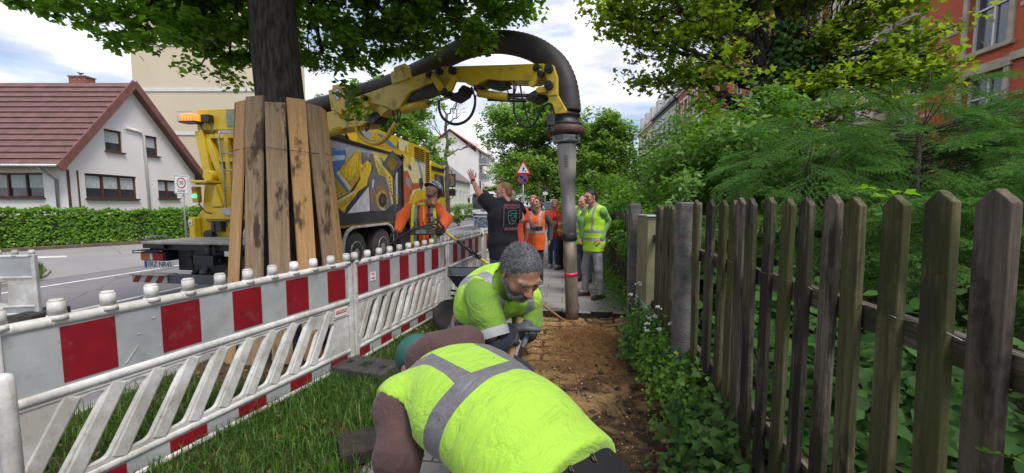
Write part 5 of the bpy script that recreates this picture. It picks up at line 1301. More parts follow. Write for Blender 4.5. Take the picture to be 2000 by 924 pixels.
# side panels
lt = _MW[truck.name].inverted()
def sl(px, py, off=0): return lt @ side(px, py, off)
Mblack = pm('mural_black', (.028, .032, .042), (.05, .055, .065), 2.5, .35, .05, coat=.3)
m = MB().prism([(HW - .02, 1.30, 1.17), (HW - .02, 5.0, 1.17), (HW - .02, 5.0, 2.90), (HW - .02, 1.30, 2.90)], (.02, 0, 0)); sp = tpart(m, 'side_panel', Mblack)
m = MB().prism([(HW - .02, 2.55, 2.955), (HW - .02, 7.45, 2.955), (HW - .02, 7.45, 3.43), (HW - .02, 2.75, 3.43)], (.02, 0, 0)); up_ = tpart(m, 'upper_panel', Y_)
m = MB().prism([(HW - .02, 5.1, 1.17), (HW - .02, 7.45, 1.17), (HW - .02, 7.45, 2.95), (HW - .02, 5.1, 2.95)], (.02, 0, 0)); ep = tpart(m, 'engine_panel', Y_)
m = MB().beam((HW + .01, 1.0, 2.93), (HW + .01, 5.2, 2.93), .05, .05); m.beam((HW + .015, 5.05, 1.15), (HW + .015, 5.05, 3.0), .06, .05); tpart(m, 'black_rail', BP)
def mur(parent, layer, col, pts, name='painted_shape', c2=None, scale=14):
    key = 'mural_%d_%d_%d' % tuple(int(q * 1000) for q in col); mt = pm(key, col, c2 or tuple(q * .72 for q in col), scale, .4, .03, contrast=(.35, .6), coat=.2)
    loc = [lt @ side(a, b, .0) for a, b in pts]; x = HW + .0015 * layer
    MB().prism([(x, q.y, q.z) for q in loc], (.001, 0, 0)).build(name, mt, parent)
def ell(cx, cy, rx, ry, n=18, rot=0.0): return [(cx + rx * math.cos(a) * math.cos(rot) - ry * math.sin(a) * math.sin(rot), cy + rx * math.cos(a) * math.sin(rot) + ry * math.sin(a) * math.cos(rot)) for a in np.linspace(0, 2 * PI, n, endpoint=False)]
YL, OC, CR, BL, GR = (.74, .53, .03), (.50, .33, .03), (.72, .64, .36), (.06, .20, .52), (.34, .33, .38)
mur(sp, 1, (.45, .44, .52), [(632, 275), (640, 272), (752, 300), (752, 307), (720, 303), (636, 287)])
mur(sp, 2, BL, [(634, 292), (673, 291), (673, 317), (648, 346), (640, 350)]); mur(sp, 3, (.55, .66, .74), [(636, 304), (673, 303), (673, 312), (637, 316)]); mur(sp, 3, (.16, .38, .66), [(635, 292), (673, 291), (673, 294), (635, 296)])
mur(sp, 2, (.42, .42, .45), [(675, 288), (700, 294), (690, 310), (674, 318)])
mur(sp, 3, OC, [(648, 346), (660, 333), (692, 296), (706, 298), (706, 335), (700, 350), (682, 376), (655, 390), (646, 365)]); mur(sp, 4, YL, [(664, 334), (694, 300), (700, 300), (698, 330), (684, 352), (672, 345)], c2=OC)
mur(sp, 4, (.48, .50, .54), [(720, 364), (722, 412), (678, 417)], c2=(.7, .7, .72), scale=6)
mur(sp, 5, YL, [(700, 312), (708, 322), (717, 313), (724, 319), (725, 331), (718, 350), (716, 362), (700, 373), (676, 405), (672, 416), (655, 402), (655, 393), (690, 374), (703, 350)]); mur(sp, 6, CR, [(655, 393), (690, 373), (692, 377), (660, 396)]); mur(sp, 6, OC, [(704, 330), (714, 318), (716, 322), (706, 336)]); mur(sp, 6, (.6, .42, .03), [(660, 399), (690, 381), (694, 384), (672, 404)], c2=(.3, .2, .02))
mur(sp, 6, BL, [(651, 341), (656, 338), (681, 373), (677, 376)]); mur(sp, 7, CR, [(656, 338), (661, 333), (686, 368), (681, 372)]); mur(sp, 6, BL, [(648, 356), (655, 353), (656, 360), (649, 364)])
mur(sp, 2, (.10, .10, .115), [(706, 298), (741, 302), (752, 330), (764, 362), (771, 396), (752, 412), (724, 412), (722, 366), (718, 352), (728, 330), (722, 312), (708, 318)], c2=(.19, .19, .21), scale=38)
mur(sp, 3, (.33, .20, .08), ell(744, 385, 13, 24), c2=(.12, .07, .03), scale=22); mur(sp, 4, (.5, .34, .14), ell(745, 390, 11, 19), c2=(.2, .12, .05), scale=30); mur(sp, 5, (.035, .03, .03), ell(747, 391, 8, 14)); mur(sp, 6, (.12, .06, .04), ell(747, 390, 4, 7)); mur(sp, 6, (.6, .56, .45), [(741, 403), (745, 407), (753, 409), (749, 411), (743, 409)])
mur(sp, 3, (.42, .23, .14), [(723, 370), (730, 366), (728, 392), (724, 402)], c2=(.05, .04, .04), scale=40); mur(sp, 3, (.55, .56, .6), [(727, 350), (731, 352), (729, 368), (726, 366)])
mur(sp, 3, (.35, .35, .38), ell(716, 304, 5, 7), c2=(.05, .05, .06), scale=30)
mur(sp, 4, YL, [(728, 301), (742, 303), (776, 312), (776, 399), (764, 399), (755, 347), (740, 341), (733, 322)]); mur(sp, 5, CR, [(730, 303), (736, 304), (768, 372), (770, 399), (766, 399), (758, 350), (742, 330)]); mur(sp, 5, OC, [(734, 312), (740, 320), (752, 345), (742, 340)]); mur(sp, 5, BL, [(741, 308), (745, 308), (750, 316), (747, 320)]); mur(sp, 5, (.58, .6, .55), [(771, 316), (776, 318), (776, 395), (773, 372)])
for i in range(7): mur(sp, 6, (.05, .05, .05), [(759 + i * 1.1, 345 + i * 7), (761 + i * 1.1, 346 + i * 7), (761.6 + i * 1.1, 349 + i * 7), (759.6 + i * 1.1, 349 + i * 7)])
mur(sp, 4, CR, [(722, 293), (775, 304), (775, 311), (748, 306), (728, 300)])
mur(up_, 1, (.62, .63, .66), [(697, 248), (704, 250), (722, 268), (720, 277), (700, 268)]); mur(up_, 2, GR, [(701, 250), (726, 257), (722, 277), (712, 270), (704, 262)]); mur(up_, 2, (.60, .33, .02), [(726, 258), (738, 261), (736, 275), (727, 273)], c2=(.36, .22, .05)); mur(up_, 3, BL, [(736, 260), (748, 263), (774, 288), (770, 289), (757, 282)])
mur(up_, 2, OC, [(740, 268), (760, 285), (772, 291), (776, 278), (780, 293), (740, 286), (735, 280)]); mur(up_, 2, CR, [(778, 272), (797, 277), (797, 298), (780, 294)]); mur(up_, 3, (.06, .05, .05), [(776.5, 277), (778.3, 279), (776.5, 291), (774.5, 289)]); mur(up_, 3, OC, [(791, 285), (795, 286), (795, 299), (790, 298)]); mur(up_, 4, (.6, .6, .6), [(789, 279), (797, 281), (796, 284), (790, 283)])
mur(ep, 1, CR, [(788, 304), (830, 312), (830, 372), (812, 372), (788, 410)], c2=YL, scale=5); mur(ep, 2, (.62, .62, .60), [(812, 309), (830, 312), (829, 350), (823, 350)]); mur(ep, 3, (.30, .31, .34), [(813, 309), (817, 311), (827, 346), (824, 352)])
mur(ep, 3, (.5, .11, .03), [(788, 333), (796, 334), (803, 350), (806, 358), (820, 357), (821, 367), (806, 371), (800, 390), (790, 410), (785, 410), (786, 360)], c2=(.3, .07, .03), scale=20); mur(ep, 4, YL, ell(796, 315, 7, 11)); mur(ep, 5, (.12, .12, .14), [(797, 321), (803, 324), (803, 334), (797, 328)]); mur(ep, 5, (.55, .55, .58), ell(795, 314, 2, 3)); mur(ep, 4, (.28, .29, .31), [(793, 343), (803, 352), (801, 372), (792, 358)])
mur(ep, 4, (.05, .05, .06), [(818, 350), (824, 346), (827, 360), (823, 372), (819, 364)])
# louvres
m = MB()
for i in range(6):
    for a, b in ((7.45 - 1.40, 7.45 - .93), (7.45 - .90, 7.45 - .50)): m.box((HW + .004, (a + b) / 2, 3.02 + i * .062), (.012, b - a - .03, .028))
for i in range(26): m.box((HW + .004, 7.45 - .22, 1.62 + i * .067), (.012, .34, .03))
tpart(m, 'louvre', BP)
m = MB()
for i in range(7): m.box((HW + .014, 7.45 - .95, 3.0 + i * .062 - .012), (.03, .95, .012))
for i in range(27): m.box((HW + .014, 7.45 - .22, 1.60 + i * .067 - .012), (.03, .38, .012))
tpart(m, 'louvre_blade', Y_)
m = MB()
for y in (3.6, 4.9, 5.3): m.cyl((HW - .1, y, 3.42), (HW - .1, y, 3.47), .02, seg=8); m.ball((HW - .1, y, 3.5), .04, 10, 8)
tpart(m, 'roof_lamp', M['chrome'])
# cab
m = MB()
prof = [(7.62, .75), (9.35, .75), (9.45, 1.5), (9.38, 1.95), (9.15, 2.85), (8.9, 3.05), (7.75, 3.12), (7.62, 3.0)]
m.prism([(-HW + .02, a, b) for a, b in prof], (2 * HW - .04, 0, 0)); cab = tpart(m, 'cab', Y_, bevel=.04, bseg=2)
m = MB()
for sx in (-1, 1): m.prism([(sx * (HW - .015), a, b) for a, b in ((8.0, 1.9), (9.2, 1.9), (9.02, 2.68), (8.0, 2.68))], (sx * .012, 0, 0))
m.prism([(-1.1, 9.44, 1.75), (1.1, 9.44, 1.75), (1.05, 9.22, 2.75), (-1.05, 9.22, 2.75)], (0, .02, .0)); m.build('window', M['glass'], cab)
m = MB()
for sx in (-1, 1): m.box((sx * (HW - .005), 8.4, 2.87), (.02, 1.45, .12)); m.box((sx * (HW - .002), 7.9, 1.5), (.02, .2, .03))
m.build('black_band', BP, cab)
m = MB().box((0, 8.2, 3.2), (1.5, .7, .12)); m.build('light_bar', M['lamp_amber'], cab, bevel=.03)
for sx in (-1, 1):
    m = MB(); m.tube([(sx * HW, 9.1, 2.92), (sx * (HW + .26), 9.25, 2.9), (sx * (HW + .28), 9.28, 1.85), (sx * HW, 9.2, 1.75)], .018, 7)
    m.box((sx * (HW + .27), 9.27, 2.52), (.24, .12, .5)); m.box((sx * (HW + .27), 9.27, 2.06), (.24, .12, .26)); mi = m.build('mirror', BP, truck, bevel=.02)
    MB().box((sx * (HW + .27), 9.205, 2.52), (.19, .006, .44)).build('mirror_glass', M['chrome'], mi)

# ------------------------------------------------------------------ boom
AA, AB = (-4.6, 8.2), (.72, 5.2)
def arm(px, py, off=0.0): return on_plan(px, py, AA, AB, off)
an = Vector((-(AB[1] - AA[1]), AB[0] - AA[0], 0)).normalized(); an = an if an.dot(Vector((0, -1, 0))) > 0 else -an     # towards the camera
def aplate(mb, pts, off, thick, mi=0): mb.prism([arm(a, b, off) for a, b in pts], -an * thick, mi); return mb
boom = MB()
aplate(boom, [(560, 243), (600, 232), (626, 222), (655, 215), (664, 232), (700, 232), (716, 238), (706, 246), (690, 248), (630, 258), (560, 278)], .17, .34)
boom = boom.build('boom', YW, truck, world=True, bevel=.012, bseg=2)
def bp(pts, off, th, name='boom_section', mat=None, bev=.01): 
    m = MB(); aplate(m, pts, off, th); return m.build(name, mat or YW, boom, world=True, bevel=bev, bseg=2)
bp([(641, 180), (641, 176), (648, 174), (649, 166), (668, 163), (678, 197), (679, 212), (666, 224), (655, 217), (647, 216)], .21, .05, 'side_plate')
bp([(688, 199), (693, 190), (850, 135), (862, 132), (869, 138), (866, 148), (845, 160), (800, 180), (779, 212), (767, 216), (750, 207), (724, 201), (697, 210), (690, 207)], .17, .30)
bp([(762, 145), (764, 139), (768, 139), (769, 131), (790, 123), (797, 131), (801, 152), (780, 160), (765, 164)], .20, .05, 'bracket_plate')
bp([(855, 136), (864, 130), (1044, 124), (1062, 124), (1064, 146), (1052, 152), (1036, 158), (980, 157), (952, 154), (928, 167), (912, 164), (896, 152), (864, 150), (856, 145)], .17, .30)
bp([(1062, 127), (1068, 124), (1080, 127), (1088, 150), (1088, 186), (1070, 188), (1066, 150)], .20, .40)
bp([(1068, 186), (1088, 183), (1106, 214), (1104, 221), (1084, 223), (1080, 208)], .18, .36)
def link(a, b, ra, rb, off, th, mat=YW, n=8, name='link'):
    ax, ay = a; bx, by = b; ang = math.atan2(by - ay, bx - ax); pts = []
    for k in range(n + 1): t = ang + PI / 2 + PI * k / n; pts.append((ax + ra * math.cos(t), ay + ra * math.sin(t)))
    for k in range(n + 1): t = ang - PI / 2 + PI * k / n; pts.append((bx + rb * math.cos(t), by + rb * math.sin(t)))
    m = MB(); aplate(m, pts, off, th); return m.build(name, mat, boom, world=True, bevel=.006)
link((683, 203), (691, 221), 5, 6.5, .24, .05); link((716, 207), (711, 219), 4.5, 6, .24, .05); link((844, 148), (860, 172), 5, 7, .24, .05); link((860, 172), (872, 181), 6, 6, .2, .12, DM)
link((886, 152), (876, 172), 5, 6.5, .24, .05); link((1050, 138), (1038, 163), 6, 6.5, .24, .05); link((1052, 176), (1062, 174), 6, 6, .22, .1)
link((905, 172), (900, 178), 6, 6, .12, .2, DM); link((884, 190), (900, 182), 7, 5, .14, .2, DM); link((725, 232), (732, 226), 9, 8, .14, .22, DM); link((755, 205), (735, 222), 9, 8, .12, .2, YW)
link((930, 172), (940, 182), 6, 6, .14, .2, DM); link((1036, 190), (1048, 184), 8, 9, .15, .24, DM); link((700, 238), (690, 232), 7, 8, .12, .22, YW)
bp([(948, 158), (985, 160), (990, 168), (968, 174), (950, 170)], .10, .16, 'guard_plate', DM, .004); bp([(740, 205), (785, 186), (838, 165), (850, 160), (850, 176), (800, 196), (780, 205), (760, 214)], .12, .22, 'guard_plate', DM, .004)
def acyl(a, b, r, mat, off=.1, name='hydraulic_cylinder', seg=16): m = MB(); m.cyl(arm(*a, off), arm(*b, off), r, seg=seg); return m.build(name, mat, boom, world=True)
acyl((600, 270), (673, 250), .075, YW); acyl((673, 250), (716, 238), .03, M['chrome'], name='piston_rod'); acyl((785, 213), (836, 202), .06, YW); acyl((836, 202), (880, 189), .024, M['chrome'], name='piston_rod')
acyl((935, 182), (993, 190), .055, YW); acyl((993, 190), (1034, 193), .022, M['chrome'], name='piston_rod'); acyl((953, 195), (1026, 198), .018, DM, name='guide_rod'); acyl((980, 186), (1036, 188), .03, DM, name='guide_rod')
for (a, b, r) in ((695, 198, .055), (714, 192, .05), (842, 147, .055), (860, 140, .05), (886, 139, .055), (1051, 135, .05), (1074, 136, .055), (1074, 168, .055), (683, 203, .05), (872, 182, .06), (1058, 146, .04), (1045, 190, .05)):
    p = arm(a, b, .19); m = MB(); m.cyl(p, p + an * .06, r, seg=14); m.cyl(p + an * .06, p + an * .085, r * .55, seg=6); m.build('pin', DM, boom, world=True)
m = MB()
for (a, b) in ((773, 136), (774, 141), (775, 146), (786, 131), (787, 136), (788, 141), (771, 150), (790, 147)): p = arm(a, b, .201); m.cyl(p, p + an * .004, .011, seg=8)
m.build('bolt_hole', DM, boom, world=True)
# no-touching sticker: white disc, red rim, hand symbol and stroke
p = arm(659, 184, .212); m = MB().cyl(p, p + an * .003, .105, seg=28); stk = m.build('warning_sticker', M['sign_red'], boom, world=True)
m = MB().cyl(p + an * .003, p + an * .005, .092, seg=28); m.build('white_disc', M['sign_white'], boom, world=True)
ah = an.cross(Vector((0, 0, 1))).normalized(); m = MB(); q = p + an * .006
m.beam(q - ah * .06 + Vector((0, 0, .055)), q + ah * .06 - Vector((0, 0, .055)), .003, .014, up=ah); m.box(q - Vector((0, 0, .01)), (.035, .004, .05)); 
for k in range(4): m.beam(q + ah * (-.02 + k * .013) + Vector((0, 0, .01)), q + ah * (-.028 + k * .018) + Vector((0, 0, .05)), .003, .008)
m.build('hand_symbol', M['ink_black'], boom, world=True)
# hydraulic hoses
for pts, r, mt in (([(858, 196), (858, 212), (866, 230), (884, 241), (903, 239), (918, 227), (926, 208), (927, 190), (921, 170)], .014, BP), ([(856, 196), (857, 214), (865, 232), (884, 243.5), (904, 241), (920, 228), (928, 208), (929, 186)], .012, BP),
                   ([(1004, 168), (1003, 200), (1006, 225), (1018, 244), (1034, 248), (1047, 236), (1058, 214), (1070, 203), (1081, 208), (1085, 225)], .014, BP), ([(1016, 168), (1022, 200), (1030, 230), (1036, 246)], .012, BP),
                   ([(985, 165), (1000, 158), (1008, 168), (1004, 186)], .009, BP), ([(995, 186), (990, 172), (1000, 164)], .008, BP), ([(722, 246), (716, 256), (715, 250), (722, 238)], .013, BP), ([(767, 216), (769, 228), (772, 240)], .013, BP), ([(774, 214), (777, 226), (774, 240)], .012, BP), ([(779, 214), (782, 224), (776, 238)], .010, BP),
                   ([(1080, 190), (1090, 205), (1088, 225), (1078, 232)], .014, BP)):
    MB().tube(spline([arm(a, b, .12) for a, b in pts], 6), r, 8).build('hydraulic_hose', mt, boom, world=True)
sheath = spline([arm(a, b, .12) for a, b in ((697, 246), (700, 258), (712, 272), (732, 280), (750, 273), (764, 256), (774, 240))], 10)
MB().tube(sheath, [.04 + (.005 if i % 2 else 0) for i in range(len(sheath))], 10).build('cable_sheath', YW, boom, world=True)
# big suction hose
hp_ = spline([arm(a, b, o_) for a, b, o_ in ((520, 250, -.25), (590, 217, -.25), (650, 200, -.25), (700, 184, -.25), (760, 165, -.25), (820, 139, -.22), (870, 112, -.18), (920, 91, -.12), (975, 82, -.06), (1035, 93, 0), (1080, 122, 0), (1102, 160, 0), (1110, 205, 0), (1111, 222, 0))], 30)
acc = [hp_[0]]; 
for p in hp_[1:]:
    if (p - acc[-1]).length > .022: acc.append(p)
ph = MB().tube(acc, [.150 + (.007 if i % 2 else 0) for i in range(len(acc))], 20).build('suction_hose', pm('hose_rubber', (.022, .019, .02), (.045, .035, .034), 5, .6, .3), truck, world=True)
HC = at(1110, 240, 5.25)
def zpix(py, Y=5.25): return at(1103, py, Y).z
m = MB()
prof = [(.17, zpix(206)), (.195, zpix(209)), (.195, zpix(213)), (.165, zpix(216)), (.165, zpix(222)), (.19, zpix(224)), (.19, zpix(229)), (.17, zpix(231)), (.18, zpix(240)), (.215, zpix(243)), (.215, zpix(247)), (.16, zpix(249))]
m._lathe([(r, z) for r, z in reversed(prof)], Vector((HC.x - .04, HC.y, 0)), Vector((0, 0, 1)), 32, 0, True); sh_ = m.build('swivel_head', DM, truck, world=True)
m = MB(); m._lathe([(.15, zpix(266)), (.235, zpix(264)), (.25, zpix(262)), (.25, zpix(254)), (.235, zpix(249)), (.20, zpix(247))], Vector((HC.x - .04, HC.y, 0)), Vector((0, 0, 1)), 36, 0, True); m.build('flange_ring', pm('rusty_red_ring', (.11, .045, .04), (.05, .025, .022), 12, .6, .4), sh_, world=True)
m = MB(); q = at(1076, 235, 5.05); m.box(q, (.09, .1, .14)); m.box(q + Vector((.02, 0, -.1)), (.05, .06, .08)); m.build('valve_block', DM, sh_, world=True, bevel=.006)
m = MB(); q = at(1090, 212, 5.0)
aplate(m, [(1068, 186), (1086, 186), (1122, 216), (1120, 224), (1092, 224)], .03, .03); 
pA, pB = at(1106, 275, 5.28), at(1118, 626, 5.46)
def pp(py): t = (py - 275) / (626 - 275); return pA.lerp(pB, t)
m = MB(); c_ = pp(272); m._lathe([(.15, -.05), (.172, -.045), (.172, -.02), (.155, -.01), (.155, .01), (.172, .02), (.172, .045), (.15, .05)], c_, Vector((0, 0, 1)), 30, 0, True)
for k in range(6):
    a = k * PI / 3 + .3; m.box(c_ + Vector((math.cos(a) * .175, math.sin(a) * .175, 0)), (.03, .03, .08), rz=a)
m.box(c_ + Vector((.02, -.18, 0)), (.12, .03, .05)); m.cyl(c_ + Vector((-.05, -.2, 0)), c_ + Vector((.09, -.2, 0)), .012, seg=8); m.build('clamp', M['galvanised'], truck, world=True)
def mk_pipe(name, a, b):
    t = NT(name); c = t.coord('Object', (1, 1, .25)); col = t.mix(t.rng(t.noise(c, 9, 6, .65), .35, .65), b, a); col = t.mix(t.rng(t.noise(t.coord('Object'), 30, 4, .7), .55, .75, 0, .6), col, (.17, .12, .075))
    return t.done(t.bsdf(col, .6, .2, t.bump(t.noise(t.coord('Object', (1, 1, .2)), 40, 4), .35, .006), .35))
M['pipe'] = mk_pipe('worn_pipe', (.44, .425, .40), (.28, .265, .25)); M['pipe_mud'] = mk_pipe('muddy_pipe', (.30, .24, .18), (.13, .105, .08))
m = MB(); ys = [280, 284, 300, 325, 348, 349, 400, 449]; rs_p = [.118, .124, .121, .114, .104, .094, .090, .090]
m.tube([pp(y) for y in ys], rs_p, 26); m.build('suction_pipe', M['pipe'], truck, world=True)
m = MB(); m.tube([pp(y) for y in (448, 449, 462, 463)], [.094, .099, .099, .092], 26); m.build('pipe_collar', DM, truck, world=True)
m = MB(); m.tube([pp(y) for y in (460, 500, 560, 600, 626)], [.088, .088, .089, .090, .089], 26); m.build('suction_nozzle', M['pipe_mud'], truck, world=True)
m = MB(); m.tube([pp(y) for y in (526, 533)], [.0903, .0905], 26); m.build('pink_marking_tape', pm('pink_spray', (.75, .06, .12), (.6, .04, .09), 15, .6, 0), truck, world=True)
m = MB()
for i in range(7):
    q = pp(305 + i * 3.2); m.box(q + Vector((-.03, -.138 + i * .001, 0)), (.05, .006, .006))
m.build('vent_slot', DM, truck, world=True)
m = MB(); m.box(on_z(1148, 577, .003), (.05, .28, .003), rz=-.1); o = street_spray = m.build('spray_mark', pm('orange_spray', (.75, .17, .03), (.5, .14, .05), 40, .8, 0)); structure(o)
# ------------------------------------------------------------------ plank guard round the street tree
tg = thing('tree_guard', 'ring of upright raw timber planks wired round the street tree trunk', 'tree guard', (TX, TY, 0))
rsg = random.Random(3); NPK = 14
for i in range(NPK):
    a = 2 * PI * i / NPK + .13; rb, rt = .60 + rsg.uniform(-.03, .03), .385 + rsg.uniform(-.006, .012); w = rsg.uniform(.160, .185); th = .028
    n_ = Vector((math.cos(a), math.sin(a), 0)); t_ = Vector((-math.sin(a), math.cos(a), 0)); H_ = 2.49 + rsg.uniform(-.03, .03); lean = rsg.uniform(-.025, .025)
    Mx = frame_m(n_ * rb + t_ * 0, t_, (n_ * (rt - rb) + t_ * lean + Vector((0, 0, H_))))
    L = math.hypot(rb - rt, H_); vs, fs = plate([[(-w / 2, 0), (w / 2, 0), (w / 2 + rsg.uniform(-.006, .002), L), (-w / 2, L - rsg.uniform(0, .01))]], th, .003)
    # plank geometry runs along its own Z so that the grain follows it
    o = bpy.data.objects.new('plank', None) if False else None
    pm_ = MB().add([(v.x, v.z, v.y) for v in vs], [tuple(reversed(f)) for f in fs]); o = pm_.build('plank', M['plank_grey'] if i % 3 == 1 or rsg.random() < .2 else M['plank'], tg)
    o.matrix_local = Mx @ Matrix(((1, 0, 0, 0), (0, 0, 1, 0), (0, 1, 0, 0), (0, 0, 0, 1))) @ Matrix.Scale(1, 4)
for z, r in ((2.02, .455), (.62, .58)):
    MB().tube([(math.cos(a) * (r + .012 * math.sin(a * 7)), math.sin(a) * (r + .012 * math.sin(a * 7)), z + .012 * math.sin(a * 3)) for a in np.linspace(0, 2 * PI, 60, endpoint=False)], .0022, 5, closed=True, cap=False).build('wire', M['dark_metal'], tg)

# ------------------------------------------------------------------ barriers
BAR = 'red and white site barriers'
def slot_poly(cx, z0, z1, w, sh): return rounded([(cx, z0), (cx + w, z0), (cx + w + sh, z1), (cx + sh, z1)], .028, 4)
def make_barrier(label, p0, p1, L=2.06, n_slots=10, upright=False, sticker=None, first_red=True, zbase=0.0, grubby=False, lift=0.0):
    p0, p1 = Vector((*p0, zbase)), Vector((*p1, zbase)); d = (p1 - p0).normalized(); L = (p1 - p0).length - .01
    t = thing('site_barrier', label, 'barrier', tuple(p0 + Vector((0, 0, lift))), math.atan2(d.y, d.x), BAR)
    RX_ = Matrix.Rotation(PI / 2, 4, 'X')      # plate XY -> XZ
    WP = M['white_plastic']
    # lattice plate with slots
    outs = [rect(.03, .165, L - .03, .59)]; pitch = (L - .30) / n_slots
    for i in range(n_slots):
        cx = .07 + i * pitch; sh = .02 if upright else .20; w = pitch * .46
        if i >= n_slots - 2 and not upright: 
            outs.append(slot_poly(cx, .20, .46, w, sh * .62))
        else: outs.append(slot_poly(cx, .20, .555, w, sh))
    vs, fs = plate(outs, .030, .007); m = MB().add([RX_ @ v for v in vs], fs)
    body = m.build('lattice', WP, t)
    m = MB()
    for z, r in ((.955, .027), (.615, .030), (.585, .020), (.150, .026), (.028, .026)): m.tube([(0, 0, z), (L, 0, z)], r, 10)
    for i in range(n_slots):     # raised slats
        cx = .07 + i * pitch - pitch * .27; sh = .02 if upright else .20
        m.beam((cx, 0, .175), (cx + sh, 0, .575), pitch * .40, .045, up=(0, 1, 0)) if False else m.beam((cx, 0, .175), (cx + sh * 1.05, 0, .58), .042, pitch * .40, up=(1, 0, 0))
    for x in (.0, L): m.box((x, 0, .49), (.05, .055, .98))
    if not upright: m.box((L - .12, 0, .545), (.20, .034, .09)); m.box((L - .12, 0, .493), (.20, .042, .018))
    fr = m.build('frame', WP, t, bevel=.008, bseg=2)
    k = int(round(L / .2))
    for i in range(k + 1):
        x = .02 + (L - .04) * i / k; m = MB(); m.cyl((x, 0, .96), (x, 0, .985), .040, .036, 14); m.cyl((x, 0, .985), (x, 0, 1.05), .033, .031, 14); m.cyl((x, 0, 1.05), (x, 0, 1.058), .031, .024, 14); m.build('knob', WP, t)
    m = MB().box((L / 2, 0, .78), (L - .04, .030, .32)).box((L / 2, 0, .087), (L - .04, .030, .10))
    sw = L / 10.3; red = first_red
    for i in range(11):
        if (i % 2 == 0) == red if red is not None else i in (0, 5):
            for z0, z1 in ((.655, .925), (.052, .125)):
                for s_ in (-1, 1): a, b = max(.03, sw * i), min(L - .03, sw * (i + 1)); m.box(((a + b) / 2, s_ * .0165, (z0 + z1) / 2), (b - a, .002, z1 - z0), mi=1)
    m.build('sheeting', [M['white_sheet'], M['red_sheet']], t)
    if sticker == 'firm':
        s_ = MB().box((L - .13, -.024, .545), (.15, .002, .075)).build('sticker', M['paper'], t); MB().prism([(L - .195, -.0265, .535), (L - .07, -.0265, .535), (L - .062, -.0265, .565), (L - .187, -.0265, .565)], (0, -.001, 0)).build('red_banner', M['ink_red'], s_)
        vs, fs = text_vf('STEGLEIN', .026, .0008, shear=.2); MB().add([Matrix.Translation((L - .128, -.0285, .55)) @ RX_ @ v for v in vs], fs).build('lettering', M['paper'], s_)
    if sticker == 'label':
        s_ = MB().box((.27, -.019, .79), (.085, .002, .085)).build('sticker', M['paper'], t)
        m = MB()
        for i, (w, z) in enumerate(((.05, .82), (.04, .805), (.055, .775), (.03, .765))): m.box((.27, -.0206, z), (w, .001, .008))
        m.build('red_print', M['ink_red'], s_)
    return t
b1_ = make_barrier('nearest white barrier with red stripes, crossing the lower left of the view', (-2.215, 1.66), (-1.502, 3.66), sticker='firm', first_red=False)
b2_ = make_barrier('second white and red barrier, in front of the operator in orange', (-1.478, 3.70), (-.935, 5.60), sticker='label')
b3_ = make_barrier('third white and red barrier, running from the wheelbarrow to the man in the black shirt', (-.915, 5.64), (-.53, 7.55), first_red=False)
b4_ = make_barrier('fourth white and red barrier, half hidden behind the man in the black shirt', (-.52, 7.60), (-.20, 9.55))
b5_ = make_barrier('farthest white barrier beside the road, seen between the standing people', (-.19, 9.6), (.12, 11.6), first_red=False)
b6_ = make_barrier('dirty white barrier with upright slots standing alone on the road at the left edge', (-8.6, 5.2), (-6.62, 5.52), upright=True, n_slots=8, zbase=ROAD_Z, lift=.05, first_red=None)
b6_.scale = (1, 1, .87)
# marks of wear on the near barrier
mk = MB()
for x0, z0, x1, z1 in ((.44, .66, .50, .74), (.50, .80, .515, .803), (.57, .87, .585, .874), (.60, .70, .603, .72), (1.66, .70, 1.68, .76)): mk.beam((x0, -.0185, z0), (x1, -.0185, z1), .0012, .006, up=(0, 0, 1))
mk.build('scratches', M['white_plastic'], b1_)
post = thing('barrier_post', 'rounded white plastic post standing at the lower left edge', 'post', tuple(at(6, 900, 1.42))[:2] + (0,))
m = MB(); c_ = at(6, 730, 1.42); m.tube([(c_.x, c_.y, 0), (c_.x, c_.y, c_.z - .03), (c_.x, c_.y, c_.z - .008), (c_.x, c_.y, c_.z)], [.028, .028, .022, .008], 14); m.build('tube', M['white_plastic'], post, world=True)
m = MB(); m.box((c_.x, c_.y, .05), (.4, .8, .1)); m.build('foot', M['rubber_block'], post, world=True, bevel=.01)
clip = MB()
for z in (.98,): clip.beam((-1.52, 3.62, z), (-1.46, 3.78, z + .005), .075, .012)
clip.build('joint_strap', M['dark_rubber'], b2_, world=True)
def foot(label, x, y, rz, z=0.0, mat=None):
    vs, fs = plate([rounded(rect(-.28, -.155, .28, .155), .03), rect(-.05, -.05, .05, .05), rect(.15, -.035, .21, .035), rect(-.21, -.035, -.15, .035)], .11, .012)
    m = MB().add([v + Vector((0, 0, .055)) for v in vs], fs)
    o = m.build('weight_block', mat or M['rubber_block'], None); o.location = (x, y, z); o.rotation_euler = (0, 0, rz); tag(o, label, 'foot block', 'rubber feet of the barriers'); return o
foot('black rubber foot block under the joint of the two nearest barriers', -1.30, 3.47, -.35, -.02)
foot('rubber foot block under the barrier joint beside the wheelbarrow', -.80, 5.52, -.1)
foot('rubber foot block at the farther barrier joint near the black-shirted man', -.50, 7.5, -.1)
foot('rubber foot block on the road under the lone left barrier', -6.62, 5.52, 1.7, ROAD_Z)
m = MB().box((0, 0, .04), (.22, .24, .09)); o = m.build('concrete_chunk', M['slab_edge'], None, bevel=.01); o.location = tuple(on_z(700, 885, .0)); o.rotation_euler = (.02, .03, .5); tag(o, 'small soil-covered slab lying in the grass beside the brown sleeve', 'slab')
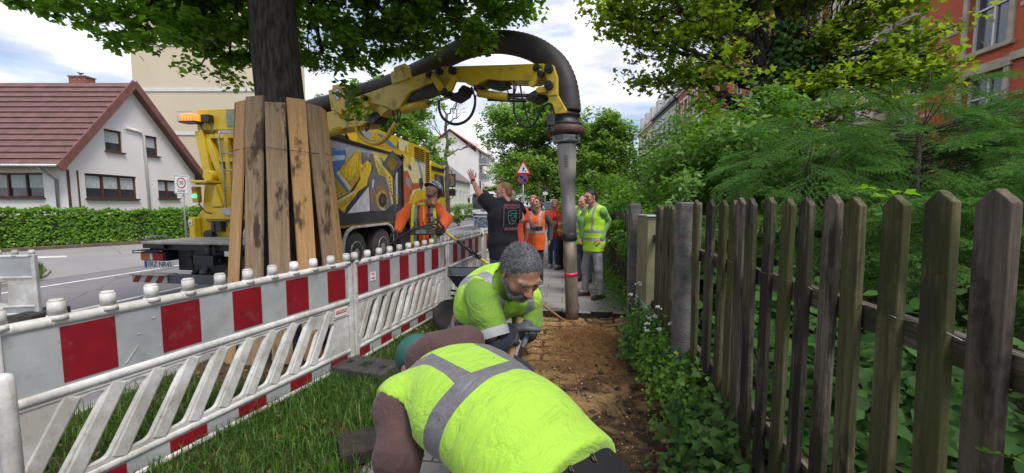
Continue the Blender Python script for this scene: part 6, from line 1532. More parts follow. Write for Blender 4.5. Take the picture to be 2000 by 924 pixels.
# notice on the joint post and its sticker
nt_ = thing('photo_notice', 'laminated landscape photo sheet propped on the white post between barriers', 'notice', tuple(at(942, 480, 7.35))[:2] + (0,))
c_ = at(941, 434, 7.3); sh_m = frame_m(c_, Vector((1, .12, -.03)), Vector((.02, -.2, 1)))
vs, fs = plate([rounded(rect(-.145, -.11, .145, .11), .008)], .006, .001); MB().add([sh_m @ v for v in vs], fs).build('sheet', M['paper'], nt_, world=True)
t_ = NT('landscape_print'); cc = t_.coord('Object'); nn_ = t_.noise(t_.coord('Object', (6, 6, 14)), 2.2, 5, .6, 1.5); pmat = t_.done(t_.bsdf(t_.ramp(nn_, [(.35, (.03, .05, .12)), (.5, (.16, .2, .32)), (.56, (.6, .63, .7)), (.7, (.1, .12, .2))]), .3))
vs, fs = plate([rect(-.135, -.095, .135, .10)], .004, .0005); MB().add([sh_m @ Matrix.Translation((0, 0, .004)) @ v for v in vs], fs).build('picture', pmat, nt_, world=True)
m = MB(); q = at(941, 446, 7.34); m.tube([(q.x, q.y, 0), (q.x, q.y, q.z)], .045, 14); m.build('post', M['white_plastic'], nt_, world=True)
q2 = at(941, 458, 7.28); m = MB().prism([q2 + Vector((-.035, 0, -.03)), q2 + Vector((.035, 0, -.03)), q2 + Vector((0, 0, .04))], (0, .003, 0)); w_ = m.build('sticker', M['ink_black'], nt_, world=True); 

# ------------------------------------------------------------------ picket fence along the pavement
fence = thing('picket_fence', 'weathered dark picket fence with mossy pointed slats along the right of the pavement', 'fence', st(.99, .9, -.02), STROT)
def picket(parent, u, w, top, mat, lean=0.0, v=.99, th=.024, zb=.06, wave=0.0, rsx=random.Random(1), yaw=0):
    pts = rounded([(-w / 2, zb), (w / 2, zb), (w / 2, top - w * .42), (0, top), (-w / 2, top - w * .42)], .004, 2)
    vs, fs = plate([pts], th, .003)
    for q in vs: q.x += .004 * math.sin(q.y * 4 + u * 9)
    o = MB().add([(v_.z, v_.x, v_.y) for v_ in vs], fs).build('picket', mat, parent)
    inv = _MW[parent.name].inverted() @ _MWs(v, u)
    o.matrix_local = inv @ Matrix.Rotation(lean, 4, 'X') @ Matrix.Rotation(rsx.uniform(-.01, .01), 4, 'Y') @ Matrix.Rotation(yaw, 4, 'Z'); return o
def _MWs(v, u): return Matrix.Translation(st(v, u, 0)) @ Matrix.Rotation(STROT, 4, 'Z')
def pxu(px, v=.99):            # u at which the line v is seen at column px
    k = (px - 1000) / FPX; c, s = math.cos(ST), math.sin(ST); return v * (c + k * s) / (k * c - s)
pk = [(1963, .088, 'b'), (1836, .088, 'n'), (1746, .086, 'm'), (1676, .086, 'm'), (1628, .085, 'd'), (1576, .082, 'd'), (1538, .085, 'm'), (1504, .084, 'd'), (1477, .084, 'd'), (1453, .09, 'd'), (1431, .085, 'm'), (1413, .08, 'm'), (1389, .11, 'd'), (1366, .09, 'm')]
mm = {'b': M['picket_brown'], 'm': M['picket_moss'], 'd': M['picket_dark'], 'n': M['picket_moss']}
lean_ = {1963: -.012, 1836: -.04, 1746: -.025, 1676: -.02, 1628: .0, 1576: .0}
for px, w, k in pk: picket(fence, pxu(px) + lean_.get(px, 0) * 1.2, w * (.90 if px > 1480 else 1.08), 1.535 + .006 * math.sin(px), mm[k], lean=lean_.get(px, -.012 + .012 * math.sin(px * 1.7)), zb=.03)
for u in (.72, .56, .40): picket(fence, u, .09, 1.52, M['picket_dark'])
for i in range(8): picket(fence, 3.52 + i * .118, .095, 1.50 + .008 * math.sin(i * 3), M['picket_moss'] if i % 3 else M['picket_brown'], lean=.008 * math.sin(i * 2), zb=.0)
for i in range(20): picket(fence, 5.95 + i * .145, .09, 1.42 + .03 * math.sin(i * 2.3) - .004 * i, M['picket_dark'] if i % 2 else M['picket_moss'], lean=.03 * math.sin(i * 1.9), zb=.0)
for z0, z1 in ((1.085, 1.165), (.34, .42)):
    for a, b in ((.2, 3.28), (3.46, 5.28), (5.6, 9.0)):
        q = MB().box((0, 0, 0), (.04, .08, b - a)).build('rail', M['picket_dark'], fence); q.matrix_local = _MW[fence.name].inverted() @ Matrix.Translation(st(1.026, (a + b) / 2, (z0 + z1) / 2)) @ Matrix.Rotation(STROT, 4, 'Z') @ Matrix.Rotation(PI / 2, 4, 'X')
m = MB()
for i in range(12): q = st(1.0, .9 + i * .2, 1.17); m.tube([q + Vector((-.02, 0, -.004)), q + SU * .1 + Vector((0, 0, .003)), q + SU * .2 + Vector((-.02, 0, -.004))], .0012, 4)
m.build('wire', M['galvanised'], fence, world=True)
def cpost(name, label, u, w, d, h, v=.93, rz=0):
    vs, fs = plate([rounded(rect(-w / 2, -d / 2, w / 2, d / 2), .022, 3)], h, .014); m = MB().add([v_ + Vector((0, 0, h / 2 - .06)) for v_ in vs], fs); o = m.build(name, M['concrete'], None); o.location = st(v, u, 0); o.rotation_euler = (0, 0, STROT + rz); tag(o, label, 'post', 'concrete fence posts'); return o
cpost('concrete_post', 'thick grey concrete post with pitted face, nearer the camera', 3.28, .165, .15, 1.58, v=.97)
p2 = cpost('concrete_post', 'slimmer cracked concrete post beyond the olive meter cabinet', 5.43, .14, .15, 1.575, v=.93)
m = MB(); m.tube([st(.87, 5.348, 1.48), st(.875, 5.35, 1.38), st(.89, 5.349, 1.30), st(.895, 5.349, 1.22)], .003, 5); ck = m.build('crack', M['ink_black'], p2, world=False); ck.parent = p2
_inv = (Matrix.Translation(p2.location) @ Matrix.Rotation(p2.rotation_euler.z, 4, 'Z')).inverted()
for v_ in ck.data.vertices: v_.co = _inv @ v_.co
cb = thing('meter_cabinet', 'narrow olive cabinet with a grey lid and white foot between pickets and the cracked post', 'cabinet', st(1.02, 4.95, 0), STROT)
MB().box((.0, 0, .86), (.16, .62, 1.0)).build('body', pm('olive_board', (.24, .22, .12), (.16, .15, .08), 5, .8, .2), cb, bevel=.006)
MB().box((0, 0, 1.372), (.19, .66, .02)).build('lid', M['galvanised'], cb, bevel=.004); MB().box((-.0, 0, .17), (.165, .6, .38)).build('foot', pm('cabinet_white', (.5, .53, .56), (.38, .4, .42), 5, .6, .1), cb, bevel=.004)

# ------------------------------------------------------------------ road signs
def pole(m, p, h, r=.03): m.cyl((p[0], p[1], p[2]), (p[0], p[1], p[2] + h), r, seg=12)
p = at(355, 361, 15.6); zs = thing('speed_zone_sign', 'square white 30 zone sign on a steel pole in front of the hedge', 'road sign', (p.x, p.y, ROAD_Z))
m = MB(); pole(m, (p.x, p.y + .05, ROAD_Z), p.z - ROAD_Z + .3); m.build('pole', M['galvanised'], zs, world=True)
fx = Vector((1, -.18, -.07)).normalized(); F_ = frame_m(p, fx, (0, 0, 1)); vs, fs = plate([rounded(rect(-.33, -.36, .33, .36), .04)], .04, .006); pan = MB().add([F_ @ v for v in vs], fs).build('panel', M['sign_white'], zs, world=True)
m = MB(); 
def ring(m, F, c, r0, r1, z, n=32):
    b = []; 
    for k in range(n):
        a = 2 * PI * k / n; b.append(F @ Vector((c[0] + r0 * math.cos(a), c[1] + r0 * math.sin(a), z))); b.append(F @ Vector((c[0] + r1 * math.cos(a), c[1] + r1 * math.sin(a), z)))
    m.add(b, [(2 * k, 2 * k + 1, (2 * k + 3) % (2 * n), (2 * k + 2) % (2 * n)) for k in range(n)])
ring(m, F_, (0, .07), .165, .21, .023); m.build('red_ring', M['sign_red'], pan, world=True)
m = MB(); ring(m, F_, (0, 0), .001, .002, .02); 
for x0, y0, x1, y1 in ((-.31, -.34, .31, -.325), (-.31, .325, .31, .34), (-.31, -.325, -.297, .325), (.297, -.325, .31, .325)): m.add([F_ @ Vector(q) for q in ((x0, y0, .023), (x1, y0, .023), (x1, y1, .023), (x0, y1, .023))], [(0, 1, 2, 3)])
for txt, s_, y in (('30', .21, .07), ('ZONE', .13, -.24)):
    vs, fs = text_vf(txt, s_, .002); m.add([F_ @ (v + Vector((0, y, .0245))) for v in vs], fs)
m.build('lettering', M['ink_black'], pan, world=True)
p = at(767, 320, 8.15); ps = thing('priority_road_sign', 'weathered yellow diamond priority road sign on a grey pole in front of the mural', 'road sign', (p.x, p.y, 0))
m = MB(); pole(m, (p.x + .01, p.y + .04, 0), p.z + .2, .032); m.build('pole', pm('old_pole', (.13, .125, .115), (.08, .075, .07), 12, .6, .2, metal=.3), ps, world=True)
F_ = frame_m(p, Vector((1, -.35, 0)), (0, 0, 1)); D45 = lambda r: [(0, -r * 1.06), (r, 0), (0, r * 1.06), (-r, 0)]
vs, fs = plate([rounded(D45(.255), .03)], .016, .004); pan = MB().add([F_ @ v for v in vs], fs).build('panel', M['ink_black'], ps, world=True)
vs, fs = plate([rounded(D45(.240), .03)], .002, .0004); MB().add([F_ @ (v + Vector((0, 0, .0095))) for v in vs], fs).build('grey_border', M['sign_grey'], pan, world=True)
vs, fs = plate([rounded(D45(.14), .02)], .002, .0004); MB().add([F_ @ (v + Vector((0, 0, .012))) for v in vs], fs).build('yellow_field', M['sign_yellow'], pan, world=True)
p = at(1022, 330, 16.6); ts = thing('roadworks_sign', 'triangular roadworks warning sign above a round no-stopping sign on one pole', 'road sign', (p.x, p.y, 0))
m = MB(); pole(m, (p.x, p.y + .04, 0), p.z + .25, .032); m.build('pole', M['galvanised'], ts, world=True)
F_ = frame_m(p, (1, .0, 0), (0, 0, 1)); tri = lambda s: [(-.34 * s, -.22 * s), (.34 * s, -.22 * s), (0, .36 * s)]
vs, fs = plate([rounded(tri(1), .05)], .02, .003); tp_ = MB().add([F_ @ v for v in vs], fs).build('triangle_panel', M['sign_red'], ts, world=True)
vs, fs = plate([rounded(tri(.68), .02)], .002, .0004); MB().add([F_ @ (v + Vector((0, 0, .0115))) for v in vs], fs).build('white_field', M['sign_white'], tp_, world=True)
m = MB()
def flat(m, F, pts, z): m.add([F @ Vector((a, b, z)) for a, b in pts], [tuple(range(len(pts)))])
flat(m, F_, ell(.01, .08, .02, .024), .0135); flat(m, F_, [(-.02, .06), (.04, .05), (.06, .0), (.03, -.02), (.045, -.1), (.02, -.1), (.0, -.03), (-.03, -.1), (-.055, -.1), (-.02, -.0), (-.03, .03)], .014); flat(m, F_, [(.05, .02), (.07, .02), (-.04, -.11), (-.05, -.1)], .0145); flat(m, F_, [(.04, -.11), (.14, -.11), (.10, -.05)], .0142)
m.build('worker_symbol', M['ink_black'], tp_, world=True)
def nostop(parent, c, r, arrows=True):
    F = frame_m(c, (1, 0, 0), (0, 0, 1)); vs, fs = plate([ell(0, 0, r, r, 32)], .02, .002); d = MB().add([F @ v for v in vs], fs).build('round_panel', M['sign_red'], parent, world=True)
    vs, fs = plate([ell(0, 0, r * .82, r * .82, 32)], .002, .0004); MB().add([F @ (v + Vector((0, 0, .0115))) for v in vs], fs).build('blue_field', M['sign_blue'], d, world=True)
    m = MB()
    for s_ in (-1, 1): a = r * .60; w = r * .10; flat(m, F, [(-a - w, s_ * (-a + w)), (-a + w, s_ * (-a - w)), (a + w, s_ * (a - w)), (a - w, s_ * (a + w))][::s_], .0135 + .001 * s_)
    m.build('red_cross', M['sign_red'], d, world=True)
nostop(ts, at(1022, 349.5, 16.6), .21)
p = at(1065, 368, 34); s2 = thing('no_stopping_sign', 'small distant no-stopping sign with a white plate below', 'road sign', (p.x, p.y, 0)); m = MB(); pole(m, (p.x, p.y + .04, 0), p.z + .2, .03); m.build('pole', M['galvanised'], s2, world=True); nostop(s2, p, .21)
MB().box(at(1065, 378, 34), (.42, .02, .25)).build('plate', M['sign_white'], s2, world=True)
# street lamps
for px, Y, hh, lab in ((1000, 46, 5.4, 'curved grey street lamp left of the roadworks sign'), (941, 52, 4.8, 'straight lamp post in front of the balcony block')):
    p = at(px, 390, Y); l_ = thing('street_lamp', lab, 'street lamp', (p.x, p.y, 0), 0, 'street lamps'); m = MB()
    m.tube(spline([(p.x, p.y, 0), (p.x, p.y, hh * .7), (p.x + .05, p.y, hh * .92), (p.x + .45, p.y, hh), (p.x + .9, p.y, hh)], 4) if px == 1000 else [(p.x, p.y, 0), (p.x, p.y, hh)], .07, 8); m.build('pole', M['galvanised'], l_, world=True)
    q = (p.x + 1.1, p.y, hh - .02) if px == 1000 else (p.x, p.y, hh + .05); MB().box(q, (.6, .25, .12)).build('lamp_head', M['grey_metal'], l_, world=True, bevel=.03)
for i, (px, Y) in enumerate(((1014, 30), (1007, 38))):
    p = at(px, 390, Y); l_ = thing('bollard', ('slim grey marker post beside the parked cars, nearer one', 'slim grey marker post beside the parked cars, farther one')[i], 'post', (p.x, p.y, 0), 0, 'slim marker posts'); MB().cyl((p.x, p.y, 0), (p.x, p.y, 1.9), .05).build('shaft', M['galvanised'], l_, world=True)
    MB().box((p.x, p.y, 1.95), (.14, .14, .1)).build('cap', M['dark_metal'], l_, world=True)

# ------------------------------------------------------------------ vehicles far away
p = at(944, 390, 42); bus = thing('city_bus', 'white city bus with an amber destination display coming down the road', 'bus', (p.x, 42, ROAD_Z), STROT)
m = MB(); m.prism([(-1.25, 0, .35), (-1.25, 0, 2.75), (-1.1, .12, 2.95), (1.1, .12, 2.95), (1.25, 0, 2.75), (1.25, 0, .35)], (0, 11.5, 0)); m.build('body', pm('bus_white', (.72, .73, .74), (.6, .61, .62), 2, .35, .02, coat=.4), bus, bevel=.05)
m = MB(); m.box((0, -.02, 1.75), (2.3, .03, 1.15)); [m.box((s_ * 1.255, 5.8, 1.9), (.02, 10.8, .95)) for s_ in (-1, 1)]; m.build('window', M['glass'], bus)
m = MB().box((0, -.025, 2.55), (2.2, .04, .36)); ds = m.build('destination_board', M['ink_black'], bus)
m = MB()
for i in range(9): m.box((-.62 + i * .15, -.05, 2.55 + .0), (.08, .01, .14 if i % 3 else .18))
m.build('lit_text', emat('amber_text', (1.0, .5, .05), 1.3, (.4, .2, .02)), ds)
m = MB(); m.box((0, -.03, .55), (2.3, .05, .12)); m.box((0, -.03, 1.02), (.5, .04, .08)); m.build('grille', M['ink_black'], bus)
m = MB(); [m.box((s_ * .95, -.03, .8), (.35, .04, .18)) for s_ in (-1, 1)]; m.build('headlight', M['lamp_clear'], bus)
m = MB()
for s_ in (-1, 1): m.tube([(s_ * 1.2, .1, 2.6), (s_ * 1.5, -.15, 2.5), (s_ * 1.5, -.2, 2.3)], .03, 6); m.box((s_ * 1.5, -.2, 2.05), (.2, .12, .5))
m.build('mirror', BP, bus)
for s_ in (-1, 1):
    for y in (2.4, 8.6): MB().cyl((s_ * .95, y, .48), (s_ * 1.22, y, .48), .48, seg=20).build('wheel', M['tyre'], bus)
CARM = {'white': pm('car_white', (.7, .71, .72), (.6, .61, .62), 2, .3, 0, coat=.5), 'dark': pm('car_dark', (.03, .035, .05), (.02, .022, .03), 2, .3, 0, coat=.5), 'silver': pm('car_silver', (.4, .41, .43), (.32, .33, .35), 2, .3, 0, metal=.4, coat=.5)}
def car(label, px, Y, kind, h=1.45, rz=0.0):
    p = at(px, 390, Y); c = thing('parked_car', label, 'car', (p.x, Y, -.05), STROT + rz, 'cars parked down the street'); m = MB()
    prof = [(0, .3), (0, .75), (.2, .92), (1.1, .98), (1.7, h), (3.3, h), (4.0, .98), (4.3, .9), (4.35, .3)]
    m.prism([(-.86, a, b) for a, b in prof], (1.72, 0, 0)); m.build('body', CARM[kind], c, bevel=.06, bseg=2)
    m = MB(); m.prism([(-.75, 1.12, 1.0), (.75, 1.12, 1.0), (.66, 1.66, h - .05), (-.66, 1.66, h - .05)], (0, -.03, .02)); [m.prism([(s_ * .865, a, b) for a, b in ((1.3, 1.0), (3.8, 1.0), (3.25, h - .08), (1.75, h - .08))], (s_ * .01, 0, 0)) for s_ in (-1, 1)]; m.build('window', M['glass'], c)
    for s_ in (-1, 1):
        for y in (.85, 3.45): w = MB().cyl((s_ * .66, y, .31), (s_ * .87, y, .31), .31, seg=18).build('wheel', M['tyre'], c); MB().cyl((s_ * .87, y, .31), (s_ * .88, y, .31), .19, seg=12).build('rim', M['galvanised'], w)
        MB().box((s_ * .62, -.01, .68), (.3, .03, .14)).build('headlight', M['lamp_clear'], c, bevel=.01)
    MB().box((0, -.012, .55), (.8, .03, .14)).build('grille', M['ink_black'], c)
    return c
car('white car left of the roadworks sign pole', 1023, 55, 'white', rz=.3); car('white car just right of the roadworks sign pole', 1037, 58, 'white', rz=.3); car('dark blue people carrier behind the woman in the orange vest', 1068, 44, 'dark', 1.85); car('white van-like car beside the tree trunk', 1084, 48, 'white', 1.9); car('silver car in front of the dark people carrier', 1058, 40, 'silver', 1.4, .4)

# ------------------------------------------------------------------ wheelbarrow
wbx = at(905, 540, 4.55); wbt = thing('wheelbarrow', 'wheelbarrow with a dark steel tray parked between barrier and kneeling worker', 'wheelbarrow', (wbx.x, wbx.y, 0))
def wp(px, py, Y=4.55): return at(px, py, Y)
top = [wp(874, 524, 4.85), wp(940, 530, 4.85), wp(948, 548, 4.1), wp(872, 541, 4.1)]; top = [wp(876, 523, 4.9), Vector((-.28, 4.9, wp(876, 523, 4.9).z)), Vector((-.24, 4.35, wp(876, 523, 4.9).z - .01)), Vector((-.70, 4.35, wp(876, 523, 4.9).z - .01))]
cz_ = sum(top, Vector()) / 4; bot = [cz_ + (q - cz_) * .48 + Vector((.06, 0, -.27)) for q in top]
inn = [cz_ + (q - cz_) * .96 for q in top]; inb = [cz_ + (q - cz_) * .45 + Vector((.06, 0, -.255)) for q in top]
m = MB().add(top + bot + inn + inb, [(0, 1, 5, 4), (1, 2, 6, 5), (2, 3, 7, 6), (3, 0, 4, 7), (4, 5, 6, 7), (8, 12, 13, 9), (9, 13, 14, 10), (10, 14, 15, 11), (11, 15, 12, 8), (12, 15, 14, 13), (0, 8, 9, 1), (1, 9, 10, 2), (2, 10, 11, 3), (3, 11, 8, 0)])
tr_ = m.build('tray', pm('tray_steel', (.035, .045, .06), (.02, .022, .028), 6, .5, .2, metal=.3), wbt, world=True)
MB().tube([tuple(q + Vector((0, 0, .004))) for q in top], .011, 7, closed=True, cap=False).build('rim', M['dark_metal'], tr_, world=True)
m = MB(); 
for q in (bot[0], bot[3]): m.tube([q + Vector((-.16, 0, .02)), q, q + Vector((.55, 0, .0)), q + Vector((.85, 0, .10))], .014, 7)
for q in (bot[1], bot[2]): m.tube([q, Vector((q.x + .05, q.y, .0))], .013, 7)
m.build('frame', M['dark_metal'], wbt, world=True)
wc = (bot[0] + bot[3]) / 2 + Vector((-.18, 0, 0)); m = MB(); m._lathe([(.10, -.03), (.17, -.045), (.195, -.02), (.195, .02), (.17, .045), (.10, .03)], Vector((wc.x, wc.y, .195)), Vector((0, 1, 0)), 24, 0, True); wh = m.build('wheel', M['tyre'], wbt, world=True)

# ------------------------------------------------------------------ long pole tool resting in the pit
LP0, LP1 = at(868, 452, 5.32), at(1108, 631, 5.34)
def lp(t): return LP0.lerp(LP1, t)
ln = thing('long_pole_tool', 'long yellow and black handled tool slanting from the barrier down into the pit', 'tool', tuple(LP1)[:2] + (-.06,))
YR = pm('yellow_tube', (.58, .40, .03), (.42, .28, .03), 6, .4, .05)
for a, b in ((0, .11), (.28, .42)): MB().cyl(lp(a), lp(b), .018, seg=12).build('yellow_tube', YR, ln, world=True)
m = MB(); m.cyl(lp(.10), lp(.29), .021, seg=12); m.cyl(lp(-.02), lp(.005), .026, seg=12); m.cyl(lp(.27), lp(.29), .027, seg=12); m.cyl(lp(.17), lp(.185), .028, seg=12); m.build('black_sleeve', BP, ln, world=True)
m = MB(); m.cyl(lp(.42), lp(1.0), .0165, .015, seg=12); m.build('wooden_shaft', M['handle_wood'], ln, world=True)
m = MB(); m.tube([lp(.12) + Vector((0, -.03, .0)), lp(.2) + Vector((0, -.05, -.05)), lp(.28) + Vector((0, -.03, -.02))], .006, 6); m.build('cable', BP, ln, world=True)
# ------------------------------------------------------------------ people: smooth fields turned into one skin each
class Field:
    def __init__(s, lo, hi, res):
        s.lo = np.array(lo, float); s.res = res; n = np.ceil((np.array(hi, float) - s.lo) / res).astype(int) + 2; s.n = n
        s.g = [s.lo[i] + np.arange(n[i]) * res for i in range(3)]; s.F = np.full(n, 9.0, np.float32)
    def sub(s, lo, hi, pad):
        sl = []
        for i in range(3):
            a = int(np.floor((lo[i] - pad - s.lo[i]) / s.res)); b = int(np.ceil((hi[i] + pad - s.lo[i]) / s.res)) + 1
            sl.append(slice(max(0, a), max(0, min(s.n[i], b))))
        return tuple(sl), [s.g[i][sl[i]] for i in range(3)]
    def put(s, sl, d, k, neg=False):
        A = s.F[sl]
        if d.size == 0: return
        if neg: s.F[sl] = np.maximum(A, -d); return
        if k > 0: h = np.maximum(k - np.abs(A - d), 0) / k; s.F[sl] = np.minimum(A, d) - h * h * k * .25
        else: s.F[sl] = np.minimum(A, d)
    def cone(s, a, b, ra, rb=None, k=.02, neg=False, off=0.0):
        a = np.array(tuple(a), float); b = np.array(tuple(b), float); rb = ra if rb is None else rb; ra += off; rb += off; R_ = max(ra, rb)
        sl, (X, Y, Z) = s.sub(np.minimum(a, b) - R_, np.maximum(a, b) + R_, k + 2 * s.res); P = [X[:, None, None] - a[0], Y[None, :, None] - a[1], Z[None, None, :] - a[2]]
        ba = b - a; L2 = float(ba @ ba) + 1e-12; t = np.clip((P[0] * ba[0] + P[1] * ba[1] + P[2] * ba[2]) / L2, 0, 1)
        d = np.sqrt((P[0] - t * ba[0]) ** 2 + (P[1] - t * ba[1]) ** 2 + (P[2] - t * ba[2]) ** 2) - (ra + (rb - ra) * t); s.put(sl, d.astype(np.float32), k, neg)
    def ecap(s, a, b, ra, rb, lat, flat, k=.04, off=0.0):
        a = np.array(tuple(a), float); b = np.array(tuple(b), float); ba = b - a; L2 = float(ba @ ba) + 1e-12; ax = ba / math.sqrt(L2); lat = np.array(tuple(lat), float); lat = lat - ax * (lat @ ax); lat /= np.linalg.norm(lat); dep = np.cross(ax, lat)
        R_ = max(ra, rb) + off; sl, (X, Y, Z) = s.sub(np.minimum(a, b) - R_, np.maximum(a, b) + R_, k + 2 * s.res); P = [X[:, None, None] - a[0], Y[None, :, None] - a[1], Z[None, None, :] - a[2]]
        t = np.clip((P[0] * ba[0] + P[1] * ba[1] + P[2] * ba[2]) / L2, 0, 1); q = [P[i] - t * ba[i] for i in range(3)]
        dt = lambda v: q[0] * v[0] + q[1] * v[1] + q[2] * v[2]; r = ra + (rb - ra) * t; ql, qd, qa = dt(lat), dt(dep), dt(ax); wl = r + off; wd = r * flat + off
        k0 = np.sqrt((ql / wl) ** 2 + (qd / wd) ** 2 + (qa / wl) ** 2); k1 = np.sqrt((ql / wl ** 2) ** 2 + (qd / wd ** 2) ** 2 + (qa / wl ** 2) ** 2) + 1e-9
        s.put(sl, (k0 * (k0 - 1) / k1).astype(np.float32), k)
    def ell(s, c, r, k=.01, A=None, neg=False):
        c = np.array(tuple(c), float); r = np.array(r, float); R_ = r.max(); sl, (X, Y, Z) = s.sub(c - R_, c + R_, k + 2 * s.res); P = [X[:, None, None] - c[0], Y[None, :, None] - c[1], Z[None, None, :] - c[2]]
        if A is not None: A = np.array(A); P = [P[0] * A[i][0] + P[1] * A[i][1] + P[2] * A[i][2] for i in range(3)]
        k0 = np.sqrt((P[0] / r[0]) ** 2 + (P[1] / r[1]) ** 2 + (P[2] / r[2]) ** 2); k1 = np.sqrt((P[0] / r[0] ** 2) ** 2 + (P[1] / r[1] ** 2) ** 2 + (P[2] / r[2] ** 2) ** 2) + 1e-9
        s.put(sl, (k0 * (k0 - 1) / k1).astype(np.float32), k, neg)
    def cut(s, p, n):
        """keep what lies behind the plane (against n)"""
        p = np.array(tuple(p), float); n = np.array(tuple(n), float); n /= np.linalg.norm(n); X, Y, Z = s.g
        d = (X[:, None, None] - p[0]) * n[0] + (Y[None, :, None] - p[1]) * n[1] + (Z[None, None, :] - p[2]) * n[2]; s.F = np.maximum(s.F, d.astype(np.float32))
    def mesh(s):
        F = s.F; F[0] = F[-1] = 1; F[:, 0] = F[:, -1] = 1; F[:, :, 0] = F[:, :, -1] = 1; nx, ny, nz_ = F.shape; ins = F < 0
        c = [ins[i:nx - 1 + i, j:ny - 1 + j, k:nz_ - 1 + k] for i in (0, 1) for j in (0, 1) for k in (0, 1)]
        cnt = sum(q.astype(np.int8) for q in c); act = (cnt > 0) & (cnt < 8); I, J, K = np.nonzero(act); idx = np.full(act.shape, -1, np.int64); idx[I, J, K] = np.arange(len(I))
        acc = np.zeros((len(I), 3)); num = np.zeros(len(I)); cor = [(i, j, k) for i in (0, 1) for j in (0, 1) for k in (0, 1)]; val = {q: F[I + q[0], J + q[1], K + q[2]] for q in cor}
        for a in cor:
            for ax in range(3):
                if a[ax] == 0:
                    b = list(a); b[ax] = 1; b = tuple(b); va, vb = val[a], val[b]; m = (va < 0) != (vb < 0); t = np.where(m, va / (va - vb + 1e-12), 0); p = np.tile(np.array(a, float), (len(I), 1)); p[:, ax] += t; acc[m] += p[m]; num[m] += 1
        V = s.lo + (np.stack([I, J, K], 1) + acc / num[:, None]) * s.res; faces = []
        for ax in range(3):
            o1, o2 = [(1, 2), (2, 0), (0, 1)][ax]; A = F; sh = [slice(0, n_) for n_ in F.shape]
            s0 = [slice(1, n_ - 1) for n_ in F.shape]; s1 = list(s0); s0[ax] = slice(0, F.shape[ax] - 1); s1[ax] = slice(1, F.shape[ax]); f0, f1 = ins[tuple(s0)], ins[tuple(s1)]; m = f0 != f1; P = np.stack(np.nonzero(m), 1)
            if not len(P): continue
            base = P.copy(); 
            for q in range(3):
                if q != ax: base[:, q] += 1
            fl = f0[m]; 
            def cell(d1, d2): q = base.copy(); q[:, o1] -= d1; q[:, o2] -= d2; return idx[q[:, 0], q[:, 1], q[:, 2]]
            a, b, c_, d = cell(1, 1), cell(0, 1), cell(0, 0), cell(1, 0); quad = np.stack([a, b, c_, d], 1); quad[~fl] = quad[~fl][:, ::-1]; faces.append(quad)
        Fq = np.concatenate(faces); Fq = Fq[(Fq >= 0).all(1)]; return V, Fq
def relax(V, F, n=1, lam=.5):
    for _ in range(n):
        acc = np.zeros_like(V); num = np.zeros(len(V))
        for a, b in ((0, 1), (1, 2), (2, 3), (3, 0)):
            np.add.at(acc, F[:, a], V[F[:, b]]); np.add.at(num, F[:, a], 1); np.add.at(acc, F[:, b], V[F[:, a]]); np.add.at(num, F[:, b], 1)
        V = V * (1 - lam) + lam * acc / np.maximum(num, 1)[:, None]
    return V
def vnormals(V, F):
    n = np.cross(V[F[:, 2]] - V[F[:, 0]], V[F[:, 3]] - V[F[:, 1]]); N = np.zeros_like(V)
    for i in range(4): np.add.at(N, F[:, i], n)
    return N / (np.linalg.norm(N, axis=1, keepdims=True) + 1e-9)
def wrinkle(V, F, amp, freq=22, seed=0, stretch=(1, 1, 1)):
    rng = np.random.default_rng(seed); N = vnormals(V, F); Q = V * np.array(stretch); h = np.zeros(len(V))
    for i in range(6):
        k = rng.normal(size=3); k /= np.linalg.norm(k); w = rng.normal(size=3); h += np.sin(Q @ k * freq * rng.uniform(.6, 1.5) + 1.8 * np.sin(Q @ w * freq * .35 + i) + rng.uniform(0, 6))
    h = h / 6; return V + N * (amp * (h - .8 * np.abs(h)) * 1.6)[:, None]

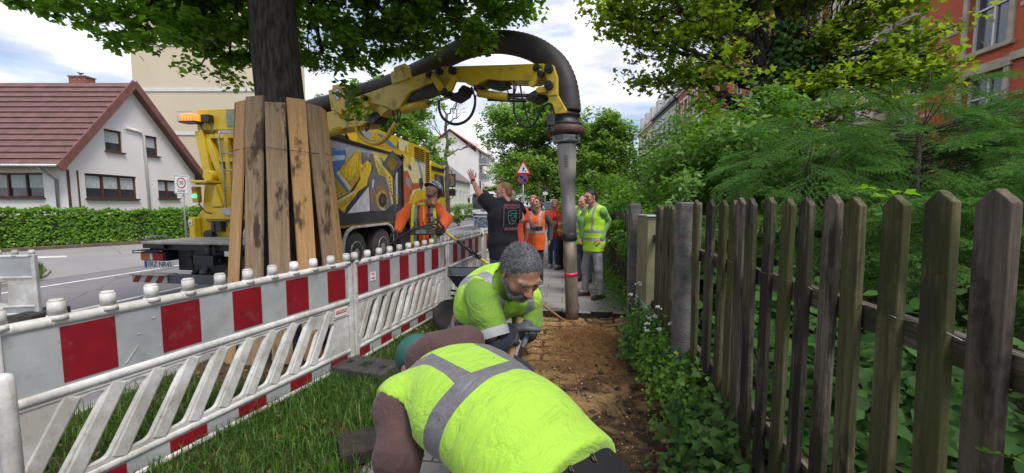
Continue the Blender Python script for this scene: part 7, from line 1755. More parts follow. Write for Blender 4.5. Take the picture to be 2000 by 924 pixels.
def hframe(c, fwd, up=(0, 0, 1)):
    f = Vector(fwd).normalized(); u = Vector(up); u = (u - f * u.dot(f)).normalized(); r = f.cross(u); return Matrix(((r.x, f.x, u.x, c[0]), (r.y, f.y, u.y, c[1]), (r.z, f.z, u.z, c[2]), (0, 0, 0, 1)))
def head_local(res, fem=False, beard=False, heavy=0.0):
    f = Field((-.11, -.14, -.20), (.11, .16, .15), res); j = 1.0 - (.10 if fem else 0) + heavy
    f.ell((0, -.015, .035), (.076, .096, .084), .0); f.ell((0, .028, -.01), (.066, .070, .085), .03); f.cone((-.028 * j, .045, -.075), (.028 * j, .045, -.075), .030 * j, k=.03); f.ell((0, .062, -.088), (.024 * j, .022, .020), .02)
    f.cone((-.052 * j, -.005, -.055), (-.03 * j, .04, -.085), .022, .018, k=.02); f.cone((.052 * j, -.005, -.055), (.03 * j, .04, -.085), .022, .018, k=.02)
    f.cone((0, -.03, -.03), (0, -.055, -.19), .055 * j, .058 * j, .03)
    for s_ in (-1, 1):
        f.ell((s_ * .046, .058, -.022), (.022, .022, .020), .02); f.ell((s_ * .032, .098, .010), (.020, .015, .013), 0, neg=True); f.cone((s_ * .010, .092, .026), (s_ * .050, .078, .028), .0095 if not fem else .006, .007, .014)
        f.ell((s_ * .0775, -.012, -.002), (.009, .019, .030), .006, A=np.array(Matrix.Rotation(s_ * .35, 3, 'Z')).tolist()); f.ell((s_ * .083, -.008, .0), (.006, .010, .016), 0, neg=True)
        f.cone((s_ * .018, .091, .015), (s_ * .045, .081, .013), .0075, .006, .004); f.cone((s_ * .019, .091, -.001), (s_ * .044, .080, .0), .005, .004, .004); f.ell((s_ * .013, .103, -.026), (.009, .010, .008), .006)
    f.cone((0, .088, .022), (0, .118, -.024), .008, .0125, .012); f.ell((0, .108, -.027), (.012, .014, .010), .006)
    f.cone((-.020, .086, -.049), (.020, .086, -.049), .0085, k=.008); f.cone((-.017, .085, -.060), (.017, .085, -.060), .0085, k=.006); f.cone((-.016, .098, -.0545), (.016, .098, -.0545), .0028, k=0, neg=True)
    return f
def hand_mesh(wr, d, n, side_, curl=.5, spread=.12, s=1.0, res=.005, thumb=.6, curls=None):
    """wrist point, finger direction, palm normal (the side the fingers curl to), side_ = thumb direction sign"""
    d = Vector(d).normalized(); n = Vector(n); n = (n - d * n.dot(d)).normalized(); t = d.cross(n) * side_; wr = Vector(wr); f = Field(wr - Vector((.22, .22, .22)) * s, wr + Vector((.22, .22, .22)) * s, res)
    A = [tuple(t), tuple(d), tuple(n)]; f.ell(wr + d * .052 * s, (.041 * s, .056 * s, .017 * s), 0, A=A); f.cone(wr - d * .035 * s, wr + d * .02 * s, .027 * s, .024 * s, .02)
    for i, (o_, L, r0) in enumerate(((.030, .072, .0095), (.010, .080, .0098), (-.010, .075, .0092), (-.029, .060, .0082))):
        p = wr + (d * (.088 - .006 * abs(i - 1)) + t * o_) * s; a = 0; c = (curls[i] if curls else curl); ang = (1.3 - i) * spread
        for j, fr in enumerate((.46, .30, .24)):
            a += c * (1.0 if j == 0 else 1.15); q = p + ((d * math.cos(ang) + t * math.sin(ang)) * math.cos(a) + n * math.sin(a)) * L * fr * s; f.cone(p, q, r0 * s * (1 - .1 * j), r0 * s * (.92 - .12 * j), .004); p = q
    p = wr + (d * .02 + t * .026) * s; 
    for j, (L, a, b) in enumerate(((.045, .75, .25), (.034, .4, .45), (.026, .25, .6))): q = p + (t * a * (1.1 - thumb * .3) + d * .7 + n * b * thumb).normalized() * L * s; f.cone(p, q, (.0135 - .0018 * j) * s, (.012 - .002 * j) * s, .008); p = q
    return f.mesh()

def fit_mesh(parts, name, mats, parent, mi_list, extra=None, smooth=True, loc=None):
    Vs, Fs, mi, hp, tcs, b = [], [], [], [], [], 0
    for (V, F, m, h, t) in parts:
        Vs.append(V); F4 = F if F.shape[1] == 4 else np.concatenate([F, F[:, 2:3]], 1); Fs.append(F4 + b); mi.append(np.full(len(F), m)); hp.append(h if h is not None else np.tile([[2.0, -1, 1]], (len(V), 1))); tcs.append(t if t is not None else np.zeros((len(V), 3))); b += len(V)
    return np_mesh(name, np.concatenate(Vs), np.concatenate(Fs), mats, parent, parent is not None, {'hp': np.concatenate(hp), 'tc': np.concatenate(tcs)}, smooth, loc, np.concatenate(mi))
def lball(c, r, seg=10, rings=7):
    m = MB().ball(c, r, seg, rings); V = np.array([tuple(q) for q in m.v]); F = np.array([f if len(f) == 4 else (f[0], f[1], f[2], f[2]) for f in m.f]); return V, F
def xf(Mx, V): A = np.array(Mx); return V @ A[:3, :3].T + A[:3, 3]

SK = {'fair': skin('skin_fair', (.50, .27, .20)), 'pink': skin('skin_pink', (.55, .27, .20), redness=.5), 'tan': skin('skin_tan', (.34, .175, .12), beard=((.10, .095, .09), .96)), 'ruddy': skin('skin_ruddy', (.40, .19, .14), beard=((.16, .13, .11), .55)), 'fair_stubble': skin('skin_stubble', (.47, .25, .18), beard=((.20, .13, .09), .3))}
EYEW = pm('eye_white', (.55, .52, .5), None, 5, .25, 0); IRIS = pm('iris', (.03, .018, .012), None, 5, .15, 0); LIPS = pm('lips', (.36, .12, .10), None, 5, .45, 0)
BROW = pm('eyebrow', (.03, .025, .022), None, 5, .9, 0); GLOVE = pm('work_glove', (.10, .12, .14), (.05, .06, .07), 18, .6, .3); GLOVE_B = pm('black_glove', (.02, .02, .022), (.012, .012, .013), 18, .6, .3)
def P3(*a): return Vector(a)

def stand(x, y, head, H=1.75, z0=0.0, arms=None, stance=.11, build=1.0, lean=0.0, tilt=(0, 0), feet=None):
    """joints of a standing person; head = facing direction (x, y); arms = {'L': (elbow, wrist), 'R': ...} in (right, forward, up) offsets scaled to height, from the shoulder"""
    k = H / 1.75; f = Vector((head[0], head[1], 0)).normalized(); r = Vector((f.y, -f.x, 0)); o = Vector((x, y, z0)); W = lambda a, b, c: o + r * a * k + f * b * k + Vector((0, 0, c * k))
    J = dict(k=k, build=build, lat=r, fwd=f, spine=[W(0, 0, .93), W(0, .01 + lean * .3, 1.10), W(0, .0 + lean * .7, 1.30), W(0, -.01 + lean, 1.47)], head=W(tilt[0], .025 + lean + tilt[1], 1.635))
    for s_, n in ((-1, 'L'), (1, 'R')):
        sh = W(s_ * .185 * (.5 + .5 * build), -.01 + lean, 1.415); J['sh' + n] = sh; e, w = (arms or {}).get(n, ((s_ * .06, .0, -.27), (s_ * .05, .08, -.50)))
        J['el' + n] = sh + r * e[0] * k + f * e[1] * k + Vector((0, 0, e[2] * k)); J['wr' + n] = sh + r * w[0] * k + f * w[1] * k + Vector((0, 0, w[2] * k)); J['hip' + n] = W(s_ * .085, 0, .90)
        dx, dy = (feet or {}).get(n, (0, 0)); J['kn' + n] = W(s_ * stance * .95 + dx * .5, .02 + dy * .5, .49); J['an' + n] = W(s_ * stance + dx, -.02 + dy, .08); J['toe' + n] = W(s_ * (stance + .03) + dx, .15 + dy, .03)
    J['hf'] = f; J['hu'] = Vector((0, 0, 1)); J['hs'] = k; return J
def tc_of(V, J):
    S = J['spine']; a = (S[3] - S[0]).normalized(); l = J['lat']; l = (l - a * l.dot(a)).normalized(); d = a.cross(l) if J.get('flipd') else l.cross(a); d = -d if d.dot(J['fwd']) < 0 else d; q = V - np.array(tuple(S[0])); return np.stack([q @ np.array(tuple(l)), q @ np.array(tuple(d)), q @ np.array(tuple(a))], 1)
def bounds(pts, pad=.25): A = np.array([tuple(p) for p in pts]); return A.min(0) - pad, A.max(0) + pad
def torso_prims(f, J, off, k=.05):
    S, lat, b, q = J['spine'], J['lat'], J['build'], J['k']; bel = J.get('belly', 0.0)
    f.ecap(S[0] - (S[1] - S[0]) * .25, S[0], .150 * q * (.6 + .4 * b), .158 * q * b, lat, .70, k, off); f.ecap(S[0], S[1], .158 * q * b, .148 * q * b, lat, .72, k, off); f.ecap(S[1], S[2], .148 * q * b, .165 * q * b, lat, .68, k, off); f.ecap(S[2], S[2].lerp(S[3], .75), .160 * q * b, .105 * q * b, lat, .68, k, off)
    f.cone(J['shL'].lerp(S[3], .12), J['shR'].lerp(S[3], .12), .050 * q * b, k=.05, off=off)
    if bel: f.ell(S[0].lerp(S[1], .8) + J['fwd'] * bel, (.13 * q + off, .13 * q + off, .15 * q + off), .06)
def person(label, J, skin_='fair', hair='short', hairc=((.10, .06, .035), None), top=None, vest=None, legs=None, shoes=None, fem=False, res=.013, hres=.006, hands=None, gloves=None, extra=None, beard=False, heavy=0.0, hem=-.12, sleeve='long', vest_hem=-.18, vest_off=.034, wr=.004, neckcut=.03, top_off=.016, group=None, sleeve_r=1.0):
    S = J['spine']; k = J['k']; loc = Vector(((J['anL'].x + J['anR'].x) / 2, (J['anL'].y + J['anR'].y) / 2, min(J['anL'].z, J['anR'].z) - .08)); b_ = J['build']
    pts = [J[a] for a in ('shL', 'shR', 'elL', 'elR', 'wrL', 'wrR', 'hipL', 'hipR', 'knL', 'knR', 'anL', 'anR', 'toeL', 'toeR')] + S
    lo, hi = bounds(pts, .14); f = Field(lo, hi, res); torso_prims(f, J, -.012)
    for n in 'LR':
        f.cone(J['sh' + n], J['el' + n], .050 * k * b_, .040 * k * b_, .03); f.cone(J['el' + n], J['wr' + n], .040 * k * b_, .026 * k, .02); f.cone(J['hip' + n], J['kn' + n], .082 * k * b_, .052 * k * b_, .04); f.cone(J['kn' + n], J['an' + n], .052 * k * b_, .034 * k, .03); f.cone(J['an' + n], J['toe' + n], .034 * k, .028 * k, .02)
    f.cone(S[3] - (S[3] - S[2]) * .2, J['head'] - J['hu'] * .07 * k, .060 * k, .050 * k, .04); V, F = f.mesh(); parts = [(V, F, 0, None, None)]
    Hm = hframe(J['head'], J['hf'], J['hu']) @ Matrix.Scale(J['hs'], 4); hf_ = head_local(hres, fem, beard, heavy); Vh, Fh = hf_.mesh(); Vh = relax(Vh, Fh, 1, .25); parts.append((xf(Hm, Vh), Fh, 0, Vh, None))
    for s_ in (-1, 1):
        V, F = lball((s_ * .0315, .0795, .0070), .0115); parts.append((xf(Hm, V), F, 1, None, None)); V, F = lball((s_ * .0315, .0870, .0055), (.0066, .0050, .0066)); parts.append((xf(Hm, V), F, 2, None, None))
    V, F = lball((0, .0915, -.0545), (.021, .0065, .0065)); parts.append((xf(Hm, V), F, 3, None, None)); hd_ = hands or {}
    for n in 'LR':
        e, w = J['el' + n], J['wr' + n]; d = (w - e).normalized(); h = dict(d=d, n=(-J['lat'] if n == 'R' else J['lat']), curl=.35, spread=.06, thumb=.6); h.update(hd_.get(n, {})); nn = Vector(h['n']); 
        t_ = Vector(h['d']).cross(nn); sgn = h.get('side', 1 if t_.dot(J['fwd'] + Vector((0, 0, .2))) > 0 else -1); V, F = hand_mesh(w, h['d'], nn, sgn, h['curl'], h['spread'], k * (.92 if fem else 1), min(res * .5, .0055), h['thumb'])
        hand_part = (V, F, 0, None, None)
        if not gloves: parts.append(hand_part)
        else: h['V'] = (V, F); hd_[n] = h
    body = fit_mesh(parts, 'person', [SK[skin_], EYEW, IRIS, LIPS], None, None, loc=loc); tag(body, label, 'person', group)
    if gloves:
        for n in 'LR': V, F = hd_[n]['V']; N = vnormals(V, F); np_mesh('glove', V + N * .003, F, gloves, body, True)
    def garment(name, fld, mat, amp=wr, fr=22, sd=1, tc=True, st_=(1, 1, 1), rl=1):
        V, F = fld.mesh(); V = relax(V, F, rl, .4); V = wrinkle(V, F, amp, fr, sd, st_) if amp else V; return np_mesh(name, V, F, mat, body, True, {'tc': tc_of(V, J)})
    ax = (S[3] - S[0]).normalized()
    if legs:
        f = Field(lo, hi, res); f.ecap(S[0] - (S[1] - S[0]) * .25, S[0].lerp(S[1], .42) if not J.get('hiw') else S[2], .155 * k * b_, .155 * k * b_, J['lat'], .74, .04, .012)
        for n in 'LR': f.cone(J['hip' + n], J['kn' + n], .085 * k * b_ * J.get('legw', 1), .062 * k * b_ * J.get('legw', 1), .05, off=.010); f.cone(J['kn' + n], J['an' + n] + Vector((0, 0, -.0)), .060 * k * b_ * J.get('legw', 1), .050 * k * J.get('legw', 1), .03, off=.010)
        if not J.get('bent'): f.cut((0, 0, loc.z + .055), (0, 0, -1))
        garment('trousers', f, legs, .006, 30, 3, rl=1)
    if shoes:
        for n in 'LR':
            a, t = J['an' + n], J['toe' + n]; dr = (t - a); dr.z = 0; dr.normalize(); l2, h2 = bounds([a, t], .13); f = Field(l2, h2, .007); g = a.z - .08
            hl = Vector((a.x, a.y, g + .045)) - dr * .04; f.cone(hl, Vector((t.x, t.y, g + .038)), .044, .038, .03); f.cone(a + Vector((0, 0, .02)), Vector((a.x, a.y, g + .05)), .046, .045, .03); f.cone(hl + Vector((0, 0, -.02)), Vector((t.x, t.y, g + .018)) + dr * .01, .046, .042, .02); f.cut((0, 0, g), (0, 0, -1)); V, F = f.mesh(); so = np_mesh('shoe', V, F, shoes if not isinstance(shoes, tuple) else shoes[0], body, True)
            f = Field(l2, h2, .007); f.cone(hl + Vector((0, 0, -.03)), Vector((t.x, t.y, g + .010)) + dr * .012, .050, .046, .02); f.cut((0, 0, g + .022), (0, 0, 1)); f.cut((0, 0, g + .001), (0, 0, -1)); V, F = f.mesh(); np_mesh('sole', V, F, shoes[1] if isinstance(shoes, tuple) else M['dark_rubber'], so, True)
    if top:
        f = Field(lo, hi, res); torso_prims(f, J, top_off); f.ecap(S[0] - ax * .22, S[0], .157 * k * b_, .157 * k * b_, J['lat'], .73, .03, top_off) if not J.get('bent') else None
        for n in 'LR':
            s1, e1, w1 = J['sh' + n], J['el' + n], J['wr' + n]; q = sleeve_r
            if sleeve == 'long': f.cone(s1, e1, .056 * k * b_ * q, .050 * k * b_ * q, .04, off=top_off); f.cone(e1, w1, .050 * k * b_ * q, .033 * k * q, .025, off=top_off)
            elif sleeve == 'short': f.cone(s1, s1.lerp(e1, J.get('sl', .60) + .02), .058 * k * b_ * q, .060 * k * b_ * q, .04, off=top_off)
        f.cone(S[3] - ax * .03, S[3] + ax * .025, .068 * k, .062 * k, .03, off=.006); f.cut(S[0] + ax * hem, -ax); 
        if sleeve == 'short':
            for n in 'LR':
                s1, e1 = J['sh' + n], J['el' + n]; d = (e1 - s1).normalized(); c = s1.lerp(e1, J.get('sl', .60)); X, Y, Z = f.g; dd = (X[:, None, None] - c.x) * d.x + (Y[None, :, None] - c.y) * d.y + (Z[None, None, :] - c.z) * d.z
                near = ((X[:, None, None] - c.x) ** 2 + (Y[None, :, None] - c.y) ** 2 + (Z[None, None, :] - c.z) ** 2) < (.15 * k) ** 2; lt_ = ((X[:, None, None] - S[1].x) * J['lat'].x + (Y[None, :, None] - S[1].y) * J['lat'].y + (Z[None, None, :] - S[1].z) * J['lat'].z) * (1 if n == 'R' else -1) > (.165 * k * b_ if not J.get('armfree') else -9)
                f.F = np.where(near & lt_, np.maximum(f.F, dd.astype(np.float32)), f.F)
        garment('shirt' if sleeve == 'short' else 'jacket', f, top, wr * J.get('tw', 1), 26, 5, rl=1)
    if vest:
        f = Field(lo, hi, min(res, .011)); torso_prims(f, J, vest_off, .04); f.ecap(S[0] - ax * .24, S[0], .158 * k * b_, .158 * k * b_, J['lat'], .74, .03, vest_off - .002) if not J.get('bent') else None; f.cut(S[0] + ax * vest_hem, -ax); lat = J['lat']; cs = (J['shL'] + J['shR']) / 2
        for s_ in (-1, 1): f.cut(cs + lat * s_ * .195 * k * b_, lat * s_ + ax * .05)
        for n, s_ in (('L', -1), ('R', 1)):
            if J.get('nohole') == n: continue
            c = J['sh' + n]; f.cone(c + lat * s_ * .02 - ax * .02, c + lat * s_ * .10 - ax * .10, .058 * k, .085 * k, k=0, neg=True)
        if J.get('nohole'): f.cut(S[3] + ax * .035, ax)
        else: f.cone(S[3] - ax * .01 + J['fwd'] * .015, S[3] + ax * .12 + J['fwd'] * .06, .078 * k, .11 * k, 0, neg=True); 
        if J.get('vneck', True): f.cone(S[3] - ax * .10 + J['fwd'] * .15, S[3] + ax * .05 + J['fwd'] * .09, .012, .07, 0, neg=True)
        garment('safety_vest', f, vest, wr * J.get('vw', 1.2), J.get('vf', 20), 7, rl=1, st_=J.get('vs', (1, 1, 1)))
    if J.get('loops'): J['loops'](body)
    if hair:
        hl = Field((-.13, -.17, -.26), (.13, .14, .16), max(.004, hres * .8)); th = {'short': -.003, 'buzz': -.006, 'fringe': -.004, 'pony': .002, 'long': .006}[hair]
        hl.ell((0, -.018, .036), (.084 + th, .104 + th, .090 + th), 0)
        if hair != 'long': hl.ell((0, -.07, -.03), (.062, .048, .05), .03)
        else: hl.ell((0, -.055, -.05), (.085, .065, .11), .04); hl.cone((.055, -.02, -.05), (.06, .0, -.15), .035, .025, .03); hl.cone((-.055, -.02, -.05), (-.06, .0, -.15), .035, .025, .03)
        if hair == 'pony': hl.cone((0, -.11, .02), (0, -.15, -.04), .03, .028, .02); hl.cone((0, -.15, -.04), (0, -.13, -.17), .028, .012, .02)
        hl.cut((0, .072, .062), (0, .85, -.52))
        for s_ in (-1, 1): hl.ell((s_ * .085, -.006, -.008), (.022, .024, .036), 0, neg=True)
        if hair not in ('long', 'pony'): hl.cut((0, -.06, -.062), (0, .35, -1))
        if hair == 'fringe': hl.ell((0, .0, .115), (.085, .12, .075), 0, neg=True)
        V, F = hl.mesh(); V = relax(V, F, 1, .3); V = wrinkle(V, F, .0010, 420, 2, (1, .45, 1)); ho = np_mesh('hair', xf(Hm, V), F, hair_mat('hair_%d' % len(bpy.data.materials), *hairc), body, True)
        rh = np.random.default_rng(3); N = vnormals(V, F); ii = rh.integers(0, len(V), J.get('strands', 1500)); B = V[ii] - N[ii] * .003; fl = np.array([0, -.75, -.45]) if hair not in ('long', 'pony') else np.array([0, -.3, -1.2])
        D = N[ii] * (.75 if hair in ('short', 'buzz') else .25) + fl * .8 + rand_unit(len(ii), rh) * .35; D /= np.linalg.norm(D, axis=1, keepdims=True); L = rh.uniform(.012, .024, (len(ii), 1)) * (.5 if hair == 'buzz' else 1); W = np.cross(D, rand_unit(len(ii), rh)); W /= np.linalg.norm(W, axis=1, keepdims=True) + 1e-9
        SV_ = np.stack([B - W * .0011, B + W * .0011, B + D * L], 1).reshape(-1, 3); c1 = hairc[0]; c0 = hairc[1] or tuple(q * .4 for q in c1)
        np_mesh('hair_strands', xf(Hm, SV_), np.arange(len(SV_)).reshape(-1, 3), leaf_mat('strand_%d' % len(bpy.data.materials), c0, tuple(min(1, q * 1.5) for q in c1), .05, (1, 1, 1), .5), ho, True, {'lr': np.repeat(rh.random(len(ii)), 3)})
        V0 = [lball((s_ * .031, .0965, .0275), (.019, .0060, .0050)) for s_ in (-1, 1)]; fit_mesh([(xf(Hm, V), F, 0, None, None) for V, F in V0], 'eyebrow', [pm('brow_%d' % len(bpy.data.materials), tuple(q * .5 for q in hairc[0]), None, 9, .9, 0)], body, None)
    if extra: extra(body, J, Hm)
    return body
def ht(Mx, *p): return Mx @ Vector(p)
def glasses(body, J, Hm):
    m = MB()
    for s_ in (-1, 1): m.tube([ht(Hm, s_ * .033 + .021 * math.cos(a), .101 - .004 * abs(math.cos(a)), .006 + .015 * math.sin(a)) for a in np.linspace(0, 2 * PI, 14, endpoint=False)], .0022 * J['hs'], 5, closed=True, cap=False); m.tube([ht(Hm, s_ * .054, .098, .008), ht(Hm, s_ * .078, .06, .010), ht(Hm, s_ * .082, -.01, .008)], .0022 * J['hs'], 5)
    m.tube([ht(Hm, -.013, .105, .008), ht(Hm, .013, .105, .008)], .002, 5); m.build('glasses', M['ink_black'], body, world=True)

# fabrics
ORANGE, LIME = (.78, .12, .012), (.46, .80, .03)
V_lime = vest_mat('lime_vest', LIME, [(.16, .05), (.04, .05)], [(.10, .045, .16)])
V_lime_big = vest_mat('lime_vest_back', (.33, .575, .05), [(.345, .066)], [(.115, .062, .345)], refl=(.155, .15, .165), bump=1.0, dirt=.35)
V_lime_worker = vest_mat('lime_vest_worker', (.38, .68, .04), [(.17, .055)], [(.105, .055, .17)], refl=(.27, .28, .29), bump=.9, dirt=.3)
V_orange = vest_mat('orange_vest', ORANGE, [(.15, .055)], [(.085, .045, .15)], zipc=(.5, .08, .01))
V_orange_j = vest_mat('red_orange_jacket', (.72, .06, .025), [(.02, .05)], [], zipc=(.04, .04, .045))
V_orange_op = vest_mat('orange_fleece', (.80, .115, .012), [], [], zipc=(.5, .62, .03), bump=.5)

# 1 nearest worker, bent double
J1 = dict(k=1.04, build=1.08, lat=Vector((.70, .70, .0)), fwd=Vector((-.2, .2, -1)), bent=True, armfree=True, flipd=False)
J1['spine'] = [P3(.15, 1.06, .675), P3(.02, 1.20, .775), P3(-.14, 1.365, .82), P3(-.285, 1.53, .815)]
J1['shL'] = P3(-.395, 1.335, .80); J1['shR'] = P3(-.17, 1.58, .64); J1['nohole'] = 'R'; J1['vw'] = 1.35; J1['vf'] = 13; J1['vs'] = (1.3, .5, 1.2); J1['tw'] = 1.3; J1['elL'] = at(778, 885, 1.24); J1['wrL'] = at(780, 1030, 1.24); J1['elR'] = P3(-.06, 1.86, .60); J1['wrR'] = P3(-.12, 2.0, .40)
J1['hipL'] = P3(.12, 1.00, .68); J1['hipR'] = P3(.24, 1.12, .68); J1['knL'] = P3(.10, 1.12, .40); J1['knR'] = P3(.30, 1.25, .40); J1['anL'] = P3(.12, 1.0, .0); J1['anR'] = P3(.34, 1.10, .0); J1['toeL'] = P3(.02, 1.16, -.05); J1['toeR'] = P3(.24, 1.26, -.05)
J1['head'] = at(818, 712, 1.78); J1['hf'] = Vector((-.45, .5, -.75)); J1['hu'] = Vector((-.6, .6, .6)); J1['hs'] = 1.0; J1['vneck'] = False
brown = cloth('brown_hoodie', (.095, .052, .048), (.06, .034, .032), .9, 11)
def ex1(body, J, Hm):
    f = Field((-.14, -.16, -.06), (.14, .20, .18), .007); f.ell((0, -.012, .045), (.092, .112, .088), 0); f.cut((0, .02, .018), (0, .18, -1)); V, F = f.mesh(); cp = np_mesh('cap', xf(Hm, V), F, pm('green_cap', (.022, .12, .095), (.015, .085, .07), 9, .85, .3), body, True)
    f = Field((-.14, .02, -.06), (.14, .22, .1), .006); f.ell((0, .10, .025), (.075, .09, .012), 0); V, F = f.mesh(); np_mesh('peak', xf(Hm, V), F, _MC['green_cap'], cp, True)
    c = at(868, 676, 1.64); f = Field(c - Vector((.3, .3, .3)), c + Vector((.3, .3, .3)), .010); S = J['spine']
    f.cone(c + Vector((-.06, -.01, .0)), c + Vector((.09, .02, -.005)), .075, .085, .03); f.cone(c + Vector((-.08, .0, -.06)), c + Vector((.02, .1, -.08)), .085, .09, .04); f.cone(c + Vector((.04, .0, -.04)), S[3] + (S[3] - S[2]).normalized() * .10, .085, .055, .05); f.cone(at(840, 700, 1.68), at(905, 668, 1.72), .06, .06, .03)
    V, F = f.mesh(); V = relax(V, F, 2, .5); V = wrinkle(V, F, .010, 26, 4); np_mesh('hood', V, F, brown, body, True)
    # belt loops and leather belt edge
from mathutils.bvhtree import BVHTree
def on_surface(o, px, py):
    Mw = np.array(_MW[o.name]); vs = [tuple(Mw[:3, :3] @ np.array(v_.co) + Mw[:3, 3]) for v_ in o.data.vertices]; h = BVHTree.FromPolygons(vs, [tuple(p.vertices) for p in o.data.polygons]).ray_cast(Vector((0, 0, CAM_Z)), ray(px, py)); return h[0], h[1]
def loops1(body):
    tr = [c for c in body.children if c.name.startswith('trousers')][0]
    for px, py, dx, dy in ((1100, 882, 14, 42), (1142, 868, 18, 36), (1048, 905, 8, 30)):
        for s_ in (0, 5):
            pts = [on_surface(tr, px + s_ + dx * t, py + dy * t) for t in (0, .33, .66, 1)]
            pts = [p + n * .004 for p, n in pts if p is not None]
            if len(pts) > 1: MB().tube(pts, .0022 if s_ else .004, 6).build('belt_loop', pm('leather_loop', (.16, .07, .03), (.06, .03, .015), 20, .6, .2) if s_ else M['black_plastic'], body, world=True)
J1['loops'] = loops1
w1 = person('worker in the nearest spot bent double in a yellow-green vest over a brown hoodie', J1, 'fair', None, top=brown, vest=V_lime_big, legs=cloth('black_trousers', (.014, .014, .016), (.009, .009, .010), .5, 9, sheen=0), shoes=pm('boot_black', (.025, .022, .02), None, 9, .6, .2), res=.012, wr=.006, hem=.10, vest_hem=-.01, vest_off=.048, extra=ex1, sleeve_r=1.04, top_off=.018, gloves=GLOVE)

# 2 bearded worker with shovel
J2 = dict(k=1.0, build=1.0, lat=Vector((-.62, -.72, -.12)).normalized(), fwd=Vector((.70, -.60, -.75)).normalized(), bent=True, armfree=True)
J2['spine'] = [at(912, 665, 2.42), at(928, 617, 2.30), at(960, 577, 2.12), at(985, 552, 1.98)]
J2['shR'] = at(938, 572, 1.90); J2['shL'] = at(1030, 585, 2.16); J2['elR'] = at(966, 676, 1.82); J2['wrR'] = at(1000, 645, 1.92); J2['elL'] = at(1030, 650, 2.12); J2['wrL'] = at(1022, 640, 2.00)
J2['hipR'] = at(900, 672, 2.30); J2['hipL'] = at(930, 668, 2.52); J2['knR'] = P3(-.10, 2.02, .42); J2['knL'] = P3(.06, 2.42, .45); J2['anR'] = P3(-.30, 2.32, .08); J2['anL'] = P3(-.20, 2.62, .08); J2['toeR'] = P3(-.16, 2.22, .03); J2['toeL'] = P3(-.06, 2.54, .03)
J2['head'] = at(1018, 533, 1.86); J2['hf'] = Vector((.36, -.72, -.62)); J2['hu'] = Vector((.20, -.40, .88)); J2['hs'] = 1.04; J2['hiw'] = True; J2['sl'] = .86; J2['strands'] = 9000
polo = vest_mat('lime_polo', (.155, .29, .03), [(-5, .01)], [], bump=.8, dirt=.35)
navyb = vest_mat('navy_banded_trousers', (.020, .024, .040), [(.10, .045), (.235, .04)], [], refl=(.30, .31, .33), bump=.7)
def ex2(body, J, Hm):
    m = MB(); a = J['shR'].lerp(J['elR'], .68); b = J['shR'].lerp(J['elR'], .85); m.tube([a, a.lerp(b, .5), b], [.086, .087, .085], 24, cap=False); m.build('sleeve_band', pm('reflective_cuff', (.42, .43, .43), (.3, .31, .31), 9, .4, .2), body, world=True)
    # bands on the work trousers and jacket skirt
    ax_ = (J['spine'][1] - J['spine'][0]).normalized(); f = Field(*bounds([J['spine'][0]], .3), .011); 
    tq = [c for c in body.children if c.name.startswith('trousers')][0].data
    m = MB(); a, b = J['elR'], J['wrR']; m.tube([J['shR'].lerp(a, .9), a, a.lerp(b, .5), b], [.062, .062, .055, .042], 16); m.tube([J['elL'], J['wrL']], [.055, .042], 16); m.build('dark_sleeve', cloth('navy_trousers', (.022, .026, .042)), body, world=True)
    f = Field((-.09, -.02, -.13), (.09, .14, -.02), .0045); f.cone((-.03, .05, -.078), (.03, .05, -.078), .0335, k=.02); f.ell((0, .070, -.090), (.028, .024, .022), .015); f.cone((-.056, -.003, -.05), (-.034, .042, -.086), .0245, .020, .02); f.cone((.056, -.003, -.05), (.034, .042, -.086), .0245, .020, .02); f.cone((-.024, .098, -.043), (.024, .098, -.043), .0065, .0065, .01); f.cone((-.026, .094, -.045), (-.026, .086, -.068), .008, .009, .01); f.cone((.026, .094, -.045), (.026, .086, -.068), .008, .009, .01)
    V, F = f.mesh(); V = wrinkle(relax(V, F, 1, .3), F, .002, 300, 3); np_mesh('beard', xf(Hm, V), F, hair_mat('beard_hair', (.26, .25, .25), (.02, .018, .018)), body, True)
w2 = person('grey-haired bearded worker leaning forward with a wooden shovel handle in gloved hands', J2, 'tan', 'short', ((.15, .155, .165), (.03, .03, .034)), top=polo, vest=V_lime_worker, legs=navyb, shoes=pm('boot_dark', (.03, .025, .022), None, 9, .6, .2), res=.011, hres=.0042, gloves=GLOVE, beard=True, wr=.007, hem=.40, vest_hem=.40, vest_off=.042, extra=ex2, sleeve='short', sleeve_r=1.14, heavy=.06,
    hands={'R': dict(d=(.75, .45, .15), n=(.1, -.2, -1), curl=1.0, spread=.03), 'L': dict(d=(-.5, -.6, -.1), n=(0, .3, -1), curl=1.0, spread=.03)})
sh0, sh1 = at(1014, 628, 1.96), at(996, 700, 1.92); dsh = (sh1 - sh0).normalized()
sv = thing('shovel', 'wooden-handled shovel held upright in front of the bearded worker', 'shovel', tuple((sh0 + dsh * 1.25)))
MB().cyl(sh0 - dsh * .02, sh0 + dsh * 1.02, .0175, .0165, 12).build('handle', M['handle_wood'], sv, world=True)
m = MB(); e = sh0 + dsh * 1.0; s_ = Vector((1, 0, 0)); m.prism([e - s_ * .10, e + s_ * .10, e + dsh * .22 + s_ * .09, e + dsh * .28, e + dsh * .22 - s_ * .09], (0, .004, 0)); m.cyl(e - dsh * .08, e + dsh * .04, .021, seg=10); m.build('blade', M['grey_metal'], sv, world=True)

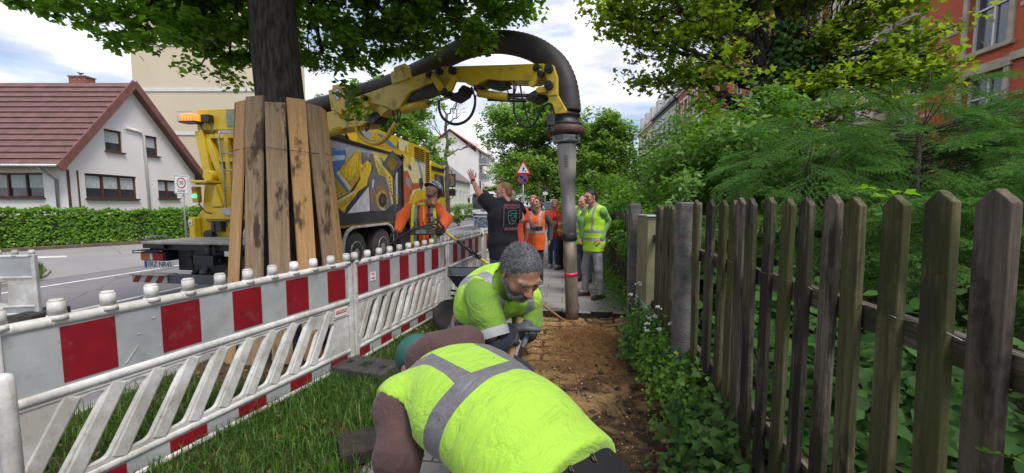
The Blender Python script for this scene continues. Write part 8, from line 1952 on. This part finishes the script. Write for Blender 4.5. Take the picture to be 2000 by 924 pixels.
# 3 operator in orange
J3 = stand(-1.27, 5.80, (.18, -1), 1.77, build=1.12); J3['head'] = at(846, 374, 5.72); J3['hf'] = Vector((-.50, -.66, .50)); J3['hu'] = Vector((.15, .45, .9)); J3['hs'] = 1.04
J3['elR'] = at(786, 424, 5.62); J3['wrR'] = at(778, 450, 5.40); J3['elL'] = at(872, 428, 5.66); J3['wrL'] = at(862, 448, 5.38); J3['belly'] = .03
def ex3(body, J, Hm):
    f = Field((-.16, -.18, -.06), (.16, .18, .19), .006); f.ell((0, -.012, .048), (.105, .128, .108), 0); f.cut((0, .02, .030), (0, .10, -1)); V, F = f.mesh()
    tH = NT('helmet_shell'); vo = tH.n('ShaderNodeTexVoronoi'); tH.l(tH.coord('Object'), vo.inputs['Vector']); vo.inputs['Scale'].default_value = 26; bwn = tH.n('ShaderNodeRGBToBW'); tH.l(vo.outputs['Color'], bwn.inputs[0]); hm_ = tH.done(tH.bsdf(tH.ramp(bwn.outputs[0], [(.3, (.10, .13, .17)), (.55, (.22, .26, .32)), (.8, (.6, .64, .7))]), .3, coat=.4)); hl = np_mesh('helmet', xf(Hm, V), F, hm_, body, True)
    f = Field((-.16, -.02, -.02), (.16, .20, .08), .006); f.ell((0, .085, .036), (.085, .075, .010), 0); V, F = f.mesh(); np_mesh('peak', xf(Hm, V), F, BP, hl, True)
    m = MB(); [m.tube([ht(Hm, s_ * .102, .0, .03), ht(Hm, s_ * .085, .02, -.05), ht(Hm, 0, .06, -.115)], .005, 6) for s_ in (-1, 1)]; [m.cyl(ht(Hm, s_ * .098, -.02, .0), ht(Hm, s_ * .118, -.02, .0), .032, seg=14) for s_ in (-1, 1)]; m.build('chin_strap', BP, body, world=True)
    r, fw, q = J['lat'], J['fwd'], J['k']; S = J['spine']; z = Vector((0, 0, 1)); C3 = S[2]
    def strap(name, off, w, mat, dz=0.0, up_=.14, dn=.36, d_=.165):
        for s_ in (-1, 1):
            m = MB(); pts = [C3 + r * s_ * (off - .01) * q + fw * .03 + z * (up_ + .055), C3 + r * s_ * off * q + fw * .12 + z * up_, C3 + r * s_ * (off + .01) * q + fw * (d_ + .0) + z * .0, C3 + r * s_ * (off + .01) * q + fw * (d_ + .005) - z * dn * .5, C3 + r * s_ * (off + .015) * q + fw * (d_ - .0) - z * dn]
            for a, b in zip(pts, pts[1:]): m.beam(a, b + (b - a).normalized() * .006, w, .012, up=fw)
            m.build(name, mat, body, world=True)
    strap('lime_band', .142, .045, pm('lime_cloth', (.46, .78, .04), None, 8, .8, .2), d_=.150); strap('reflective_strap', .098, .05, pm('strap_grey', (.27, .24, .20), (.2, .18, .15), 8, .5, .2), d_=.166); strap('harness', .070, .026, BP, d_=.176)
    m = MB(); m.tube([S[3] + z * .02 + (r * math.cos(a) * .085 + fw * math.sin(a) * .085) + fw * .01 for a in np.linspace(0, 2 * PI, 20, endpoint=False)], .020, 8, closed=True, cap=False); m.beam(S[3] + fw * .10 + z * .0, S[3] + fw * .155 - z * .15, .016, .010, up=fw); m.build('collar', _MC['lime_cloth'], body, world=True)
    m = MB()
    for a, b in ((J['elR'], J['wrR']), (J['elL'], J['wrL']),):
        for t in (.25, .55): c1, c2 = a.lerp(b, t), a.lerp(b, t + .16); m.tube([c1, c2], [.066 - .01 * t, .062 - .01 * t], 14, cap=False)
    m.build('sleeve_band', _MC['strap_grey'], body, world=True)
    c = C3 - r * .085 + fw * .176 + z * .045 + r * 0; Fm = frame_m(c, -r, z); pt = MB().add([Fm @ Vector(v_) for v_ in ((-.045, -.02, 0), (.045, -.02, 0), (.045, .02, 0), (-.045, .02, 0))], [(0, 1, 2, 3)]).build('chest_patch', pm('patch_violet', (.13, .02, .12), None, 8, .7, 0), body, world=True)
w3 = person('operator in orange workwear and grey helmet looking up beside the yellow diamond sign', J3, 'ruddy', 'short', ((.12, .10, .09), None), top=V_orange_op, legs=cloth('orange_trousers', (.75, .10, .012), (.5, .06, .01), .5, 9), shoes=pm('boot_brown', (.08, .05, .03), None, 9, .7, .2), res=.012, hres=.005, gloves=GLOVE_B, extra=ex3, wr=.006, hem=-.10, sleeve_r=1.12, top_off=.02,
    hands={'R': dict(d=(-.05, -.4, -.6), n=(.6, -.4, 0), curl=.7, spread=.04), 'L': dict(d=(0, -.5, -.5), n=(-.6, -.3, -.1), curl=.8, spread=.04)})
rc = at(828, 452, 5.36); rem = thing('remote_control', 'dark belly-pack remote control with levers and a curved rail carried by the operator', 'remote control', tuple(rc))
m = MB().box(rc, (.34, .17, .09)); m.box(rc + Vector((0, .02, .05)), (.30, .12, .04)); bx_ = m.build('housing', pm('remote_dark', (.04, .035, .033), (.10, .075, .05), 26, .5, .3), rem, world=True, bevel=.015, bseg=2)
m = MB()
for i in range(5): q = rc + Vector((-.11 + i * .055, -.03, .07)); m.cyl(q, q + Vector((.0, -.015, .05)), .006, .008, 8); m.ball(q + Vector((0, -.015, .055)), .011, 8, 6)
m.build('lever', BP, rem, world=True)
m = MB(); m.tube(spline([at(758, 480, 5.2), at(775, 468, 5.2), at(800, 452, 5.2), at(828, 442, 5.22), at(846, 437, 5.26), at(858, 444, 5.3), at(866, 460, 5.3)], 6), .013, 8); m.tube(spline([at(845, 437, 5.26), at(852, 428, 5.3), at(868, 446, 5.3)], 4), .016, 8); m.tube([at(776, 452, 5.3), at(776, 478, 5.28)], .010, 6); m.tube([at(764, 455, 5.3), at(763, 472, 5.28)], .008, 6); m.build('rail', M['dark_metal'], rem, world=True)
m = MB(); m.box(rc + Vector((-.02, -.088, .0)), (.14, .006, .05)); m.build('label_plate', M['grey_metal'], rem, world=True)

# 4 man in black t-shirt, arm raised
J4 = stand(-.12, 5.62, (-.50, .87), 1.80, build=1.22); J4['head'] = at(984, 373, 5.60); J4['hf'] = Vector((-.96, .22, .06)); J4['hs'] = 1.04
J4['shL'] = at(957, 399, 5.58); J4['elL'] = at(936, 378, 5.72); J4['wrL'] = at(923, 352, 5.80); J4['elR'] = at(1019, 428, 5.62); J4['wrR'] = at(1006, 420, 5.86)
def ex4(body, J, Hm):
    m = MB(); d = (J['wrL'] - J['elL']).normalized(); a = J['wrL'] - d * .03; m.tube([a, a + d * .028], [.034, .034], 14); m.build('wrist_watch', BP, body, world=True)
    r, fw = J['lat'], J['fwd']; c = J['spine'][2] - fw * .172 * 1.02 + r * .03 - Vector((0, 0, .01)); Fm = frame_m(c + r * .0 - fw * .012, r, (0, 0, 1))
    pr = pm('print_pink', (.36, .12, .14), (.2, .06, .08), 60, .8, 0); pg = pm('print_green', (.10, .22, .20), (.02, .04, .045), 45, .8, 0); m = MB()
    def curve_pts(x, y, e=0.0): return Fm @ Vector((x, y, .004 + e - .55 * x * x))
    def strip(m, pts, w):
        for (x0, y0), (x1, y1) in zip(pts, pts[1:]):
            a, b = curve_pts(x0, y0), curve_pts(x1, y1); m.beam(a, b, w, .002, up=-fw)
    strip(m, [(-.12, .13), (-.13, -.13)], .006); strip(m, [(.13, .13), (.12, -.13)], .006); strip(m, [(-.13, .145), (-.06, .125), (0, .13), (.06, .125), (.13, .145)], .010)
    rp = random.Random(4)
    for y in (.165, -.155):
        for i in range(9):
            x = -.11 + i * .0275; strip(m, [(x, y - .018), (x + rp.uniform(-.006, .01), y + .018), (x + .012, y + rp.uniform(-.018, .018))], .006); strip(m, [(x + .014, y + .018), (x + .014, y - .018)], .005)
    m.build('printed_frame', pr, body, world=True); m = MB()
    strip(m, [(-.05, .08), (.02, .10), (.07, .10), (.065, .03), (.06, -.03), (.03, -.08), (-.01, -.095), (-.045, -.07), (-.06, -.02), (-.055, .04), (-.05, .08)], .012); strip(m, [(-.02, .05), (.03, .06), (.03, .0), (-.01, -.01), (.0, -.05), (.03, -.04)], .011); strip(m, [(-.035, .02), (-.01, .03)], .014); strip(m, [(.05, .06), (.045, -.0)], .01); m.build('printed_emblem', pg, body, world=True)
w4 = person('man in a black printed t-shirt and jeans seen from behind, raising his left arm', J4, 'pink', 'buzz', ((.30, .16, .08), (.16, .085, .045)), top=cloth('black_tshirt', (.016, .016, .022), (.010, .010, .014), .6, 8), legs=cloth('blue_jeans', (.10, .17, .27), (.06, .10, .17), .5, 12), shoes=pm('shoe_dark', (.03, .03, .035), None, 9, .6, .2), res=.012, hres=.005, sleeve='short', hem=-.20, extra=ex4, wr=.007, top_off=.026, sleeve_r=1.15,
    hands={'L': dict(d=(-.25, .15, .95), n=(-.5, .8, .1), curl=.06, spread=.22, thumb=.3)})

# 5 woman with camera in orange vest
J5 = stand(.46, 7.55, (-.25, -1), 1.60, build=.92, stance=.09); J5['head'] = at(1050, 396, 7.50); J5['hf'] = Vector((-.55, -.83, .08)); J5['elR'] = at(1036, 440, 7.5); J5['wrR'] = at(1046, 446, 7.28); J5['elL'] = at(1076, 438, 7.55); J5['wrL'] = at(1074, 468, 7.5)
w5 = person('woman in an orange safety vest and black trousers holding a camera at her waist', J5, 'fair', 'pony', ((.06, .04, .03), None), top=cloth('grey_jersey', (.07, .075, .09), (.04, .045, .055), .5, 9), vest=V_orange, legs=cloth('black_slacks', (.016, .016, .018), None, .4, 9), shoes=(pm('trainer_grey', (.12, .12, .12), None, 9, .7, .2), M['white_plastic']), fem=True, res=.014, hres=.0065, extra=glasses, vest_hem=-.20, hem=-.12, wr=.004)
q = at(1053, 446, 7.22); cm = thing('photo_camera', 'small black camera in the hands of the woman in the orange vest', 'camera', tuple(q)); MB().box(q, (.12, .06, .085)).build('body', BP, cm, world=True, bevel=.01); MB().cyl(q + Vector((0, -.03, 0)), q + Vector((0, -.09, 0)), .036, .034, 16).build('lens', M['dark_metal'], cm, world=True)
# 6 woman in black behind
J6 = stand(.44, 8.6, (-.2, -1), 1.66, build=.95, stance=.10); J6['head'] = at(1042, 392, 8.5); J6['hf'] = Vector((-.3, -.95, 0))
w6 = person('woman with reddish hair in a black jacket standing behind the woman with the camera', J6, 'fair', 'long', ((.42, .20, .08), None), top=cloth('black_jacket', (.018, .018, .022), None, .4, 9), legs=cloth('black_slacks2', (.02, .02, .023), None, .4, 9), shoes=pm('shoe_black', (.02, .02, .02), None, 9, .6, 0), fem=True, res=.015, hres=.007)
# 7 young woman in red-orange jacket
J7 = stand(1.00, 9.6, (-.15, -1), 1.60, build=.94, stance=.08, feet={'L': (.0, .12)}); J7['head'] = at(1084, 399, 9.55); J7['hf'] = Vector((-.15, -.95, -.22)); J7['wrR'] = at(1080, 436, 9.3); J7['wrL'] = at(1088, 436, 9.3); J7['elR'] = at(1070, 432, 9.55); J7['elL'] = at(1098, 432, 9.55)
w7 = person('young woman with fair hair in a red-orange jacket and blue jeans looking at her hands', J7, 'fair', 'long', ((.42, .28, .14), (.22, .13, .07)), top=V_orange_j, legs=cloth('dark_jeans', (.06, .10, .18), (.04, .065, .12), .4, 12), shoes=(pm('trainer_cream', (.45, .42, .36), None, 9, .7, .1), M['white_plastic']), fem=True, res=.015, hres=.007, hem=-.13)
# 8 person partly behind the pipe
J8 = stand(1.22, 9.2, (-.6, -1), 1.68, build=1.0); J8['head'] = at(1108, 392, 9.15); J8['hf'] = Vector((-.6, -.8, 0)); J8['elR'] = at(1096, 405, 9.2); J8['wrR'] = at(1101, 400, 9.0)
w8 = person('person in a red-orange jacket with a white band, mostly hidden by the suction pipe', J8, 'fair', 'short', ((.10, .07, .05), None), top=vest_mat('red_jacket_band', (.70, .06, .03), [(.18, .05), (.02, .05)], [], refl=(.6, .6, .58)), legs=_MC['black_slacks'], shoes=_MC['shoe_black'], res=.015, hres=.007)
# 9 older man behind
J9 = stand(1.40, 7.75, (-.6, -.8), 1.72, build=1.05); J9['head'] = at(1139, 394, 7.7); J9['hf'] = Vector((-.75, -.62, -.12))
w9 = person('older grey-haired man in a lime vest and pale shirt behind the suction pipe', J9, 'pink', 'fringe', ((.45, .44, .43), (.25, .24, .24)), top=cloth('pale_shirt', (.42, .46, .52), (.33, .37, .43), .5, 9), vest=V_lime, legs=cloth('grey_jeans', (.10, .12, .16), (.07, .08, .11), .4, 10), shoes=_MC['shoe_dark'], res=.014, hres=.0065)
# 10 man in glasses
J10 = stand(1.32, 6.45, (-.86, -.5), 1.72, build=1.04, stance=.13, feet={'L': (-.02, -.02), 'R': (.02, .06)}); J10['head'] = at(1153, 385, 6.40); J10['hf'] = Vector((-.86, -.50, -.05)); J10['hs'] = 1.0
J10['elL'] = at(1186, 432, 6.42); J10['wrL'] = at(1174, 466, 6.3); J10['elR'] = at(1136, 430, 6.5); J10['wrR'] = at(1138, 462, 6.5); J10['legw'] = .95
w10 = person('dark-haired man with glasses in a lime vest, green pullover and pale grey trousers', J10, 'fair_stubble', 'short', ((.035, .025, .02), None), top=cloth('green_pullover', (.20, .42, .10), (.14, .30, .07), .5, 9), vest=V_lime, legs=cloth('grey_trousers', (.33, .32, .34), (.24, .235, .25), .6, 12), shoes=pm('boot_black2', (.022, .022, .024), None, 9, .6, .2), res=.012, hres=.005, extra=glasses, vest_hem=-.16, hem=-.14, wr=.006)
# 11 person behind the t-shirt man
J11 = stand(.02, 6.5, (-.3, .95), 1.72, build=1.0); J11['head'] = at(994, 384, 6.45); J11['hf'] = Vector((-.6, .7, 0))
w11 = person('person in an orange jacket almost hidden behind the man in the black t-shirt', J11, 'fair', 'fringe', ((.5, .4, .3), None), top=cloth('orange_jersey', (.72, .07, .03), (.55, .05, .02), .4, 9), legs=_MC['black_slacks'], shoes=_MC['shoe_black'], res=.015, hres=.007, sleeve='short')
